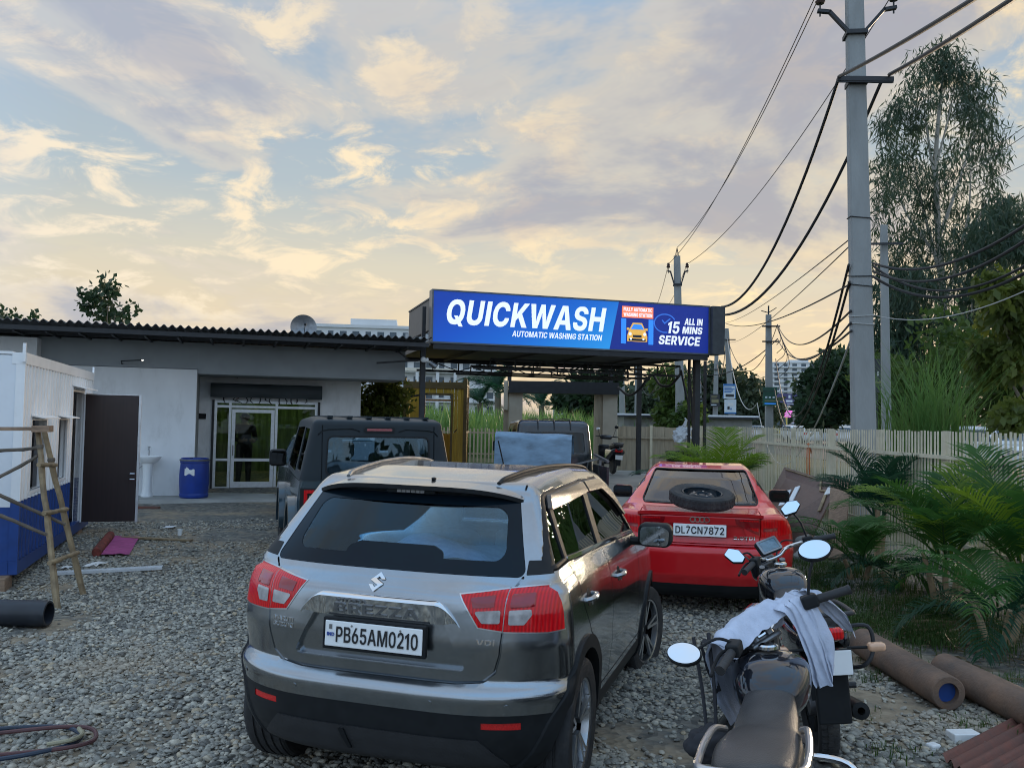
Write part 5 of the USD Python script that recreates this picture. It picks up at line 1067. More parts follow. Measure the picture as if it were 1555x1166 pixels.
# second eucalyptus stems and lower mass at the right
def clumps(pts, d, n, jit, s0, s1, seed, o, flat=1.0):
    r_ = np.random.default_rng(seed); out = []
    for (x, y, w, h) in pts:
        for k in range(n): q = at(x + r_.uniform(-w, w), y + r_.uniform(-h, h), d + r_.normal(0, jit)) - o; s_ = r_.uniform(s0, s1); out.append((q, (s_, s_, s_*flat)))
    return out
def bush(name, label, px, py, d, pts, n, leaves, size, lm, seed, jit=1.2, s0=.4, s1=.9, asp=.5, droop=0.0, cat='tree', trunk=True, group=None, bm='bark', r0=.16):
    b = at(px, 640, d); b[2] = float(gz(b[0], b[1])); top = at(px, py, d) - b
    tk = [np.zeros(3), top*[.3, .3, .35] + [.08, 0, 0], top*.75] if trunk else None
    cs = clumps(pts, d, n, jit, s0, s1, seed, b); r_ = np.random.default_rng(seed)
    lb = [([top*.3*r_.uniform(.5, 1.6), (top*.3 + cs[i][0])*.52, cs[i][0]], r0*.4) for i in r_.choice(len(cs), min(6, len(cs)), False)] if trunk else None
    return tree(name, label, b, tk, lb, cs, leaves, size, lm, bm, seed, asp, droop, cat, group, r0, .04)
bush('eucalyptus_tree', 'shorter eucalyptus mass behind the slender pole, below the tall crown', 1372, 430, 38, [(1365, 480, 30, 60), (1395, 540, 45, 60), (1350, 560, 22, 60)], 12, 8000, .42, 'leaf_euc', 31, 1.5, .6, 1.2, .2, .7, bm='bark_pale')
bush('eucalyptus_tree', 'slender eucalyptus stems right of the tall one near the photo edge', 1470, 400, 36, [(1500, 380, 45, 45), (1540, 345, 30, 50), (1460, 540, 40, 60), (1500, 470, 35, 50)], 7, 4800, .42, 'leaf_euc', 33, 1.5, .5, 1.0, .2, .75, bm='bark_pale', r0=.10)
bush('dense_tree', 'dark dense tree under the eucalyptus right of the reeds', 1500, 500, 32, [(1480, 560, 50, 50), (1530, 590, 40, 50), (1555, 560, 40, 50)], 10, 6500, .32, 'leaf_mid', 35, 1.6, .7, 1.3)
bush('dense_tree', 'dark bushy tree filling the gap behind the reed clump', 1400, 560, 34, [(1400, 605, 60, 35), (1345, 610, 25, 40)], 11, 6000, .32, 'leaf_mid', 36, 1.6, .6, 1.1)
bush('broadleaf_tree', 'broad leaved branches hanging in from the right photo edge', 1590, 470, 17.5, [(1530, 450, 40, 26), (1520, 500, 36, 32), (1560, 480, 30, 50), (1510, 540, 26, 16)], 9, 4200, .21, 'leaf_olive', 37, .8, .2, .42, .5, .6)
bush('shrub', 'yellow green shrub peeping over the fence at the right edge', 1535, 620, 15, [(1530, 640, 26, 14), (1545, 630, 16, 12)], 6, 1100, .16, 'leaf_olive', 38, .4, .18, .3, .5, .2, 'shrub', False)
bush('dense_tree', 'dark rounded tree left of the thick pole, in front of the apartments', 1262, 560, 60, [(1262, 590, 26, 32), (1245, 610, 22, 28), (1285, 580, 14, 34), (1270, 560, 12, 12)], 11, 12000, .5, 'leaf_dark', 41, 1.8, .8, 1.4)
bush('dense_tree', 'grey green broad tree behind the poster poles', 1130, 590, 95, [(1120, 610, 42, 26), (1085, 605, 26, 28), (1145, 620, 30, 22), (1100, 588, 16, 12)], 13, 11000, .8, 'leaf_far', 42, 3, 1.4, 2.4)
bush('dense_tree', 'hazy tree row farther along the road behind the canopy posts', 1000, 600, 80, [(985, 618, 40, 18), (1015, 605, 20, 25), (955, 622, 30, 14)], 12, 10000, .7, 'leaf_far', 43, 3, 1.2, 2.0)
bush('vine_shrub', 'climbing shrub covering the foot of the slim pole behind the canopy post', 1024, 580, 32, [(1024, 600, 13, 45), (1034, 640, 14, 20)], 9, 5500, .26, 'leaf_mid', 44, .6, .4, .7, .5, .3, 'shrub')
bush('dense_tree', 'dark tree seen through the right side of the gate opening', 880, 600, 52, [(880, 618, 26, 18), (895, 608, 14, 20)], 10, 6500, .45, 'leaf_dark', 45, 1.2, .7, 1.2)
bush('dense_tree', 'dark shrub growing above the right end of the gate beam', 925, 572, 30, [(922, 577, 12, 5), (931, 570, 5, 7)], 7, 1800, .2, 'leaf_dark', 46, .3, .22, .35, cat='shrub', r0=.06)
bush('leafy_shrub', 'leafy green shrub beside the office wall left of the yellow booth', 575, 600, 22.5, [(578, 612, 26, 26), (560, 628, 16, 22), (592, 596, 12, 12)], 9, 2600, .16, 'leaf_olive', 47, .5, .26, .5, .55, .2, 'shrub')
bush('roof_tree', 'small tree top with round leaves showing above the office roof', 160, 440, 29, [(150, 465, 22, 14), (185, 478, 20, 8), (163, 440, 10, 12), (135, 452, 14, 6)], 6, 420, .22, 'leaf_dark', 48, .6, .25, .5, .75, .2, r0=.07)
bush('roof_tree', 'low dark foliage above the roof at the far left edge', 8, 470, 30, [(8, 482, 20, 4), (45, 484, 10, 2)], 4, 120, .2, 'leaf_dark', 49, .4, .2, .35, .7, .2)
# date palms in the field behind the gate
def date_palm(label, px, base_py, top_py, d, seed, L=2.4, nf=26):
    b = at(px, base_py, d); b[2] = float(gz(b[0], b[1])); h = at(px, top_py, d)[2] - b[2]; p = thing('date_palm', label, 'palm', b); m = MB(); m.tube([(0, 0, 0), (.05, 0, h*.5), (0, 0, h)], [.26, .2, .2], 9); obj('trunk', m, 'bark', p)
    for k in range(nf): frond(np.array([0, 0, h]), k*2.4, .05 + 1.35*((k*.618) % 1), L*(.85+.3*((k*.37) % 1)), seed*50+k, .95, 20, .05, .20, mt='leaf_palm_dark', par=p)
date_palm('date palm standing in the reeds, centred in the gate opening', 822, 640, 615, 62, 2); date_palm('larger date palm left of the gate between booth and pillar', 755, 640, 596, 55, 3, 3.0); date_palm('date palm low behind the yellow booth', 728, 640, 612, 58, 4, 2.2)
def reeds(label, clumps_, n, h, w, seed, bend): return obj('reed_grass', blades(n, None or (0, 1, 0, 1), h, w, seed, bend, clumps_), 'reed', None, False, label=label, cat='reed grass', kind='stuff')
q = at(1418, 650, 16.5); reeds('tall clump of green reed grass just behind the fence right of the thick pole', [(q[0], q[1], .22), (q[0]+.25, q[1]+.2, .25), (q[0]-.3, q[1]+.2, .18)], 620, 3.5, .024, 6, .45)
cl = [(gr.uniform(-12, 5.5), gr.uniform(34, 60), 1.2) for _ in range(120)]
reeds('wide stand of green reeds in the field beyond the gate and booth', cl, 9000, 2.1, .07, 7, .35)
# white flower heads / scrub behind picket fence
# ================================================================ THINGS ON THE RIGHT
def ground_pipe(name, a, b, r, bore, mt, label):
    a, b = np.asarray(a, float), np.asarray(b, float); L = np.linalg.norm(b-a); u, w, d = frame(b-a); M_ = np.stack([u, w, d], 1)
    p = thing(name, label, 'pipe', a); m = MB(); m.lathe([(bore, .22), (bore, 0), (r-.006, 0), (r, .006), (r, L), (0, L)], 40, M_); obj('shell', m, mt, p, 40)
    m = MB(); m.lathe([(0, .045), (bore-.001, .045)], 32, M_); obj('bore_plug', m, 'container_blue', p)
    return p
a, b = hit(1441, 1081), hit(1318, 1003); r = .112; ground_pipe('rusty_pipe', a+[0, 0, r+.01], b+[0, .1, r+.01], r, .068, 'pipe_rust', 'rusty thick pipe on the gravel with its blue bore facing the camera')
a, b = at(1690, 1150, 4.85), at(1434, 1016, 6.45); a[2] = float(gz(a[0], a[1]))+r+.01; b[2] = float(gz(b[0], b[1]))+r+.01; ground_pipe('rusty_pipe', a, b, r, .068, 'pipe_rust', 'rusty thick pipe running out of the photo at the right edge')
cs_ = [hit(1428, 1160), hit(1545, 1098), hit(1760, 1190), hit(1600, 1290)]; n1, n2 = 70, 6; V = []
for i in range(n1):
    for j in range(n2):
        u, v = i/(n1-1), j/(n2-1); p = (1-v)*((1-u)*cs_[0] + u*cs_[3]) + v*((1-u)*cs_[1] + u*cs_[2]); V.append(p + [0, 0, .05 + .018*math.sin(u*2*PI*11)])
F = [(i*n2+j, (i+1)*n2+j, (i+1)*n2+j+1, i*n2+j+1) for i in range(n1-1) for j in range(n2-1)]
obj('rusty_sheet', (np.array(V), np.array(F)), 'red_rust', None, True, label='rusty corrugated metal sheet lying in the bottom right corner', cat='metal sheet')
xf(obj('white_block', MB().tri(rbox_vf((-.085, -.05, -.02), (.085, .05, .055), .008)), 'paper', None, 40, label='small white block on the gravel beside the rusty sheet', cat='block'), hit(1463, 1124), .1)
xf(obj('white_block', MB().tri(rbox_vf((-.035, -.03, -.01), (.035, .03, .03), .012)), 'paper', None, 40, label='tiny white stone chip left of the white block', cat='block'), hit(1417, 1136), .4)
def slab(name, cs, th, mt, label, cat='board', extra=None):
    cs = np.asarray(cs, float); n = np.cross(cs[1]-cs[0], cs[3]-cs[0]); n /= np.linalg.norm(n); p = thing(name, label, cat, cs[0]); q = cs - cs[0]
    m = MB(); m.add(np.vstack([q, q + n*th]), [(0, 1, 2, 3), (7, 6, 5, 4), (0, 4, 5, 1), (1, 5, 6, 2), (2, 6, 7, 3), (3, 7, 4, 0)]); obj('panel', m, mt, p, False)
    for k, (u0, v0, u1, v1, w, mm, nm) in enumerate(extra or []):
        f = lambda u, v: (1-v)*((1-u)*q[0] + u*q[1]) + v*((1-u)*q[3] + u*q[2]) - n*.012*np.sign(n[1]); m = MB(); m.bar(f(u0, v0), f(u1, v1), w, .016, n); obj(nm, m, mm, p, False)
    return p
A4c = [at(1191, 709, 15.6), at(1273, 734, 13.5), at(1214, 853, 12.3), at(1130, 826, 13.4)]
slab('leaning_board', A4c, .03, 'ply_brown', 'large peeling brown board leaning on the fence beyond the red car', 'board', [(.30, .28, .30, .52, .10, 'container_pale', 'pale_strip'), (.42, .2, .42, .5, .09, 'container_pale', 'pale_strip'), (.93, .06, .93, .18, .10, 'paper', 'pale_strip'), (.72, .0, .80, .16, .03, 'bamboo', 'torn_edge'), (.80, .16, .90, .14, .03, 'bamboo', 'torn_edge'), (.90, .14, .93, .40, .05, 'bamboo', 'torn_edge'), (.05, .03, .70, .03, .012, 'bamboo', 'torn_edge')])
slab('leaning_board', [at(1180, 768, 13.6), at(1210, 762, 13.2), at(1186, 800, 12.6), at(1150, 810, 12.9)], .04, 'ply_brown', 'smaller dark board with a white edge lying on the large brown board', 'board', [(.98, .0, .98, .95, .05, 'container_white', 'white_edge')])
slab('leaning_board', [at(1262, 722, 13.6), at(1292, 728, 13.3), at(1280, 846, 12.2), at(1254, 846, 12.3)], .025, 'timber', 'narrow upright grey brown board against the fence right of the large board')
for i, (px, py, d, s_) in enumerate(((1245, 838, 12.5, .22), (1232, 825, 12.9, .3), (1262, 832, 12.7, .16), (1225, 842, 12.2, .18))):
    p = at(px, py, d); p[2] = float(gz(p[0], p[1])) - .02; v, f = blob((s_, s_*.8, s_*.62), 30+i, .5, 2, 1.4); xf(obj('rubble_piece', (v + [0, 0, s_*.45], f), 'concrete' if i % 2 else 'steel_black', None, 25, label=['grey rubble lump under the leaning boards', 'dark rubble lump farthest under the leaning boards', 'grey rubble lump beside the narrow board', 'small dark rubble lump nearest the red car'][i], cat='rubble'), p)
xf(obj('flat_stone', MB().tri(rbox_vf((-.45, -.12, 0), (.45, .12, .05), .02)), 'concrete', None, 40, label='pale flat concrete slab on the soil behind the second motorcycle', cat='slab'), hit(1305, 886), .12)
# ================================================================ FAR BUILDINGS
def block(name, label, px0, px1, top_py, d, yaw, depth, floors, cols, wall, fh=3.2, ww=1.3, wh=1.5, balcony=True, zb=0, cat='building', side_cols=0):
    a, b = at(px0, 640, d), at(px1, 640, d); W_ = (b[0]-a[0])/math.cos(yaw); H_ = at(.5*(px0+px1), top_py, d)[2]; fh = H_/floors if fh is None else fh
    t = thing(name, label, cat, (a[0], d, zb), yaw); m = MB(); m.box((0, 0, 0), (W_, depth, H_)); obj('wall', m, wall, t, False)
    for (x0, x1, z) in ((-.3, W_+.3, H_), (W_*.2, W_*.45, H_+1.6), (W_*.6, W_*.8, H_+2.2)): m = MB(); m.box((x0, -.4 if z == H_ else 2, z+.002 if z == H_ else H_+.7), (x1, depth*.6, z+.7)); obj('parapet' if z == H_ else 'roof_room', m, wall, t, False)
    for f in range(floors):
        z = H_ - (f+1)*fh + .9
        if z < 0: break
        for c in range(cols):
            x = W_*(c+.5)/cols; w = ww*(.8 if c % 3 == 1 else 1); m = MB(); m.box((x-w/2, -.05, z), (x+w/2, .02, z+wh)); wp = obj('window', m, 'far_window', t, False)
        if balcony:
            m = MB(); m.box((.4, -1.3, z-.9), (W_-.4, -.051, z-.7)); obj('floor_slab', m, 'far_white', t, False)
            for c in range(0, cols, 2): x = W_*(c+.5)/cols; m = MB(); m.box((x-W_/cols*.62, -1.32, z-.699), (x+W_/cols*.62, -1.24, z+.1)); obj('balcony', m, 'far_white', t, False)
        for c in range(side_cols): y = depth*(c+.5)/side_cols; m = MB(); m.box((W_-.02, y-.6, z), (W_+.05, y+.6, z+wh)); obj('window', m, 'far_window', t, False)
    return t, W_, H_
bt_, W_, H_ = block('apartment_building', 'wide white apartment building beyond the gate and yellow booth', 470, 752, 498, 200, .10, 26, 6, 15, 'far_white', 3.3, 1.5, 1.6, True, side_cols=5)
for x0, x1, z0, z1, mt in ((W_*.42, W_*.78, H_-9.6, H_-8.8, 'far_cream'), (W_*.50, W_*.97, H_-5.6, H_-1.0, 'far_grey')): m = MB(); m.box((x0, -1.6, z0), (x1, -.06 if mt == 'far_cream' else -.12, z1)) if mt == 'far_cream' else m.box((x0, -.13, z0), (x1, -.055, z1)); obj('facade_panel', m, mt, bt_, False)
for x in (.44, .56, .67, .765): m = MB(); m.box((W_*x, -1.5, 0), (W_*x+.7, -1.0, H_-9.61)); obj('column', m, 'far_white', bt_, False)
block('apartment_building', 'distant many storeyed apartment tower with balconies right of the tangled cable pole', 1172, 1285, 552, 600, -.25, 30, 13, 9, 'far_white', 3.25, 3.0, 1.9, True)
block('far_building', 'hazy far building standing in the gate opening beside the date palm', 841, 866, 604, 420, 0, 12, 5, 4, 'far_grey', 3.2, 1.2, 1.4, False)
block('far_building', 'low pale shops along the road under the purple billboard', 1150, 1262, 625, 150, .05, 10, 1, 9, 'far_cream', 3.0, 1.5, 1.6, False)
block('far_building', 'low white house at the far end of the road behind the poster poles', 1040, 1098, 629, 170, 0, 10, 1, 5, 'far_white', 3.0, 1.5, 1.5, False)
# unseen trees added behind the camera to darken reflections in windows and paintwork
r_ = np.random.default_rng(77); cs = [(np.array([r_.uniform(-70, 70), r_.uniform(-48, -36), r_.uniform(1.0, 4.2)]), (r_.uniform(1.4, 2.6),)*3) for _ in range(90)]
obj('tree_belt', crown_leaves(cs, 26000, .9, 78, .6), 'leaf_dark', None, False, label='added belt of unseen dark trees behind the camera, darkening the car reflections', cat='trees', kind='stuff')
hz_ = MB(); hz_.box((-2450, -58, -1.2), (2450, 2900, 62)); MAT['haze'] = usdkit.material(stage, '/World/Looks/haze', {'v': ('principled_volume', dict(color=(.86, .88, .92), density=.0011, anisotropy=.35))}, [], volume='v.volume')
if HAZE: obj('haze', hz_, 'haze', None, False, kind='stuff')
# ================================================================ CARS
def paint(name, col, metal=.6, rough=.32, dirt=.25, dc=(.20, .17, .14)): mat(name, col, rough, metal, var=.05, vs=1.4, coat=1.0, crough=.06, dirt=dirt, dirtc=dc, rvar=.06)
paint('paint_grey', (.345, .372, .395), 1.0, .22, .10); paint('paint_red', (.46, .006, .010), .2, .3, .06, (.3, .10, .09)); paint('paint_slate', (.018, .036, .046), .5, .3, .12, (.09, .085, .08)); paint('paint_black', (.012, .014, .017), .4, .3, .35, (.08, .075, .07))
mat('lens_red', (.60, .001, .004), .12, var=.35, vs=14, spec=.3, coat=.2); mat('lens_dark_red', (.16, .003, .006), .12, var=.2, vs=12, coat=1.0); mat('lens_clear', (.30, .285, .28), .08, var=.25, vs=20, coat=1.0); mat('reflector_red', (.5, .012, .012), .3, var=.3, vs=160, coat=.6)
mat('plate_white', (.78, .79, .78), .35, var=.03, dirt=.1); mat('ink', (.012, .012, .013), .5, var=0); mat('ink_blue', (.02, .06, .3), .5, var=0); mat('visor_brown', (.06, .048, .038), .25, var=.1, coat=.6); mat('seat_cloth', (.17, .17, .175), .9, var=.3, vs=12, bump=.3); mat('cloth_lilac', (.55, .56, .74), .9, var=.3, vs=22, col2=(.36, .38, .56), bump=.4, bs=60); mat('mirror_glass', (.92, .94, .96), .015, metal=1.0, var=0); mat('mirror_dim', (.38, .42, .46), .03, metal=1.0, var=0); mat('seat_pale', (.42, .40, .36), .8, var=.15)
glass_mat('glass_sky', (.55, .62, .62), ior=2.1); glass_mat('glass_blue', (.72, .84, .90), ior=1.62, gl=(.75, .92, 1.0)); glass_mat('glass_side', (.45, .48, .48), ior=1.6)
MAT['lens_red'] = usdkit.material(stage, '/World/Looks/lamp_red', {'p': ('principled_bsdf', dict(roughness=.12, specular_ior_level=.4, coat_weight=.35)), 'tc': ('texture_coordinate', {}), 'w': ('wave_texture', dict(scale=20.0, distortion=1.5, detail=1.0, bands_direction='x')), 'w2': ('noise_texture', dict(scale=7.0)), 'a': ('math', dict(math_type='multiply')), 'r': ('rgb_ramp', dict(ramp=[(.0, (.36, .001, .004)), (.3, (.52, .001, .005)), (.75, (.70, .004, .006))])), 'b': ('bump', dict(strength=.25, distance=.006))},
    [('tc.object', 'w.vector'), ('tc.object', 'w2.vector'), ('w.fac', 'a.value1'), ('w2.fac', 'a.value2'), ('a.value', 'r.fac'), ('r.color', 'p.base_color'), ('w.fac', 'b.height'), ('b.normal', 'p.normal')], surface='p.BSDF')
PX = lambda poly, y0, y1: pr(poly, -y1, -y0, XZ)
PY = lambda poly, x0, x1: pr(poly, x0, x1, YZ)
flip = lambda pts: [(-x, z) for x, z in pts][::-1]
I_ = np.interp
def car_solid(S, ins=0.0, n=None):
    """Rounded box warped to the car's plan, side and rear outlines; ins moves every face inwards."""
    nx, ny, nz = n or S['n']; r = np.array(S['r'])
    key = (round(ins, 4), nx)
    if key in S.setdefault('cache', {}): return S['cache'][key]
    def knots(k): t = np.linspace(-1, 1, k); return np.sign(t)*(1-(1-np.abs(t))**1.25)
    ks = [knots(nx), knots(ny), knots(nz)]; V, F, c = [], [], 0
    for ax in range(3):
        a, b = [i for i in range(3) if i != ax]; A, B = np.meshgrid(ks[a], ks[b], indexing='ij'); na, nb = A.shape
        for s in (-1, 1):
            q = np.zeros((na*nb, 3)); q[:, ax] = s; q[:, a] = A.ravel(); q[:, b] = B.ravel(); i, j = np.meshgrid(np.arange(na-1), np.arange(nb-1), indexing='ij'); f = np.stack([i*nb+j, (i+1)*nb+j, (i+1)*nb+j+1, i*nb+j+1], -1).reshape(-1, 4)
            if (s > 0) == (ax == 1): f = f[:, ::-1]
            V.append(q); F.append(f + c); c += len(q)
    V, F = np.vstack(V), np.vstack(F); q = np.clip(V, -(1-r), 1-r); d = (V-q)/r; L = np.linalg.norm(d, axis=1, keepdims=True); p = q + r*np.where(L > 0, d/np.maximum(L, 1e-9), 0)
    u, v, w = p.T; yn = S['L']*(v+1)/2; zt = S['top'](yn) - ins; zb = S['zb'](yn) + ins; z = zb + (zt-zb)*(w+1)/2; hw = S['hw'](yn, z); x = u*(hw - ins); rr = S['rear'](np.abs(x), z, hw) + ins; ff = S['front'](np.abs(x), z, hw) - ins; y = rr + (ff-rr)*(v+1)/2
    t = trimesh.Trimesh(np.c_[x, y, z], np.vstack([F[:, [0, 1, 2]], F[:, [0, 2, 3]]]), process=True); t.merge_vertices(digits_vertex=6); t.update_faces(t.nondegenerate_faces())
    m = m3.Manifold(m3.Mesh(np.asarray(t.vertices, np.float32), np.asarray(t.faces, np.uint32)))
    if m.volume() < 0: m = m3.Manifold(m3.Mesh(np.asarray(t.vertices, np.float32), np.asarray(t.faces[:, ::-1], np.uint32)))
    S['cache'][key] = m; return m
def skin(S, o, i): return car_solid(S, o) - car_solid(S, i)
def groove(S, lines, axis, lo, hi, w=.0045, depth=.014):
    out = []
    for ln in lines:
        g = LineString(ln).buffer(w, quad_segs=2); out.append(PX(g, lo, hi) if axis == 'x' else PY(g, lo, hi) + PY(g, -hi, -lo))
    return m3.Manifold.batch_boolean(out, m3.OpType.Add) ^ skin(S, -.01, depth)
def mm(par, name, m, mt, smooth=32, **k):
    if not m.is_empty(): return obj(name, m, mt, par, smooth, **k)
def wheel(par, c, r, w, rim_r, side, spokes=5, rim_mt='plastic_black', face_mt='steel_bright', steer=0.0, twin=True, name='wheel'):
    R = rotz(steer); c = np.asarray(c, float); o = side
    def L(prof, mt, nm, p, n=48, sm_=40):
        m = MB().lathe([(a, b*o) for a, b in prof], n, axis=0).mesh(); f = m[1] if o > 0 else m[1][:, ::-1]; return obj(nm, (m[0] @ R.T + c, f), mt, p, sm_)
    h = w/2; wp = L([(0, h*.55), (.05, h*.62), (.055, h*.5), (.16, h*.2), (rim_r*.9, h*.1), (rim_r*.9, -h*.9), (0, -h*.9)], rim_mt, name, par, 32)
    tp = [(rim_r, h*.86), (rim_r+.012, h*.97), (r*.88, h*1.06), (r*.955, h*.98), (r*.985, h*.86)]
    for k in range(4): a = h*(.72 - k*.42); tp += [(r, a), (r, a-h*.28), (r-.008, a-h*.30), (r-.008, a-h*.40)]
    tp += [(r*.985, -h*.88), (r*.95, -h), (r*.86, -h*1.05), (rim_r, -h*.9)]
    L(tp, 'rubber', 'tyre', wp, 56, 30)
    m = MB().lathe([(rim_r-.012, h*.5), (rim_r-.006, h*.86), (rim_r+.008, h*.92), (rim_r+.012, h*.84), (rim_r, h*.8)], 48, axis=0)
    for k in range(spokes):
        a = k*2*PI/spokes + .3
        for da in ((-.13, .13) if twin else (0,)):
            b0, b1 = a + da*.45, a + da*1.15; p0 = np.array([h*.66, .05*math.cos(b0), .05*math.sin(b0)]); p1 = np.array([h*.80, (rim_r-.01)*math.cos(b1), (rim_r-.01)*math.sin(b1)]); m.bar(p0, p1, .021 if twin else .05, .022, (1, 0, 0))
    v, f = m.mesh(); v = v*[o, 1, 1]; f = f if o > 0 else f[:, ::-1]; obj('rim', (v @ R.T + c, f), face_mt, wp, 30)
    return wp
def lettering(par, S, text, x0, x1, z0, z1, mt, o, y0=-.3, y1=.6, w=700, shear=0, i=None, nm='lettering'):
    t = fit_text(text, x0, x1, z0, z1, w, shear); g = m3.Manifold.batch_boolean([PX(p, y0, y1) for p in getattr(t, 'geoms', [t])], m3.OpType.Add)
    return mm(par, nm, g ^ skin(S, o, o+.012 if i is None else i), mt, False)
def plate(par, cx, y, cz, w, h, text, tilt=0, ind=True, frame_w=.012):
    m = MB(); m.tri(rbox_vf((cx-w/2-frame_w, y, cz-h/2-frame_w), (cx+w/2+frame_w, y+.03, cz+h/2+frame_w), .008)); np_ = obj('number_plate', m, 'plastic_black', par, 40)
    obj('plate_face', rbox_vf((cx-w/2, y-.006, cz-h/2), (cx+w/2, y+.01, cz+h/2), .004), 'plate_white', np_, 40); x0 = cx - w*.38 if ind else cx - w*.46
    obj('lettering', MB().prism(fit_text(text, x0, cx+w*.46, cz-h*.31, cz+h*.31, 600), 0, .003, XZ, (0, y-.0065, 0)), 'ink', np_, False)
    if ind: obj('lettering', MB().prism(fit_text('IND', cx-w*.475, cx-w*.40, cz-h*.09, cz+h*.05, 700), 0, .003, XZ, (0, y-.0065, 0)), 'ink_blue', np_, False); obj('emblem_mark', MB().box((cx-w*.455, y-.0085, cz+h*.18), (cx-w*.425, y-.0065, cz+h*.36)), 'metal_grey', np_, False)
    for s in (-.22, .28): obj('bolt', MB().lathe([(.006, 0), (.005, .003), (0, .003)], 10, XZ, 2, (cx+w*s, y-.006, cz+h*.36)), 'steel_bright', np_)
    return np_
def seat(m, x, y, z0=.55, h=.62, w=.25, lean=.14):
    m.add(*rbox_vf((x-w, y-.02, z0-.05), (x+w, y+.5, z0+.1), .05)); v, f = rbox_vf((x-w, y-.07, z0), (x+w, y+.07, z0+h), .06); v[:, 1] -= (v[:, 2]-z0)*lean/h; m.add(v, f); v, f = rbox_vf((x-.13, y-.05-lean*1.1, z0+h+.03), (x+.13, y+.05-lean*1.1, z0+h+.21), .045); m.add(v, f)

# ---------------------------------------------------------------- grey compact SUV in the foreground
def hwB(y, z):
    w = I_(z, [.2, .34, .5, .62, .85, 1.0, 1.08, 1.14, 1.3, 1.5, 1.6, 1.66], [.82, .868, .88, .892, .89, .875, .855, .83, .755, .665, .60, .56])
    return w*(1 - .10*np.clip((y-3.1)/.9, 0, 1)**2) - .02*np.clip((.7-y)/.7, 0, 1)*(z > 1.1)
def rearB(x, z, w):
    r0 = I_(z, [.2, .28, .36, .42, .50, .60, .63, .665, .70, .84, .93, 1.05, 1.075, 1.10, 1.14, 1.30, 1.48, 1.56, 1.62], [.16, .09, .05, .03, .02, .0, .012, .062, .058, .03, .038, .052, .075, .118, .150, .26, .40, .44, .46])
    K = I_(z, [.55, 1.06, 1.14], [.30, .25, .155]); p = I_(z, [1.0, 1.14], [4, 3]); return r0 + K*np.clip(x/np.maximum(w, .1), 0, 1)**p
SB = dict(L=3.99, n=(62, 120, 78), r=(.07, .035, .09), hw=hwB, rear=rearB, front=lambda x, z, w: 3.99 - .35*(x/.88)**3 - .3*np.clip((z-.75)/.4, 0, 1)**2 - .06*np.clip((.5-z)/.3, 0, 1), zb=lambda y: .24 + 0*y,
    top=lambda y: I_(y, [0, .35, .7, 1.3, 1.9, 2.25, 2.5, 3.02, 3.2, 3.7, 3.99], [1.565, 1.595, 1.615, 1.635, 1.62, 1.585, 1.51, 1.13, 1.07, 1.0, .86]))
vB = (-.649, 4.217, float(gz(-.6, 5.5)) - .018)
sv = thing('compact_suv', 'dusty grey compact SUV with black lower cladding, nearest car in the foreground', 'car', vB, -.289, -.022, .012)
glassB = rnd([(-.675, 1.14), (.675, 1.14), (.555, 1.50), (-.555, 1.50)], .03); innerB = rnd([(-.565, 1.205), (.565, 1.205), (.52, 1.42), (.475, 1.452), (-.475, 1.452), (-.52, 1.42)], .05)
hump = rnd([(-.30, 1.1), (.30, 1.1), (.25, 1.235), (.20, 1.26), (-.20, 1.26), (-.25, 1.235)], .03); innerB = innerB.difference(hump)
win = [[(.345, 1.19), (.62, 1.485), (.665, 1.50), (.56, 1.205)], [(.61, 1.21), (.73, 1.505), (1.51, 1.53), (1.35, 1.20)], [(1.47, 1.205), (1.63, 1.53), (2.05, 1.54), (2.32, 1.44), (2.54, 1.18)]]
DLO = rnd([(.30, 1.165), (.315, 1.20), (.595, 1.505), (.68, 1.525), (1.55, 1.555), (2.08, 1.56), (2.38, 1.45), (2.68, 1.15), (1.4, 1.18), (.6, 1.185)], .008)
lampo = [(.618, 1.095), (.80, 1.112), (.95, 1.09), (.95, .925), (.80, .905), (.612, .91)]; lampi = [(.405, 1.065), (.614, 1.094), (.608, .912), (.50, .925)]
B_ = car_solid(SB); cav = car_solid(SB, .045) ^ mbox((-1, .05, .42), (1, 3.0, 2))
wells = m3.Manifold.batch_boolean([to_mf(MB().cyl((s*.50, y, .345), (s*1.1, y, .345), .405, 40)) for s in (-1, 1) for y in (.67, 3.17)], m3.OpType.Add)
shell = B_ - cav - wells - mbox((-.7, .5, .1), (.7, 3.6, .30))
cutR = PX(glassB, -.2, .9); cutF = PX(rnd([(-.62, 1.14), (.62, 1.14), (.50, 1.50), (-.50, 1.50)], .05), 2.2, 3.6)
dcor = rnd([(.672, 1.15), (.668, 1.215), (.85, 1.222), (.85, 1.165)], .006); dl3 = PY(DLO, .5, 1.1) + PY(DLO, -1.1, -.5) + PX(dcor, .1, .335) + PX(Polygon(flip(dcor.exterior.coords[:-1])), .1, .335); lam = m3.Manifold.batch_boolean([PX(Polygon(p), -.2, .365) for q in (lampo, lampi) for p in (q, flip(q))], m3.OpType.Add) ^ mbox((-1, -1, 0), (1, .285, 2))
recess = PX(rnd([(-.45, .715), (.45, .715), (.335, .93), (-.335, .93)], .02), -.2, .3) ^ skin(SB, -.02, .03)
hat = [(-.66, 1.14), (-.628, 1.09), (-.612, .92), (-.60, .80), (-.575, .715), (-.52, .672), (-.40, .662), (.40, .662), (.52, .672), (.575, .715), (.60, .80), (.612, .92), (.628, 1.09), (.66, 1.14)]
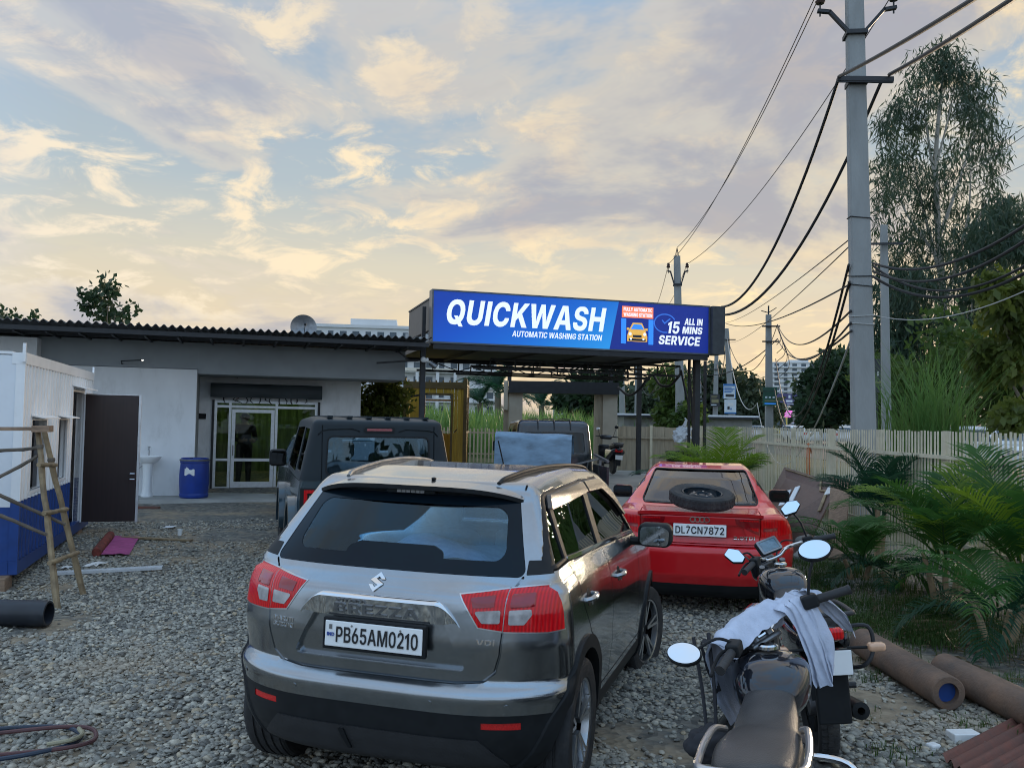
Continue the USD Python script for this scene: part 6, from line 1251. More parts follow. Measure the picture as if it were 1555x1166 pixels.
gr1 = groove(SB, [hat], 'x', -.2, .34, .006, .022); gr2 = groove(SB, [[(.585, 1.19), (.63, .98), (.80, .80), (.92, .74)], [(1.41, 1.19), (1.46, .9), (1.42, .45)], [(2.46, 1.12), (2.52, .95), (2.50, .45)], [(1.05, .435), (2.78, .435)], [(3.6, .9), (3.5, .5)]], 'y', .5, 1.1)
low = mbox((-1, -.5, .1), (1, .62, .53)) + mbox((-1, .6, .1), (1, 4.2, .395)) + mbox((-1, 3.2, .1), (1, 4.2, .55)); lowc = shell ^ low
bodyp = shell - cutR - cutF - dl3 - lam - recess - gr1 - gr2 - low - car_solid(SB, .03) ^ mbox((-.6, -.2, .1), (.6, .8, .42)) if False else (shell - cutR - cutF - dl3 - lam - recess - gr1 - gr2 - low)
mm(sv, 'body', bodyp, 'paint_grey')
skidp = rnd([(-.52, .415), (.52, .415), (.64, .29), (.64, .2), (-.64, .2), (-.64, .29)], .02); refl = [[(.53, .535-.04), (.70, .535-.04), (.70, .462), (.53, .465)]]
rc = m3.Manifold.batch_boolean([PX(Polygon(p), -.2, .3) for q in refl for p in (q, flip(q))], m3.OpType.Add)
mm(sv, 'lower_cladding', lowc - (rc ^ skin(SB, -.02, .012)), 'plastic_black')
mm(sv, 'skid_plate', skin(SB, -.008, .01) ^ PX(skidp, -.2, .3) , 'rubber_clean')
mm(sv, 'skid_rib', skin(SB, -.018, -.002) ^ PX(rnd([(-.14, .40), (-.11, .30), (-.13, .30), (-.17, .40)], .004), -.2, .3), 'plastic_black')
for s in (1, -1): q = refl[0] if s > 0 else flip(refl[0]); mm(sv, 'reflector', skin(SB, .004, .012) ^ PX(Polygon(q), -.2, .3), 'reflector_red')
mm(sv, 'window_trim', (shell ^ dl3) - m3.Manifold.batch_boolean([PY(Polygon(w), a, b) for w in win for a, b in ((.45, 1.1), (-1.1, -.45))], m3.OpType.Add), 'plastic_black')
for w in win:
    for a, b in ((.45, 1.1), (-1.1, -.45)): mm(sv, 'side_window', skin(SB, .010, .015) ^ PY(Polygon(w), a, b), 'glass_side')
mm(sv, 'rear_glass_border', skin(SB, .003, .02) ^ (cutR - PX(innerB, -.2, .9)), 'plastic_gloss'); mm(sv, 'rear_window', skin(SB, .006, .011) ^ PX(innerB, -.2, .9), 'glass_blue')
mm(sv, 'windscreen', skin(SB, .008, .013) ^ cutF, 'car_glass')
for s in (1, -1):
    f = (lambda q: q) if s > 0 else flip
    lo_ = mm(sv, 'tail_lamp', skin(SB, -.004, .03) ^ PX(Polygon(f(lampo)), -.2, .282), 'lens_red'); li_ = mm(sv, 'tail_lamp', skin(SB, -.004, .03) ^ PX(Polygon(f(lampi)), -.2, .36), 'lens_red')
    for q_ in (lampo, lampi): P0 = Polygon(f(q_)); mm(lo_, 'lamp_outline', skin(SB, -.003, .02) ^ PX(P0.buffer(.006, join_style=2).difference(P0.buffer(.0005)), -.2, .29), 'steel_bright')
    mm(lo_, 'lens', skin(SB, -.0065, 0) ^ PX(rnd(f([(.632, 1.005), (.725, 1.01), (.73, .985), (.70, .94), (.632, .94)]), .008), -.2, .36), 'lens_clear'); mm(lo_, 'lens', skin(SB, -.0065, 0) ^ PX(rnd(f([(.635, 1.075), (.735, 1.083), (.74, 1.022), (.635, 1.015)]), .008), -.2, .36), 'lens_dark_red')
    mm(li_, 'lens', skin(SB, -.0065, 0) ^ PX(rnd(f([(.475, .995), (.595, 1.005), (.595, .945), (.515, .943)]), .008), -.2, .36), 'lens_clear'); mm(li_, 'lens', skin(SB, -.0065, 0) ^ PX(rnd(f([(.455, 1.055), (.565, 1.07), (.565, 1.018), (.47, 1.01)]), .006), -.2, .36), 'lens_dark_red')
    for y in (.67, 3.17):
        a = np.linspace(-.42, PI+.42, 40); ring = Polygon(np.r_[np.c_[y+.462*np.cos(a), .345+.462*np.sin(a)], np.c_[y+.395*np.cos(a[::-1]), .345+.395*np.sin(a[::-1])]]); mm(sv, 'wheel_arch', (PY(ring, .55, 1.1) if s > 0 else PY(ring, -1.1, -.55)) ^ skin(SB, -.014, .04), 'plastic_black')
        if not (y > 3 and s < 0): wheel(sv, (s*.775, y, .345), .345, .225, .235, s, 5, steer=(-.22 if y > 3 else 0))
chr_ = rnd([(-.415, .925), (-.385, .985), (-.34, 1.022), (-.29, 1.032), (.29, 1.032), (.34, 1.022), (.385, .985), (.415, .925)], .012)
V, nb = [], 49
for x in np.linspace(-.415, .415, nb):
    k = max(0, (abs(x)-.29)/.125); zt = 1.034 - .105*k**1.8; b = float(rearB(np.array(abs(x)), np.array(.98), np.array(.88)))
    V += [(x, b+.01, zt), (x, b-.022*(1-k*.6), zt-.008), (x, b-.030*(1-k*.6), zt-.020*(1-k*.5)), (x, b-.010*(1-k), .925), (x, b+.012, .921)]
obj('chrome_bar', (np.array(V), np.array([(i*5+j, (i+1)*5+j, (i+1)*5+j+1, i*5+j+1) for i in range(nb-1) for j in range(4)])), 'chrome', sv, 25)
for tx, x0, x1, z0, z1 in (('BREZZA', -.215, .215, .938, .986), ('VITARA', -.205, -.05, .993, 1.008)):
    g = MB().prism(fit_text(tx, x0, x1, z0, z1, 700), 0, .012, XZ).mesh(); v = g[0].copy(); v[:, 1] += .039 - (v[:, 2]-.925)*.25 + .26*np.abs(v[:, 0]/.88)**4; obj('lettering', (v, g[1]), 'metal_grey', sv, False)
lettering(sv, SB, 'MARUTI', -.575, -.45, .864, .885, 'chrome', -.004); lettering(sv, SB, 'SUZUKI', -.575, -.45, .835, .856, 'chrome', -.004); lettering(sv, SB, 'VDi', .495, .578, .845, .872, 'chrome', -.004)
em = affinity.translate(affinity.scale(Polygon([(-.85, .15), (0, .95), (.8, .25), (.35, .25), (0, .5), (-.25, .28), (.85, -.15), (0, -.95), (-.8, -.25), (-.35, -.25), (0, -.5), (.25, -.28)]), .045, .043, origin=(0, 0)), -.03, 1.088)
g = m3.Manifold.batch_boolean([PX(p, -.2, .3) for p in getattr(em, 'geoms', [em])], m3.OpType.Add); mm(sv, 'badge', g ^ skin(SB, -.008, .01), 'chrome', False)
plate(sv, 0, .008, .842, .50, .12, 'PB65AM0210', frame_w=.016)
for x in (-.80, -.42, .30, .66): mm(sv, 'parking_sensor', skin(SB, -.004, .004) ^ PX(Point(x*.98, .572).buffer(.012), -.2, .4), 'paint_grey')
# roof spoiler, brake light, rails, aerial
n_ = 41; xs = np.linspace(-.575, .575, n_); V = []
for x in xs:
    k = abs(x)/.575; yb = .345 + .155*k**3; zb = 1.543 - .052*k**4; yf = .92; zf = float(SB['top'](np.array(.7))) + .006 - .05*k**6; ym = .62; zm = 1.588 - .05*k**5
    V += [(x, yb, zb), (x, ym, zm), (x, yf, zf), (x, yf, zf-.04), (x, .52+.1*k**3, 1.50-.02*k), (x, yb+.004, zb-.022)]
F = [(i*6+j, (i+1)*6+j, (i+1)*6+(j+1) % 6, i*6+(j+1) % 6) for i in range(n_-1) for j in range(6)]; V = np.array(V)
top_f = [f for k, f in enumerate(F) if k % 6 in (0, 1, 2)]; bot = [f for k, f in enumerate(F) if k % 6 in (3, 4, 5)]
caps = [(0, 1, 2, 3), (0, 3, 4, 5), (240, 243, 242, 241), (240, 245, 244, 243)]
obj('spoiler', (V, np.array(top_f + caps)), 'paint_grey', sv, 40); obj('spoiler_underside', (V, np.array(bot)), 'plastic_black', sv, 40)
bl_ = obj('brake_light', MB().tri(rbox_vf((-.135, .385, 1.498), (.135, .44, 1.524), .01)), 'plastic_black', sv, 40)
for k in range(6): obj('lens', MB().box((-.075+k*.026, .381, 1.503), (-.054+k*.026, .39, 1.519)), 'lens_clear', bl_, False)
for s in (-1, 1):
    p = spline([(s*.43, .53, 1.568), (s*.445, .64, 1.600), (s*.48, 1.1, 1.640), (s*.535, 1.6, 1.650), (s*.555, 2.0, 1.632), (s*.56, 2.15, 1.600)], 40); m = MB(); m.tube(p - [0, 0, .006], .012, 8); m.tube(p - [0, 0, .022], .010, 6); obj('roof_rail', m, 'plastic_black' if s > 0 else 'metal_grey', sv)
obj('aerial', MB().tube([(.05, 1.85, 1.62), (.04, 1.74, 1.78)], .005, 6), 'plastic_black', sv); obj('washer_nozzle', MB().ball((.08, .50, 1.575), .012, 1, (1, 2, .6)), 'plastic_black', sv); obj('washer_nozzle', MB().tube([(.545, .60, 1.50), (.575, .56, 1.56)], .006, 5), 'plastic_black', sv)
# smoked rain visors, handles, mirrors
for s in (1,):
    for ln in ([(.63, 1.44), (.70, 1.51), (1.56, 1.548), (1.58, 1.49)], [(1.62, 1.49), (1.62, 1.55), (2.06, 1.553), (2.36, 1.445), (2.5, 1.30), (2.46, 1.29), (2.28, 1.40), (2.03, 1.49)]): mm(sv, 'rain_visor', skin(SB, -.022, .002) ^ PY(rnd(ln, .004), .45, 1.1), 'visor_brown')
for y in (.70, 1.62):
    mm(sv, 'handle_recess', skin(SB, -.002, .006) ^ PY(Point(y+.07, .985).buffer(.045), .6, 1.1), 'plastic_black')
    x = float(hwB(np.array(y), np.array(.985))); m = MB(); m.tube(spline([(x-.005, y, .975), (x+.028, y+.03, .985), (x+.03, y+.13, .99), (x-.004, y+.17, .99)], 14), [.014]*5 + [.016]*5 + [.014]*(len(spline([(0,0,0)]*4, 14))-10), 8); obj('door_handle', m, 'paint_grey', sv); obj('lock', MB().ball((x+.002, y+.15, .95), .017, 1, (.5, 1, 1.3)), 'chrome', sv)
mm(sv, 'belt_strip', skin(SB, -.004, .004) ^ PY(LineString([(.60, 1.20), (1.4, 1.193), (2.55, 1.168)]).buffer(.009), .5, 1.1), 'chrome')
mp = MB(); v, f = rbox_vf((-.12, -.06, -.08), (.115, .09, .085), .055, 4); v[:, 1] *= np.where(v[:, 1] > 0, 1.3, 1); mh = obj('side_mirror', (v + [1.02, 2.32, 1.17], f), 'plastic_black', sv, 40)
obj('mirror_glass', MB().prism(rnd([(.92, 1.108), (1.112, 1.104), (1.12, 1.21), (1.06, 1.238), (.925, 1.228)], .03), 0, .006, XZ, (0, 2.262, 0)), 'mirror_dim', mh, False); obj('mirror_arm', MB().tube([(.84, 2.36, 1.12), (.93, 2.36, 1.12)], .03, 8), 'plastic_black', mh)
# cabin seen through the glass
m = MB(); seat(m, -.36, 2.0); seat(m, .36, 2.0); obj('front_seats', m, 'seat_cloth', sv, 40); m = MB(); m.add(*rbox_vf((-.62, 1.0, .55), (.62, 1.2, 1.10), .06)); [m.add(*rbox_vf((x-.13, .98, 1.12), (x+.13, 1.08, 1.28), .04)) for x in (-.4, .4)]; obj('rear_seat', m, 'seat_cloth', sv, 40); m = MB(); m.add(*rbox_vf((-.72, 2.75, .7), (.72, 3.05, 1.08), .06)); obj('dashboard', m, 'plastic_black', sv, 40)
a = np.linspace(0, 2*PI, 33); ring = np.c_[.37+.185*np.cos(a), 2.62+.06*np.sin(a), 1.03+.17*np.sin(a)]; m = MB(); m.tube(ring, .016, 8); m.bar((.19, 2.62, 1.03), (.55, 2.62, 1.03), .04, .02); m.bar((.37, 2.62, 1.03), (.37, 2.57, .88), .04, .02); obj('steering_wheel', m, 'plastic_black', sv)
u, w_ = np.meshgrid(np.linspace(-.42, .52, 40), np.linspace(.30, .95, 20)); z = 1.10 + .16*np.exp(-((u+.02)/.2)**2)*np.exp(-((w_-.6)/.3)**2) + .09*np.exp(-((u-.3)/.2)**2) + .05*(meshkit.fbm(np.stack([u*6, w_*6, u*0], -1), 3, 3)-.5); k = 40; F = [(i*k+j, i*k+j+1, (i+1)*k+j+1, (i+1)*k+j) for i in range(19) for j in range(k-1)]
obj('parcel_cloth', (np.stack([u, w_, z], -1).reshape(-1, 3), np.array(F)), 'cloth_lilac', sv, True); obj('parcel_shelf', MB().box((-.66, .28, 1.06), (.66, .99, 1.085)), 'plastic_black', sv, False)

# ---------------------------------------------------------------- red saloon
def hwA(y, z):
    g = I_(z, [.2, .32, .5, .68, .80, .90, .97, 1.02, 1.1, 1.25, 1.38, 1.45], [.80, .86, .90, .913, .905, .88, .845, .80, .745, .655, .565, .50]); return g*(1 - .12*np.clip((y-3.6)/1.1, 0, 1)**2)
def rearA(x, z, w):
    r0 = I_(z, [.2, .28, .36, .44, .66, .71, .735, .80, .90, .97, 1.01, 1.03], [.20, .10, .05, .01, .0, .012, .055, .075, .068, .045, .03, .04]); return r0 + I_(z, [.7, 1.0], [.42, .36])*np.clip(x/np.maximum(w, .1), 0, 1)**I_(z, [.7, 1.0], [4.5, 3.6])
SA = dict(L=4.7, n=(48, 110, 56), r=(.10, .03, .10), hw=hwA, rear=rearA, front=lambda x, z, w: 4.7 - .4*(x/.9)**3 - .2*np.clip((z-.6)/.4, 0, 1), zb=lambda y: .20 + 0*y,
    top=lambda y: I_(y, [0, .12, .35, .62, .78, 1.0, 1.35, 1.7, 2.0, 2.4, 2.8, 3.1, 3.75, 4.0, 4.5, 4.7], [1.028, 1.030, 1.035, 1.045, 1.085, 1.175, 1.305, 1.39, 1.42, 1.432, 1.415, 1.36, 1.03, .98, .86, .74]))
vA = (1.825, 8.571, -.03)
sa = thing('red_saloon', 'red saloon car with a spare wheel lying on its boot', 'car', vA, -.208, 0, 0)
A_ = car_solid(SA); cavA = car_solid(SA, .045) ^ mbox((-1, .85, .45), (1, 3.6, 2)); wl = m3.Manifold.batch_boolean([to_mf(MB().cyl((s*.5, y, .32), (s*1.1, y, .32), .375, 36)) for s in (-1, 1) for y in (.95, 3.76)], m3.OpType.Add)
rwA = rnd([(-.60, 1.075), (.60, 1.075), (.50, 1.375), (-.50, 1.375)], .03); fwA = rnd([(-.62, 1.06), (.62, 1.06), (.50, 1.38), (-.50, 1.38)], .04)
swA = [[(.98, 1.03), (1.38, 1.255), (1.62, 1.315), (2.05, 1.35), (2.02, 1.0)], [(2.10, 1.0), (2.13, 1.352), (2.55, 1.345), (2.85, 1.30), (3.42, 1.03)]]
lo = [(.575, .985), (.72, .985), (.95, .935), (.95, .835), (.575, .82)]; li = [(.33, .995), (.567, .988), (.567, .835), (.50, .862), (.34, .945)]
lamA = m3.Manifold.batch_boolean([PX(Polygon(p), -.3, .62) for q in (lo, li) for p in (q, flip(q))], m3.OpType.Add) ^ mbox((-1, -1, .5), (1, .62, 1.2))
sh_ = A_ - cavA - wl; ga = groove(SA, [[(-.575, 1.05), (-.571, .83), (-.55, .745), (.55, .745), (.571, .83), (.575, 1.05)]], 'x', -.3, .5, .005, .02) + groove(SA, [[(-.95, .722), (-.55, .722), (.55, .722), (.95, .722)]], 'x', -.3, .6, .009, .03) + groove(SA, [[(1.32, .95), (1.25, .6), (1.4, .35)], [(2.06, 1.0), (2.05, .35)], [(3.3, .95), (3.28, .35)]], 'y', .5, 1.1)
valA = mbox((-1, -.5, .1), (1, .65, .355)); rcA = PX(rnd([(-.46, .765), (.46, .765), (.40, .93), (-.40, .93)], .02), -.2, .3) ^ skin(SA, -.02, .015)
winA = PX(rwA, .5, 1.9) + PX(fwA, 2.6, 4.2) + m3.Manifold.batch_boolean([PY(Polygon(w), a, b) for w in swA for a, b in ((.4, 1.1), (-1.1, -.4))], m3.OpType.Add)
mm(sa, 'body', sh_ - winA - lamA - ga - valA - rcA, 'paint_red'); mm(sa, 'lower_valance', sh_ ^ valA, 'plastic_black')
lip = MB(); xs = np.linspace(-.60, .60, 31); V = []
for x in xs: k = abs(x)/.6; yb = .02 + .10*k**3.4; zt = 1.034 - .018*k**6; V += [(x, yb, zt+.012), (x, yb+.10, zt), (x, yb+.10, zt-.03), (x, yb+.01, zt-.02)]
obj('boot_lip', (np.array(V), np.array([(i*4+j, (i+1)*4+j, (i+1)*4+(j+1) % 4, i*4+(j+1) % 4) for i in range(30) for j in range(4)] + [(0, 1, 2, 3), (120, 123, 122, 121)])), 'paint_red', sa, 40)
mm(sa, 'rear_window', skin(SA, .008, .013) ^ PX(rwA, .5, 1.9), 'glass_sky'); mm(sa, 'windscreen', skin(SA, .008, .013) ^ PX(fwA, 2.6, 4.2), 'car_glass')
mm(sa, 'window_seal', skin(SA, -.002, .02) ^ (PX(rwA.buffer(.012), .5, 1.9) - PX(rwA, .4, 2.0)), 'plastic_black')
for w in swA:
    for a, b in ((.4, 1.1), (-1.1, -.4)): mm(sa, 'side_window', skin(SA, .008, .013) ^ PY(Polygon(w), a, b), 'glass_side')
for f in ((lambda q: q), flip):
    a = mm(sa, 'tail_lamp', skin(SA, -.003, .03) ^ PX(Polygon(f(lo)), -.3, .62), 'lens_red'); b = mm(sa, 'tail_lamp', skin(SA, -.003, .03) ^ PX(Polygon(f(li)), -.3, .5), 'lens_dark_red')
    mm(a, 'lens', skin(SA, -.005, 0) ^ PX(rnd(f([(.60, .905), (.74, .905), (.74, .875), (.60, .87)]), .006), -.3, .6), 'lens_dark_red'); mm(b, 'lens', skin(SA, -.005, 0) ^ PX(rnd(f([(.37, .985), (.555, .978), (.555, .965), (.38, .972)]), .003), -.3, .5), 'lens_red'); mm(b, 'lens', skin(SA, -.005, 0) ^ PX(rnd(f([(.46, .91), (.555, .905), (.555, .87), (.51, .88)]), .004), -.3, .5), 'lens_red')
for k in range(4): mm(sa, 'badge_ring', skin(SA, -.006, .004) ^ PX(Point(-.066+k*.044, .975).buffer(.029).difference(Point(-.066+k*.044, .975).buffer(.021)), -.2, .3), 'chrome')
lettering(sa, SA, 'A4', -.50, -.40, .825, .86, 'chrome', -.004); lettering(sa, SA, '2.0TDI', .32, .52, .795, .825, 'chrome', -.004); plate(sa, 0, .055, .872, .50, .115, 'DL7CN7872', ind=False, frame_w=.003)
for s in (-1, 1):
    for y in (.95, 3.76):
        if s > 0 or y < 2: wheel(sa, (s*.79, y, .32), .32, .22, .225, s, 7, 'metal_grey', 'metal_grey', twin=False)
    v, f = rbox_vf((-.12, -.05, -.07), (.12, .10, .075), .05, 4); mh = obj('side_mirror', (v + [s*.96, 2.72, 1.03], f), 'paint_red', sa, 40); obj('mirror_glass', MB().prism(rnd([(s*.96-.10, .98), (s*.96+.10, .98), (s*.96+.10, 1.08), (s*.96-.10, 1.08)], .03), 0, .006, XZ, (0, 2.67, 0)), 'car_glass_dark', mh, False); obj('mirror_cap', MB().prism(rnd([(s*.96-.12, .955), (s*.96+.12, .955), (s*.96+.12, 1.105), (s*.96-.12, 1.105)], .045), 0, .02, XZ, (0, 2.695, 0)), 'plastic_black', mh, False)
m = MB(); seat(m, -.36, 2.2, .45, .58); seat(m, .36, 2.2, .45, .58); m.add(*rbox_vf((-.6, 1.25, .45), (.6, 1.45, 1.0), .06)); [m.add(*rbox_vf((x-.12, 1.2, 1.0), (x+.12, 1.3, 1.15), .04)) for x in (-.36, .36)]; obj('seats', m, 'seat_pale', sa, 40); obj('parcel_shelf', MB().box((-.6, .8, 1.0), (.6, 1.25, 1.02)), 'plastic_black', sa, False)
a = np.linspace(0, 2*PI, 25); m = MB(); m.tube(np.c_[.37+.18*np.cos(a), 2.85+.06*np.sin(a), 1.0+.17*np.sin(a)], .016, 7); obj('steering_wheel', m, 'plastic_black', sa)
RA = rotz(-.208); P_ = np.array(vA) + RA @ np.array([.02, .44, 1.048])
sp = thing('spare_wheel', 'spare wheel with black steel rim lying flat on the red boot', 'wheel', P_ + [0, .02, .045], 0, .19, .02)
obj('tyre', MB().lathe([(.20, .02), (.235, .0), (.295, .0), (.318, .014), (.325, .04), (.325, .085), (.318, .115), (.295, .132), (.235, .13), (.205, .115)], 56), 'rubber', sp, 30)
obj('rim', MB().lathe([(.205, .115), (.20, .122), (.188, .118), (.18, .07), (.165, .055), (.15, .075), (.105, .105), (.075, .105), (.06, .085), (.035, .08), (.03, .095), (0, .095)], 48), 'plastic_gloss', sp, 40)
for k in range(5): a = k*2*PI/5; obj('wheel_nut_hole', MB().lathe([(.011, .104), (.011, .107), (0, .107)], 10, o=(.088*math.cos(a), .088*math.sin(a), 0)), 'steel_bright', sp)
obj('tread_blocks', MB().tri(trimesh.util.concatenate([trimesh.Trimesh(*rbox_vf((.322, -.016, .03 + .05*(k % 2)), (.3285, .016, .055 + .05*(k % 2)), .002, 1)).apply_transform(np.vstack([np.c_[rotz(k*2*PI/72), [0, 0, 0]], [0, 0, 0, 1]])) for k in range(72)])), 'rubber', sp, False, kind='stuff')
# ---------------------------------------------------------------- dark off-roader with hard top
def boxspec(L, w, zb_, roof, hood, y_ws, tumble, n, r, rz=.12, roof_r=.05, bump=.10, rake=.0, zbelt=1.05):
    """A car outline: side width by height, tail, windscreen and bonnet."""
    return dict(L=L, n=n, r=r, hw=lambda y, z: I_(z, [zb_, zb_+.15, zb_+.45, zbelt, roof-.06, roof], [w*.94, w*.985, w, w*.97, w-tumble, w-tumble-.04])*(1-.08*np.clip((y-L*.8)/(L*.2), 0, 1)**2),
        rear=lambda x, z, ww: I_(z, [zb_, .45, .62, .66, zbelt, zbelt+.02, roof], [.06, .0, .0, bump, bump, bump, bump+rake]) + rz*np.clip(x/np.maximum(ww, .1), 0, 1)**6, front=lambda x, z, ww: L - .25*(x/w)**3 - .1*np.clip((z-.7)/.3, 0, 1), zb=lambda y: zb_ + 0*y,
        top=lambda y: I_(y, [0, .2, y_ws-1.2, y_ws-.05, y_ws+.55, y_ws+.7, L-.1, L], [roof-roof_r, roof-.01, roof, roof-.03, hood+.06, hood, hood-.08, hood-.2]))
mat('top_dark', (.006, .012, .016), .45, var=.15, vs=4, spec=.35, dirt=.12, dirtc=(.06, .065, .065)); vT = (-1.42, 9.75, .07); yT = -.295
ST = boxspec(3.98, .87, .42, 1.80, 1.12, 2.55, .15, (44, 70, 44), (.06, .03, .06), .05, .04, .12, .03, 1.12)
of = thing('off_road_vehicle', 'dark slate boxy off-road vehicle with hard top, parked beyond the grey SUV', 'car', vT, -yT, 0, .0)
T_ = car_solid(ST); cavT = car_solid(ST, .06) ^ mbox((-1, .1, .6), (1, 2.9, 2)); wlT = m3.Manifold.batch_boolean([to_mf(MB().cyl((s*.5, y, .37), (s*1.1, y, .37), .43, 32)) for s in (-1, 1) for y in (.72, 3.17)], m3.OpType.Add)
rwT = rnd([(-.565, 1.17), (.565, 1.17), (.55, 1.575), (-.55, 1.575)], .05); sw = [[(.38, 1.18), (.38, 1.66), (1.05, 1.67), (1.05, 1.18)], [(1.2, 1.14), (1.2, 1.68), (2.35, 1.66), (2.75, 1.15)]]
lT = [(.665, 1.02), (.84, 1.02), (.84, .73), (.665, .73)]
cT = m3.Manifold.batch_boolean([PY(rnd(w, .04), a, b) for w in sw for a, b in ((.5, 1.1), (-1.1, -.5))], m3.OpType.Add); lmT = PX(Polygon(lT), -.1, .32) + PX(Polygon(flip(lT)), -.1, .32)
gT_ = groove(ST, [[(-.62, 1.70), (-.62, .70)], [(.62, 1.70), (.62, .70)], [(-.62, 1.10), (.62, 1.10)]], 'x', -.1, .5, .006, .02) + groove(ST, [[(-.55, 1.655), (-.30, 1.665), (-.22, 1.64)], [(.55, 1.655), (.30, 1.665), (.22, 1.64)], [(-.66, 1.60), (-.62, 1.64), (-.55, 1.655)], [(.66, 1.60), (.62, 1.64), (.55, 1.655)]], 'x', -.1, .5, .008, .02) + groove(ST, [[(1.13, 1.7), (1.13, .5)], [(2.5, 1.1), (2.4, .5)], [(.1, 1.1), (3.9, 1.06)]], 'y', .5, 1.1)
shT = T_ - cavT - wlT - PX(rwT, -.1, .6) - PX(rnd([(-.62, 1.2), (.62, 1.2), (.6, 1.68), (-.6, 1.68)], .05), 2.2, 3.5) - cT - lmT - gT_
mm(of, 'hard_top', shT ^ mbox((-1, -1, 1.105), (1, 2.6, 2)), 'top_dark', label='charcoal hard top'); mm(of, 'body', shT - mbox((-1, -1, 1.105), (1, 2.6, 2)), 'paint_slate')
mm(of, 'rear_window', skin(ST, .008, .014) ^ PX(rwT, -.1, .6), 'glass_blue'); mm(of, 'window_seal', skin(ST, -.003, .02) ^ (PX(rwT.buffer(.018), -.1, .6) - PX(rwT, -.2, .7)), 'plastic_black')
for w in sw:
    for a, b in ((.5, 1.1), (-1.1, -.5)): mm(of, 'side_window', skin(ST, .008, .014) ^ PY(rnd(w, .04), a, b), 'glass_side')
for f in ((lambda q: q), flip):
    h = mm(of, 'tail_lamp', skin(ST, .0, .05) ^ PX(Polygon(f(lT)), -.1, .3), 'plastic_black'); c_ = Polygon([(.80, 1.00), (.80, .75), (.69, .75), (.69, .785), (.765, .785), (.765, .965), (.69, .965), (.69, 1.00)])
    mm(h, 'lens', skin(ST, -.012, .002) ^ PX(Polygon(f(list(c_.exterior.coords)[:-1])), -.1, .3), 'lens_red'); mm(h, 'lens', skin(ST, -.006, .002) ^ PX(Polygon(f([(.69, .94), (.745, .94), (.745, .89), (.69, .89)])), -.1, .3), 'lens_clear'); mm(h, 'lens', skin(ST, -.006, .002) ^ PX(Polygon(f([(.69, .83), (.75, .83), (.75, .79), (.69, .79)])), -.1, .3), 'lens_clear')
mm(of, 'brake_light', skin(ST, -.012, .002) ^ PX(rnd([(-.17, 1.635), (.17, 1.635), (.17, 1.69), (-.17, 1.69)], .02), -.1, .4), 'plastic_black'); mm(of, 'brake_lens', skin(ST, -.016, -.01) ^ PX(rnd([(-.14, 1.65), (.14, 1.65), (.14, 1.675), (-.14, 1.675)], .008), -.1, .4), 'lens_dark_red')
mm(of, 'bumper', to_mf(rbox_vf((-.86, -.10, .47), (.86, .10, .66), .04)), 'plastic_black')
for k in range(6): obj('roof_rib', MB().box((-.56+k*.215, .25, 1.788), (-.50+k*.215, 2.3, 1.812)), 'top_dark', of, False)
for s in (-1, 1):
    for y in (.72, 3.17):
        a = np.linspace(-.15, PI+.15, 24); ring = Polygon(np.r_[np.c_[y+.55*np.cos(a), .38+.52*np.sin(a)], np.c_[y+.43*np.cos(a[::-1]), .37+.43*np.sin(a[::-1])]]); mm(of, 'wheel_arch', PY(ring, .78, .95) if s > 0 else PY(ring, -.95, -.78), 'paint_slate')
        wheel(of, (s*.79, y, .37), .37, .25, .23, s, 6, twin=False)
    mh = obj('side_mirror', tuple([rbox_vf((-.1, -.05, -.11), (.12, .10, .11), .045, 3)[0]*[s, 1, 1] + [s*.98, 2.45, 1.25], rbox_vf((-.1, -.05, -.11), (.12, .10, .11), .045, 3)[1][:, ::s]]), 'plastic_black', of, 40); obj('mirror_glass', MB().prism(rnd([(s*.99-.09, 1.16), (s*.99+.09, 1.16), (s*.99+.09, 1.34), (s*.99-.09, 1.34)], .03), 0, .006, XZ, (0, 2.398, 0)), 'car_glass_dark', mh, False)
v_, f_ = MB().lathe([(.12, .02), (.2, .05), (.23, .0), (.30, -.04), (.345, -.03), (.365, .02), (.365, .16), (.33, .2), (.1, .2)], 44, XZ).mesh(); obj('spare_wheel', (v_*[1, 1, 1] + [.10, .02, .96], f_), 'rubber', of, 30)
m = MB(); seat(m, -.36, 1.9, .8, .55); seat(m, .36, 1.9, .8, .55); seat(m, -.33, .9, .8, .5, .2); seat(m, .33, .9, .8, .5, .2); obj('seats', m, 'seat_cloth', of, 40)
m = MB(); m.bar((0, .3, 1.72), (0, .3, 1.2), .05); obj('roll_bar', m, 'plastic_black', of, False)
for x in (-.36, .36): obj('roof_speaker', rbox_vf((x-.11, .24, 1.55), (x+.11, .44, 1.66), .03), 'plastic_black', of, 40)

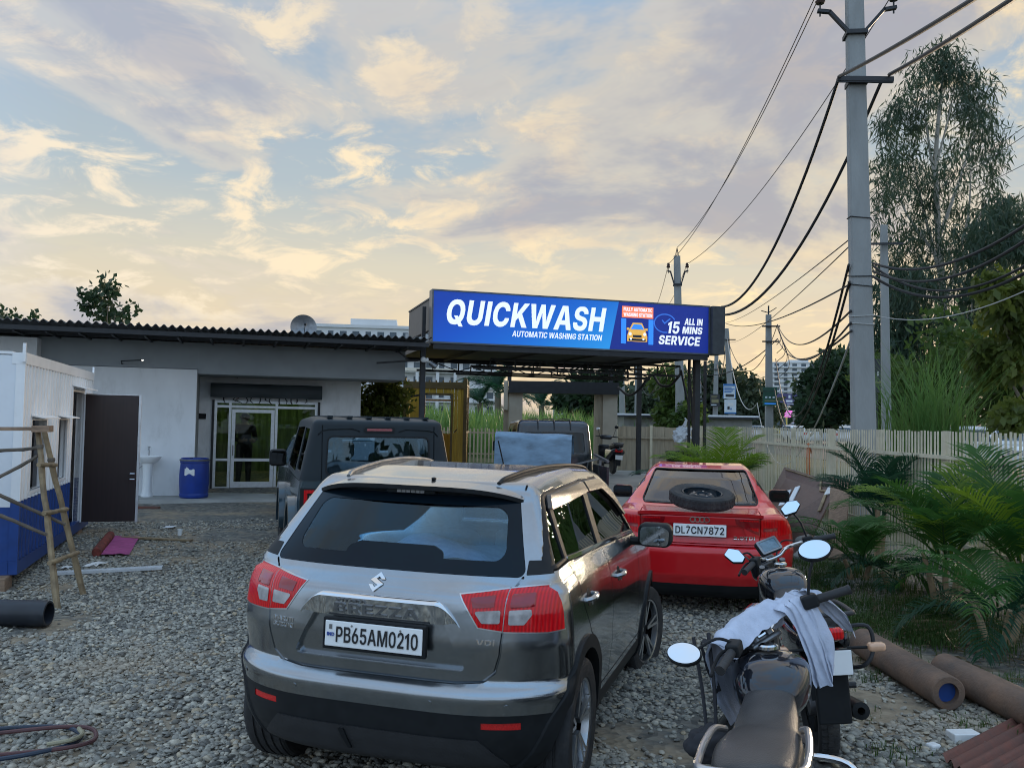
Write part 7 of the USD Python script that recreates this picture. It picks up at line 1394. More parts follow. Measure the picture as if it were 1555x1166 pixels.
# ---------------------------------------------------------------- plain cars: dark hatchback and traffic on the road
def plain_car(name, label, loc, rz, pm, kind='hatch', group=None, cat='car'):
    L, w, rf, hd, yw = dict(hatch=(3.7, .84, 1.50, .95, 2.35), saloon=(4.3, .86, 1.46, .95, 2.7), van=(4.2, .84, 1.95, 1.15, 3.3), bus=(8.5, 1.2, 3.0, 2.3, 7.6))[kind]
    S = boxspec(L, w, .24, rf, hd, yw, .18 if kind != 'bus' else .05, (12, 24, 12), (.10, .05, .10), .12, .06, .05, .3 if kind != 'bus' else 0, .98 if kind != 'bus' else 1.2)
    c = thing(name, label, cat, loc, rz, group=group); zb1 = .98 if kind != 'bus' else 1.25; wr = .30 if kind != 'bus' else .45
    b = car_solid(S) - m3.Manifold.batch_boolean([to_mf(MB().cyl((s*.5*w, y, wr), (s*1.2*w, y, wr), wr*1.15, 20)) for s in (-1, 1) for y in (L*.18, L*.80)], m3.OpType.Add)
    gl = [PY(rnd([(.35, zb1), (.5, rf-.13), (yw-.15, rf-.12), (yw+.35, zb1)], .04), a, d) for a, d in ((w*.5, 2), (-2, -w*.5))] + [PX(rnd([(-w*.74, zb1+.03), (w*.74, zb1+.03), (w*.62, rf-.10), (-w*.62, rf-.10)], .04), -.5, .9), PX(rnd([(-w*.74, zb1+.05), (w*.74, zb1+.05), (w*.62, rf-.10), (-w*.62, rf-.10)], .04), yw-.3, L+.5)]
    G = m3.Manifold.batch_boolean(gl, m3.OpType.Add); mm(c, 'body', b - G, pm); mm(c, 'glazing', (car_solid(S, .01) - car_solid(S, .05)) ^ G, 'far_window'); 
    for s in (-1, 1):
        for y in (L*.18, L*.80): obj('wheel', MB().lathe([(0, s*.09), (wr*.6, s*.07), (wr*.65, s*.1), (wr*.97, s*.09), (wr, 0), (wr*.95, -s*.09), (0, -s*.09)], 18, None, 0, (s*(w-.11), y, wr)), 'rubber_clean', c, 30)
        mm(c, 'tail_lamp', (car_solid(S, -.006) - car_solid(S, .02)) ^ PX(Polygon([(s*w*.72, .72), (s*w*1.1, .72), (s*w*1.1, .92), (s*w*.72, .92)]), -.3, .3), 'lens_red'); mm(c, 'headlight', (car_solid(S, -.006) - car_solid(S, .02)) ^ PX(Polygon([(s*w*.6, .62), (s*w*1.1, .62), (s*w*1.1, .76), (s*w*.6, .76)]), L-.6, L+.5), 'lens_clear')
        obj('side_mirror', rbox_vf((s*(w+.08)-.08, yw+.05, zb1), (s*(w+.08)+.08, yw+.15, zb1+.14), .03, 2), pm if kind != 'bus' else 'plastic_black', c, 40)
    return c
paint('paint_white', (.72, .73, .73), .0, .35, .1); paint('paint_silver', (.5, .51, .52), .7, .3, .1); paint('paint_green', (.03, .16, .09), 0, .4, .2); paint('paint_orange', (.55, .22, .03), 0, .4, .2); paint('paint_yellow', (.55, .40, .06), 0, .4, .2); paint('paint_blue', (.12, .24, .36), .2, .35, .1)
P_ = at(447, 720, 14.2); plain_car('hatchback', 'dark hatchback parked beyond the off-road vehicle, only its left flank showing', (-2.42, 13.6, float(gz(-3, 13.6))), .34, 'paint_slate', 'hatch')
road_z = lambda x, y: float(gz(x, y)) + .02
for i, (px, d, pm, kd, lb, rz) in enumerate(((1074, 92, 'paint_white', 'saloon', 'white car on the road farthest left beyond the fence posters', .1), (1152, 88, 'paint_silver', 'saloon', 'silver car on the road left of the tangled cable pole', .1), (1142, 98, 'paint_blue', 'hatch', 'blue grey car on the road behind the silver car', .1), (1196, 82, 'paint_white', 'hatch', 'white car on the road just right of the tangled cable pole', .1), (1238, 72, 'paint_white', 'saloon', 'white car on the road left of the thick pole', .1), (1284, 70, 'paint_silver', 'saloon', 'silver car on the road beside the thick pole', .12), (1458, 30, 'paint_white', 'saloon', 'white car on the road behind the reed clump at right', .08), (1225, 112, 'paint_blue', 'van', 'pale blue van on the road right of the green bus', .1), (1122, 100, 'paint_orange', 'van', 'orange topped van on the road under the far trees', .1), (1206, 128, 'paint_green', 'bus', 'green bus on the road below the purple billboard', .1), (1186, 140, 'paint_yellow', 'bus', 'yellow and pale bus on the road behind the green bus', .1))):
    p = at(px, 650, d); plain_car('bus' if kd == 'bus' else 'road_car', lb, (p[0], p[1], road_z(p[0], p[1])), rz + (PI if i % 3 == 0 else 0), pm, kd, 'traffic on the road beyond the fence', 'bus' if kd == 'bus' else 'car')

# ---------------------------------------------------------------- old pickup with a bent metal sheet
vP = at(842, 660, 17.3); gP = float(gz(vP[0], vP[1])); pk_ = thing('pickup_truck', 'old black pickup with a ribbed cab roof parked under the signboard', 'pickup', (vP[0], vP[1], gP-.03), .10)
SP_ = boxspec(3.9, .80, .38, 1.86, 1.2, 1.9, .10, (28, 50, 28), (.10, .05, .14), .06, .05, .0, .05, 1.15); cb2 = car_solid(SP_) - (car_solid(SP_, .05) ^ mbox((-1, .1, .6), (1, 2.2, 2.2))); rwP = rnd([(-.62, 1.22), (.62, 1.22), (.58, 1.62), (-.58, 1.62)], .06); swP = rnd([(.25, 1.2), (.32, 1.66), (1.5, 1.66), (1.8, 1.2)], .05)
wlP = m3.Manifold.batch_boolean([to_mf(MB().cyl((s*.4, y, .34), (s*1.1, y, .34), .4, 24)) for s in (-1, 1) for y in (.55, 3.1)], m3.OpType.Add)
mm(pk_, 'cab', cb2 - PX(rwP, -.3, .5) - PY(swP, .4, 1.2) - PY(swP, -1.2, -.4) - wlP - groove(SP_, [[(.15, 1.15), (3.8, 1.1)], [(1.95, 1.6), (1.95, .5)]], 'y', .5, 1.1, .008), 'paint_black'); mm(pk_, 'rear_window', skin(SP_, .012, .018) ^ PX(rwP, -.3, .5), 'car_glass_dark')
for a, b in ((.4, 1.2), (-1.2, -.4)): mm(pk_, 'side_window', skin(SP_, .01, .016) ^ PY(swP, a, b), 'car_glass_dark')
for x in (-.32, .0, .32): obj('roof_rib', MB().tube(spline([(x, .02, 1.66), (x, .06, 1.82), (x, .3, 1.875), (x, 1.7, 1.875)], 14), .010, 6), 'steel_black', pk_)
m = MB(); m.box((-.80, -1.35, .62), (.80, -.02, .68)); obj('load_bed', m, 'steel_black', pk_, False)
for s in (-1, 1):
    m = MB(); m.box((s*.76, -1.35, .681), (s*.80, -.02, 1.02)); obj('bed_side', m, 'paint_black', pk_, False); m = MB(); m.bar((s*.79, -1.3, 1.12), (s*.79, 0, 1.2), .045); m.bar((s*.79, -.6, 1.02), (s*.79, -.6, 1.16), .04); obj('bed_rail', m, 'metal_grey', pk_, False)
    for y in (-.75, 3.1): wheel(pk_, (s*.70, y, .34), .34, .2, .2, s, 6, twin=False)
    obj('mirror', rbox_vf((s*.98-.075, 1.75, 1.18), (s*.98+.075, 1.81, 1.40), .025, 2), 'mirror_glass' if s > 0 else 'plastic_black', pk_, 40); obj('mirror_arm', MB().tube([(s*.78, 1.9, 1.2), (s*.92, 1.8, 1.24)], .014, 6), 'steel_black', pk_)
m = MB(); m.bar((.62, -.02, .7), (.66, -.04, 1.05), .02); m.bar((.40, -.05, 1.0), (.95, -.06, 1.14), .03); obj('ladder_rail', m, 'metal_grey', pk_, False)
mat('sheet_metal', (.17, .25, .33), .42, metal=.7, var=.3, vs=2.6, dirt=.6, dirtc=(.10, .12, .14), stretch=(1, 1, 2.5), rvar=.12)
q0, q1 = at(752, 712, 16.0), at(868, 718, 15.7); ax = q1 - q0; ax /= np.linalg.norm(ax); nn = np.array([ax[1], -ax[0], 0]); zt = at(760, 655, 15.9)[2]; Lq = np.linalg.norm(q1-q0); prof = [(.16, gP+.55), (.12, gP+.9), (.06, zt-.14)] + [(-.06 + .13*math.cos(a), zt-.13 + .13*math.sin(a)) for a in np.linspace(.2, PI*.95, 10)] + [(-.26, zt-.35)]
us = np.linspace(0, Lq, 24); V = np.array([q0*[1, 1, 0] + ax*u*[1, 1, 0] + nn*t + [0, 0, z + .008*math.sin(u*7)*(z > zt-.2) - .035*u/Lq] for u in us for t, z in prof]); V[:, :2] += (nn[:2]*.012)*np.sin(V[:, 2:3]*9 + V[:, :1]*4); kp = len(prof)
t2 = trimesh.Trimesh(V, np.array([f for i in range(23) for j in range(kp-1) for f in ((i*kp+j, (i+1)*kp+j, (i+1)*kp+j+1), (i*kp+j, (i+1)*kp+j+1, i*kp+j+1))]))
obj('bent_metal_sheet', t2, 'sheet_metal', None, True, label='curved bare metal sheet leaning over the tail of the black pickup', cat='metal sheet')

# ---------------------------------------------------------------- person behind the glass door
def person(name, label, base, rz, H, top_m, leg_m, hair_m='plastic_black'):
    p = thing(name, label, 'person', base, rz); k = H/1.75; J = lambda *a: np.array(a)*k; S_ = []
    S_.append(chain([J(0, 0, .95), J(0, .01, 1.2), J(0, .0, 1.40)], [.14*k, .15*k, .13*k])); S_.append(chain([J(-.17, 0, 1.41), J(0, 0, 1.45), J(.17, 0, 1.41)], [.065*k, .07*k, .065*k])); S_.append(chain([J(0, 0, 1.45), J(0, -.01, 1.54)], [.058*k, .055*k])); S_.append(chain([J(0, -.0, 1.60), J(0, -.02, 1.66)], [.085*k, .095*k]))
    for s in (-1, 1):
        S_.append(chain([J(s*.09, 0, .94), J(s*.11, .0, .50), J(s*.12, .03, .09)], [.095*k, .065*k, .045*k])); S_.append(chain([J(s*.12, .03, .05), J(s*.13, -.12, .035)], [.045*k, .035*k]))
        hx = .16 if s > 0 else .12; S_.append(chain([J(s*.20, 0, 1.40), J(s*.27, .03, 1.14), J(s*hx, -.20, 1.08)], [.055*k, .045*k, .035*k])); S_.append(chain([J(s*hx, -.2, 1.08), J(s*(hx-.04), -.27, 1.10)], [.035*k, .03*k]))
        for q in range(4): S_.append(chain([J(s*(hx-.05), -.27, 1.075+q*.018), J(s*(hx-.11), -.285, 1.08+q*.018)], [.010*k, .009*k], 1))
        S_.append(chain([J(s*(hx-.02), -.25, 1.13), J(s*(hx-.06), -.26, 1.165)], [.012*k, .010*k], 1))
    S_.append(chain([J(0, -.105, 1.635), J(0, -.118, 1.62)], [.014*k, .016*k], 1)); 
    for s in (-1, 1): S_.append(chain([J(s*.092, .0, 1.63), J(s*.095, .005, 1.65)], [.018*k, .018*k], 1))
    b = soft(m3.Manifold.batch_boolean(S_, m3.OpType.Add), .03, 6); v, f = np.array(b.vertices), np.array(b.faces)
    mat('skin_tone', (.22, .125, .08), .6, var=.08); obj('body', (v, f), 'skin_tone', p, True)
    n = trimesh.Trimesh(v, f, process=False).vertex_normals; c = v[f].mean(1)/k
    for nm, msk, mt, o in (('shirt', (c[:, 2] > .90) & (c[:, 2] < 1.47) & (c[:, 1] > -.17), top_m, .012), ('trousers', (c[:, 2] > .085) & (c[:, 2] <= .93) & (np.abs(c[:, 0]) < .2), leg_m, .012), ('hair', (c[:, 2] > 1.67) | ((c[:, 2] > 1.58) & (c[:, 1] > .015)), hair_m, .010), ('shoes', c[:, 2] < .09, 'plastic_black', .006)): obj(nm, (v + n*o, f[msk]), mt, p, True)
    for s in (-1, 1): obj('eye', MB().ball(J(s*.032, -.098, 1.655), .010*k, 1), 'paper', p)
    return p
s_ = sof(372, 2.3); q = B0 + RB @ np.array([s_, 2.3, 0]); q[2] = FZ; person('person', 'person in dark clothes standing inside behind the glass shop door', q, YAW + .25, 1.70, 'plastic_black', 'plastic_black')

# ================================================================ TWO-WHEELERS
mat('seat_leather', (.026, .025, .025), .38, var=.2, vs=10, bump=.3, bs=160, dirt=.18, dirtc=(.10, .09, .075)); paint('tank_black', (.008, .009, .012), .3, .12, .12, (.06, .055, .05)); mat('spring_red', (.45, .07, .05), .4, var=.1); mat('indicator', (.62, .36, .22), .2, var=.2, coat=.6); mat('cloth_blue', (.46, .50, .60), .9, var=.10, vs=14, bump=.35, bs=120); mat('cloth_dark', (.022, .022, .026), .9, var=.2); mat('screen', (.10, .16, .20), .12, var=.3, vs=20, coat=.8)
def motorbike(label, loc, rz, lean, steer, style, parts_to_skip=()):
    b = thing('motorcycle', label, 'motorcycle', loc, rz, 0, lean); R_ = .305; wb = 1.27
    def tyre(nm, y, w, R=None, o=(0, 0, 0)):
        h = w/2; t = [(R_-.085, h*.6), (R_-.06, h*.95), (R_-.025, h), (R_-.006, h*.6), (R_, 0), (R_-.006, -h*.6), (R_-.025, -h), (R_-.06, -h*.95), (R_-.085, -h*.6)]
        def put(M_): v, f = M_; v = v if R is None else v @ R.T; return v + np.array([0, y, R_]) + o, f
        wp = obj('wheel', put(MB().lathe([(0, .05), (.055, .05), (.06, .04), (.06, -.04), (.055, -.05), (0, -.05)], 20, axis=0).mesh()), 'engine_grey', b); obj('tyre', put(MB().lathe(t, 48, axis=0).mesh()), 'rubber', wp, 40)
        obj('rim', put(MB().lathe([(R_-.083, h*.55), (R_-.10, h*.5), (R_-.10, -h*.5), (R_-.083, -h*.55)], 40, axis=0).mesh()), 'plastic_black', wp); m = MB()
        for k in range(6): a = k*PI/3; m.bar((.0, .05*math.cos(a), .05*math.sin(a)), (0, (R_-.09)*math.cos(a), (R_-.09)*math.sin(a)), .028, .02, (1, 0, 0))
        obj('spokes', put(m.mesh()), 'plastic_black', wp, False); m = MB()
        for k in range(44):
            a = k*2*PI/44
            for s in (-1, 0, 1): c = np.array([s*h*.55, (R_-.001 - .007*abs(s))*math.cos(a + .07*s*s), (R_-.001-.007*abs(s))*math.sin(a+.07*s*s)]); er = np.array([0, math.cos(a), math.sin(a)]); et = np.array([0, -math.sin(a), math.cos(a)]); M3 = np.stack([[1, 0, 0], et, er], 1); m.box((-h*.24, -.014, -.004), (h*.24, .014, .005), M3, c)
        obj('tread', put(m.mesh()), 'rubber', wp, False, kind='stuff')
    # steering head frame: things that turn with the bars
    head = np.array([0, .93, .86]); rake = np.array([0, -.42, .907]); Rs = trimesh.transformations.rotation_matrix(steer, rake)[:3, :3]; Q = lambda p: head + Rs @ (np.asarray(p, float) - head); QV = lambda vf: ((vf[0]-head) @ Rs.T + head, vf[1])
    tyre('rear', 0, .11); cfw = np.array([0, wb, R_]); o_ = Q(cfw) - cfw; tyre('front', wb, .09, Rs, o_)
    for s in (-1, 1): obj('fork', MB().tube([Q((s*.085, .955, .96)), Q((s*.085, wb-.01, R_))], [.02, .028], 8), 'metal_grey', b)
    m = MB(); a = np.linspace(.35, 2.5, 14); obj('front_mudguard', QV(MB().add(np.array([[s*.06*(1-.3*abs(u)), wb + (R_+.035)*math.cos(t), R_ + (R_+.035-.02*abs(s))*math.sin(t)] for t in a for s in (-1, 0, 1) for u in (0,)]), [(i*3+j, (i+1)*3+j, (i+1)*3+j+1, i*3+j+1) for i in range(13) for j in range(2)]).mesh()), 'tank_black', b, True)
    hb = np.array([0, .93, .98]); bar = spline([Q((-.36, .72, 1.04)), Q((-.24, .79, 1.05)), Q((-.12, .90, 1.035)), Q((-.05, .92, 1.0)), Q((.05, .92, 1.0)), Q((.12, .90, 1.035)), Q((.24, .79, 1.05)), Q((.36, .72, 1.04))], 42); obj('handlebar', MB().tube(bar, .012, 10), 'chrome', b)
    for s in (-1, 1):
        e = Q((s*.36, .72, 1.04)); i_ = Q((s*.245, .787, 1.05)); d = (e-i_)/np.linalg.norm(e-i_); m = MB()
        pts_ = [i_ + d*t for t in np.linspace(0, .135, 12)]; m.tube(pts_, [.0185 + .0012*(k % 2) for k in range(12)], 12); m.cyl(pts_[-1], pts_[-1]+d*.012, .021, 12); obj('grip', m, 'rubber_clean', b)
        m = MB(); c = i_ - d*.03; v, f = rbox_vf((-.035, -.028, -.028), (.035, .03, .03), .012, 2); fr_ = np.stack([d, np.cross([0, 0, 1], d)/np.linalg.norm(np.cross([0, 0, 1], d)), np.cross(d, np.cross([0, 0, 1], d)/np.linalg.norm(np.cross([0, 0, 1], d)))], 1); m.add(v @ fr_.T + c, f); obj('switch_box', m, 'plastic_black', b, 40)
        fw = Q((0, 1, 0)) - Q((0, 0, 0)); fw /= np.linalg.norm(fw); m = MB(); l0 = i_ - d*.02 + fw*.035; m.tube(spline([l0, l0 + fw*.03 + d*.04, l0 + fw*.04 + d*.11 - [0, 0, .012], l0 + fw*.025 + d*.17 - [0, 0, .02]], 14), .007, 6); m.ball(l0 + fw*.025 + d*.172 - [0, 0, .02], .009, 1); obj('lever', m, 'plastic_black', b)
        m0 = i_ - d*.035 + [0, 0, .02]; mt_ = np.array(style['mirrors'][0 if s < 0 else 1]); mc = Q((0, 0, 0)) * 0 + m0 + Rs @ mt_; obj('mirror_stalk', MB().tube(spline([m0, m0 + (mc-m0)*.35 + [0, 0, .03], m0 + (mc-m0)*.8 + [0, 0, .0], mc + [0, .012, 0]], 16), .0065, 7), 'plastic_black', b)
        tocam = np.array([0, 0, CAM_H]) - (np.asarray(loc) + rotz(rz) @ mc); mn = rotz(-rz) @ (tocam/np.linalg.norm(tocam)); mn = mn + np.array([0, 0, style.get('up', .30)]) + np.array([s*.08, 0, 0]); mn /= np.linalg.norm(mn); u = np.cross([0, 0, 1], mn); u /= np.linalg.norm(u); w2 = np.cross(mn, u); Rm = np.stack([u, w2, mn], 1)
        shape = Point(0, 0).buffer(1, quad_segs=10) if style['round'] else rnd([(-.9, -.6), (.2, -1), (1, -.35), (.95, .45), (.1, 1), (-.85, .55)], .18); shape = affinity.rotate(affinity.scale(shape, .066, .044, origin=(0, 0)), s*style.get('mrot', 14)); m = MB(); m.prism(shape.buffer(.004), -.022, .0, Rm, mc); mh = obj('mirror', m, 'plastic_black', b, 30); obj('mirror_glass', MB().prism(shape, .0005, .003, Rm, mc), 'mirror_glass', mh, False)
    # tank, seat, tail
    def loft(secs, n=22, ex=2.6):
        a = np.arange(n)/n*2*PI; V = []
        for (y, z, w, ht, hb_) in secs:
            c_, s_ = np.cos(a), np.sin(a); V.append(np.c_[w*np.sign(c_)*np.abs(c_)**(2/ex), np.full(n, y), z + np.where(s_ > 0, ht, hb_)*np.sign(s_)*np.abs(s_)**(2/ex)])
        V = np.vstack(V); k = len(secs); F = [(i*n+j, i*n+(j+1) % n, (i+1)*n+(j+1) % n, (i+1)*n+j) for i in range(k-1) for j in range(n)]; V = np.vstack([V, V[:n].mean(0), V[-n:].mean(0)]); F2 = [(k*n, (j+1) % n, j, j) for j in range(n)] + [(k*n+1, (k-1)*n+j, (k-1)*n+(j+1) % n, (k-1)*n+(j+1) % n) for j in range(n)]
        return V, np.array(F + F2)[:, ::-1]
    def smoothloft(secs, m_=26): P_ = spline(np.array(secs), m_); return loft(P_)
    obj('fuel_tank', smoothloft([(.56, .80, .06, .03, .06), (.60, .82, .11, .06, .10), (.68, .84, .145, .085, .13), (.79, .85, .16, .095, .15), (.90, .85, .14, .085, .13), (.95, .85, .06, .05, .08)]), 'tank_black', b, True); obj('tank_cap', MB().lathe([(.042, 0), (.042, .012), (.034, .018), (0, .018)], 24, None, 2, (0, .80, .962)), 'chrome', b)
    obj('seat', smoothloft([(-.36, .845, .07, .035, .03), (-.30, .845, .125, .045, .04), (-.10, .835, .140, .045, .05), (.12, .805, .130, .045, .05), (.22, .79, .118, .045, .05), (.42, .785, .112, .048, .05), (.58, .805, .098, .05, .04), (.655, .845, .075, .03, .03)], 40), 'seat_leather', b, True)
    m = MB()
    for s in (-1, 1): obj('side_panel', smoothloft([(-.30, .70, .03, .05, .03), (-.1, .69, .045, .07, .07), (.15, .66, .045, .09, .10), (.35, .66, .03, .06, .06)], 18), 'tank_black', b, True) if False else obj('side_panel', ((lambda q: (q[0] + [s*.115, 0, 0], q[1]))(smoothloft([(-.34, .73, .02, .05, .03), (-.1, .70, .035, .07, .07), (.15, .67, .035, .09, .10), (.38, .66, .02, .06, .06)], 18))), 'tank_black', b, True)
    obj('tail_cowl', smoothloft([(-.50, .82, .05, .03, .03), (-.42, .80, .10, .04, .05), (-.25, .77, .12, .05, .06), (.0, .74, .11, .04, .06)], 16), 'tank_black', b, True); obj('tail_lamp', rbox_vf((-.07, -.535, .785), (.07, -.47, .845), .02, 3), 'lens_red', b, 40)
    m = MB(); a = np.linspace(.9, 2.75, 14); obj('rear_mudguard', (np.array([[s*.085, (R_+.05)*math.cos(t), R_ + (R_+.05)*math.sin(t) - .015*abs(s)] for t in a for s in (-1, -.5, .5, 1)]), np.array([(i*4+j, (i+1)*4+j, (i+1)*4+j+1, i*4+j+1) for i in range(13) for j in range(3)])), 'plastic_black', b, True); obj('mudflap', MB().tri(rbox_vf((-.085, -.46, .34), (.085, -.43, .62), .012)), 'plastic_black', b, 40)
    m = MB(); m.tube(spline([(-.13, .16, .83), (-.155, .02, .87), (-.16, -.28, .885), (-.12, -.44, .90), (.12, -.44, .90), (.16, -.28, .885), (.155, .02, .87), (.13, .16, .83)], 48), .0125, 10); obj('grab_rail', m, style['rail'], b)
    obj('engine', MB().tri(rbox_vf((-.13, .42, .26), (.13, .72, .48), .04)).tri(rbox_vf((-.10, .60, .44), (.10, .82, .66), .03)), 'engine_grey', b, 40); m = MB()
    for k in range(7): m.box((-.115, .60, .47+.027*k), (.115, .83, .477+.027*k))
    obj('cooling_fins', m, 'engine_grey', b, False, kind='stuff'); m = MB()
    for s in (-1, 1): m.tube([(s*.03, .93, .80), (s*.09, .45, .72), (s*.10, -.1, .70), (s*.09, -.35, .74)], .015, 6); m.tube([(s*.03, .95, .80), (s*.06, .80, .40), (s*.08, .40, .24)], .016, 6); m.tube([(s*.09, .42, .32), (s*.09, 0, R_)], .02, 6)
    obj('frame', m, 'steel_black', b)
    for s in (-1, 1):
        m = MB(); h0, h1 = np.array([s*.125, -.02, R_+.03]), np.array([s*.125, .10, .70]); t = np.linspace(.12, .92, 90); ang = t*2*PI*9; dd = (h1-h0)/np.linalg.norm(h1-h0); uu, ww_, _ = frame(dd); m.tube([h0 + (h1-h0)*q + .024*(math.cos(g_)*uu + math.sin(g_)*ww_) for q, g_ in zip(t, ang)], .0055, 5); sk_ = obj('shock_absorber', MB().cyl(h0, h1, .012, 8), 'plastic_black', b); obj('spring', m, style['spring'], sk_)
        q = np.array([s*.10, -.42, .72]); m = MB(); m.tube([q, q + [s*.10, -.01, 0]], .008, 6); st = obj('indicator_stalk', m, 'plastic_black', b); v, f = rbox_vf((-.045, -.03, -.022), (.045, .03, .022), .018, 3); obj('indicator', (v + q + [s*.145, -.01, 0], f), 'indicator', st, 40)
    m = MB(); m.tube(spline([(.10, .80, .55), (.13, .86, .35), (.15, .70, .22), (.16, .40, .22)], 16), .02, 8); ex_ = obj('exhaust_pipe', m, 'metal_grey', b); m = MB(); m.lathe([(.02, .0), (.048, .06), (.05, .62), (.046, .66), (.02, .665), (.018, .60)], 20, np.stack(frame((.02, -.97, .16)), 1), 2, (.165, .40, .23)); obj('silencer', m, 'plastic_black', ex_)
    for s in (-1, 1): m = MB(); m.tube([(s*.10, .35, .30), (s*.22, .35, .30)], .012, 6); m.cyl((s*.2, .35, .30), (s*.30, .35, .30), .02, 8); obj('footrest', m, 'rubber_clean', b)
    m = MB(); m.tube([(-.11, .45, .26), (-.20, .43, .02), (-.215, .40, .012)], .012, 6); obj('side_stand', m, 'steel_black', b)
    v, f = rbox_vf((-.10, 1.0, .84), (.10, 1.12, 1.0), .05, 3); obj('headlamp', QV((v, f)), 'tank_black', b, 40); obj('headlamp_lens', QV(MB().lathe([(0, 0), (.07, 0), (.075, -.02)], 20, np.stack(frame((0, 1, 0)), 1), 2, (0, 1.125, .92)).mesh()), 'lens_clear', b)
    if style['dash'] == 'tablet':
        Rd = np.stack([[1, 0, 0], [0, math.cos(.95), math.sin(.95)], [0, -math.sin(.95), math.cos(.95)]], 1); v, f = rbox_vf((-.085, -.055, -.02), (.085, .055, .02), .018, 3); dsh = obj('instrument_panel', QV((v @ Rd.T + [0, .945, 1.075], f)), 'plastic_black', b, 40); v, f = MB().box((-.062, -.036, .0205), (.062, .036, .0225)).mesh(); obj('screen', QV((v @ Rd.T + [0, .945, 1.075], f)), 'screen', dsh, False); v, f = MB().prism(rnd([(-.08, -.05), (.08, -.05), (.08, .05), (-.08, .05)], .012).difference(sbox(-.064, -.038, .064, .038)), .0195, .0235).mesh(); obj('bezel', QV((v @ Rd.T + [0, .945, 1.075], f)), 'metal_grey', dsh, False)
    else:
        for s in (-1, 1): obj('instrument_dial', QV(MB().lathe([(.0, .035), (.038, .035), (.043, .03), (.045, 0), (.035, -.04), (0, -.045)], 22, np.stack(frame((0, -.55, .83)), 1), 2, (s*.055, .955, 1.035)).mesh()), 'plastic_gloss', b)
        obj('clamp_plate', QV(rbox_vf((-.085, .88, .965), (.085, .955, .99), .012, 2)), 'metal_grey', b, 40)
        for s in (-1, 1): obj('bar_clamp', QV(MB().cyl((s*.04, .905, .985), (s*.04, .925, 1.022), .018, 10).mesh()), 'metal_grey', b)
    for s in (-1, 1):
        m = MB(); m.tube(spline([Q((s*.22, .82, 1.03)), Q((s*.16, 1.0, 1.06)), Q((s*.08, 1.02, .95)), (0, .88, .78)], 18), .0055, 5); obj('cable', m, 'rubber_clean', b)
    if style.get('plate'):
        np_ = obj('number_plate', rbox_vf((-.105, -.505, .60), (.105, -.49, .735), .006, 2), 'plastic_black', b, 40); obj('plate_face', rbox_vf((-.10, -.512, .605), (.10, -.50, .73), .004, 2), 'plate_white', np_, 40)
        for t_, z0, z1 in (('PB65', .674, .718), ('8431', .615, .66)) if False else (): pass
    if style.get('guard'): m = MB(); m.tube(spline([(.10, .25, .72), (.27, .22, .70), (.31, .16, .60), (.31, .10, .34), (.26, .06, .28), (.12, .05, .30)], 34), .0125, 9); obj('leg_guard', m, 'chrome', b)
    if style.get('bracket'): m = MB(); m.tube(spline([(.10, -.30, .80), (.24, -.31, .80), (.255, -.32, .68), (.20, -.33, .60), (.12, -.2, .56)], 20), .011, 7); obj('side_rack', m, 'steel_black', b)
    return b, Q
B1L = (.925, 2.97, -.03); B1R = -.33
bk1, Q1 = motorbike('nearest black motorcycle with a pale blue shirt over its bars, chrome grab rail', B1L, B1R, -.10, .80, dict(mirrors=[(-.20, .06, .05), (.11, -.03, .17)], round=True, rail='steel_bright', spring='chrome', dash='dials', guard=True, up=.55, mrot=8))
B2L = (1.80, 5.12, -.02); B2R = -.12
bk2, Q2 = motorbike('second black motorcycle with a square screen and red springs beside the red car', B2L, B2R, -.10, .50, dict(mirrors=[(-.13, .02, .06), (-.03, .04, .22)], round=False, rail='steel_black', spring='spring_red', dash='tablet', plate=True, bracket=True, up=.5, mrot=30))
# shirt over the bars of the near motorcycle
def wld(loc, rz, rl, p): c, s_ = math.cos(rl), math.sin(rl); p = np.asarray(p, float); p = np.stack([p[..., 0]*c + p[..., 2]*s_, p[..., 1], -p[..., 0]*s_ + p[..., 2]*c], -1); return p @ rotz(rz).T + loc
shp_ = thing('shirt', 'crumpled pale blue grey shirt draped over the near motorcycle handlebar', 'shirt', (0, 0, 0))
def drape(lines, mt, nm, amp, seed, nu=34, nv=22):
    """Cloth through guide lines (each a list of points in the bike's space)."""
    G = np.array([spline(l, nv-1)[:nv] if len(spline(l, nv-1)) >= nv else np.array([np.interp(np.linspace(0, 1, nv), np.linspace(0, 1, len(spline(l, nv))), spline(l, nv)[:, k]) for k in range(3)]).T for l in lines]); U = np.linspace(0, 1, nu); t = np.linspace(0, 1, len(lines)); P_ = np.stack([np.stack([np.interp(U, t, G[:, j, k]) for k in range(3)], -1) for j in range(nv)], 1)
    u, v = np.meshgrid(U, np.linspace(0, 1, nv), indexing='ij'); f_ = (meshkit.fbm(np.stack([u*9+seed, v*2.2, u*0], -1), 4, seed)-.5)*amp; P_[..., 1] += f_*1.1; P_[..., 2] += f_*.7; P_[..., 0] += (meshkit.fbm(np.stack([u*4, v*5+seed, u*0], -1), 3, seed+3)-.5)*amp*.6
    W_ = wld(np.array(B1L), B1R, -.10, P_).reshape(-1, 3); F = np.array([(i*nv+j, (i+1)*nv+j, (i+1)*nv+j+1, i*nv+j+1) for i in range(nu-1) for j in range(nv-1)]); return obj(nm, (W_, F), mt, shp_, True)
q = lambda s, up, fw, dn=0: Q1((s, .86+fw, 1.03+up-dn))
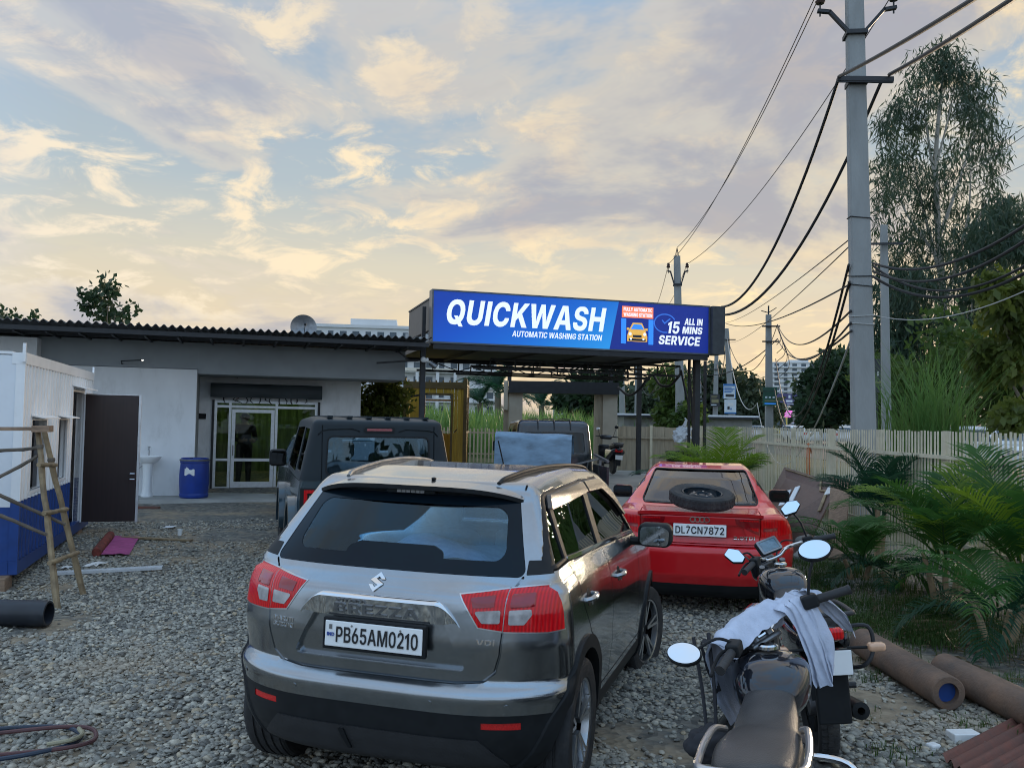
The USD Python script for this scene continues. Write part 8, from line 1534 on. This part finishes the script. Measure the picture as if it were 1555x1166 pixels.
drape([[q(-.30, .0, .10, .30), q(-.29, .02, .10, .12), q(-.27, .05, .04), q(-.26, .01, -.04, .04)], [q(-.20, 0, .16, .36), q(-.19, .02, .16, .1), q(-.17, .07, .07), q(-.16, .02, -.02, .05)], [q(-.08, 0, .20, .25), q(-.07, .03, .19, .05), q(-.05, .085, .08), q(-.04, .03, -.01, .03)], [q(.06, 0, .20, .14), q(.07, .03, .18, .02), q(.08, .085, .07), q(.08, .04, -.02, .03)], [q(.20, 0, .14, .08), q(.21, .03, .12, .0), q(.22, .06, .02), q(.22, .03, -.04, .03)]], 'cloth_blue', 'shirt_body', .075, 3, 44, 24)
drape([[q(.09, .06, .06), q(.10, .03, -.03), q(.08, .0, -.06, .16), q(.08, .0, -.04, .30)], [q(.16, .07, .05), q(.17, .03, -.05), q(.15, .0, -.08, .14), q(.13, .0, -.07, .32)], [q(.22, .06, .02), q(.25, .02, -.06), q(.23, .0, -.08, .15), q(.19, .0, -.06, .27)]], 'cloth_blue', 'sleeve', .05, 8, 24, 20)
drape([[q(.20, .06, .04), q(.26, .03, .0), q(.30, .0, -.02, .08), q(.34, .0, -.03, .17)], [q(.24, .07, .0), q(.30, .03, -.05), q(.34, .0, -.06, .09), q(.37, .0, -.05, .19)], [q(.26, .04, -.06), q(.31, .0, -.09, .04), q(.34, .0, -.09, .12), q(.36, .0, -.07, .21)]], 'cloth_blue', 'sleeve', .03, 12, 18, 18)
drape([[q(-.26, .055, .05), q(-.27, .04, .11), q(-.28, .0, .12, .16)], [q(-.235, .066, .055), q(-.245, .05, .12), q(-.25, .0, .13, .17)]], 'cloth_dark', 'collar_band', .02, 4, 6, 20)
bag = thing('pouch', 'small black cloth pouch hanging by straps from the near motorcycle grip', 'pouch', (0, 0, 0)); bp_ = wld(np.array(B1L), B1R, -.10, np.array([[-.27, .66, .62], [-.23, .62, .60], [-.30, .75, 1.02], [-.24, .78, 1.03]]))
v, f = blob((.10, .07, .075), 77, .4, 3, 2.0); obj('bag_body', (v + bp_[:2].mean(0), f), 'cloth_dark', bag, True); 
for i in range(2): obj('strap', MB().tube(spline([bp_[i] + [0, 0, .04], (bp_[i]+bp_[i+2])/2 + [.01, 0, -.01], bp_[i+2]], 12), .008, 6), 'cloth_dark', bag)

# ---------------------------------------------------------------- scooter by the gate
q = at(929, 712, 24.6); g = float(gz(q[0], q[1])) + .02; sc = thing('scooter', 'dark scooter with a white number plate parked by the right gate pillar', 'scooter', (q[0], q[1]-.2, g+.05), .18, 0, .05)
for y in (.0, 1.22): obj('wheel', MB().lathe([(0, .05), (.13, .05), (.14, .045), (.2, .05), (.225, 0), (.2, -.05), (.14, -.045), (0, -.05)], 24, None, 0, (0, y, .225)), 'rubber_clean', sc, 40)
def hull(pts, r): sp_ = np.array(trimesh.creation.icosphere(2, 1.0).vertices); return m3.Manifold.hull_points(np.vstack([sp_*(r if np.ndim(r) == 0 else r[i]) + p for i, p in enumerate(pts)]).astype(np.float32))
mm(sc, 'body', hull([(-.13, -.35, .62), (.13, -.35, .62), (-.15, .1, .42), (.15, .1, .42), (0, -.42, .70), (0, .3, .45), (-.1, .3, .62), (.1, .3, .62)], .07), 'tank_black', 60); mm(sc, 'seat', hull([(-.09, -.38, .80), (.09, -.38, .80), (0, .3, .74), (-.1, 0, .76), (.1, 0, .76)], .05), 'seat_leather', 60); mm(sc, 'leg_shield', hull([(-.17, .86, .75), (.17, .86, .75), (-.12, .95, .35), (.12, .95, .35)], .04), 'tank_black', 60); mm(sc, 'floorboard', hull([(-.13, .35, .3), (.13, .35, .3), (-.13, .85, .3), (.13, .85, .3)], .04), 'plastic_black', 60); mm(sc, 'front_mudguard', hull([(0, 1.1, .42), (0, 1.32, .44), (0, 1.22, .5)], .06), 'tank_black', 60); mm(sc, 'headset', hull([(-.12, .86, 1.0), (.12, .86, 1.0), (0, .95, 1.02)], .06), 'tank_black', 60)
obj('handlebar', MB().tube(spline([(-.33, .74, 1.02), (-.15, .83, 1.02), (.15, .83, 1.02), (.33, .74, 1.02)], 16), .016, 6), 'rubber_clean', sc); obj('tail_lamp', rbox_vf((-.11, -.47, .62), (.11, -.40, .70), .025, 2), 'lens_red', sc, 40); obj('number_plate', MB().box((-.1, -.50, .42), (.1, -.485, .54)), 'plate_white', sc, False); obj('mudguard', MB().box((-.07, -.46, .25), (.07, -.42, .6)), 'plastic_black', sc, False); obj('grab_rail', MB().tube(spline([(-.11, -.1, .82), (-.13, -.42, .86), (.13, -.42, .86), (.11, -.1, .82)], 16), .013, 6), 'metal_grey', sc)
for s, z in ((-1, 1.22), (1, 1.3)): obj('mirror_stalk', MB().tube([(s*.2, .8, 1.03), (s*.26, .78, z-.03)], .007, 5), 'plastic_black', sc); obj('mirror', MB().ball((s*.27, .77, z), .06, 2, (1, .25, .75)), 'mirror_glass' if s < 0 else 'plastic_black', sc)
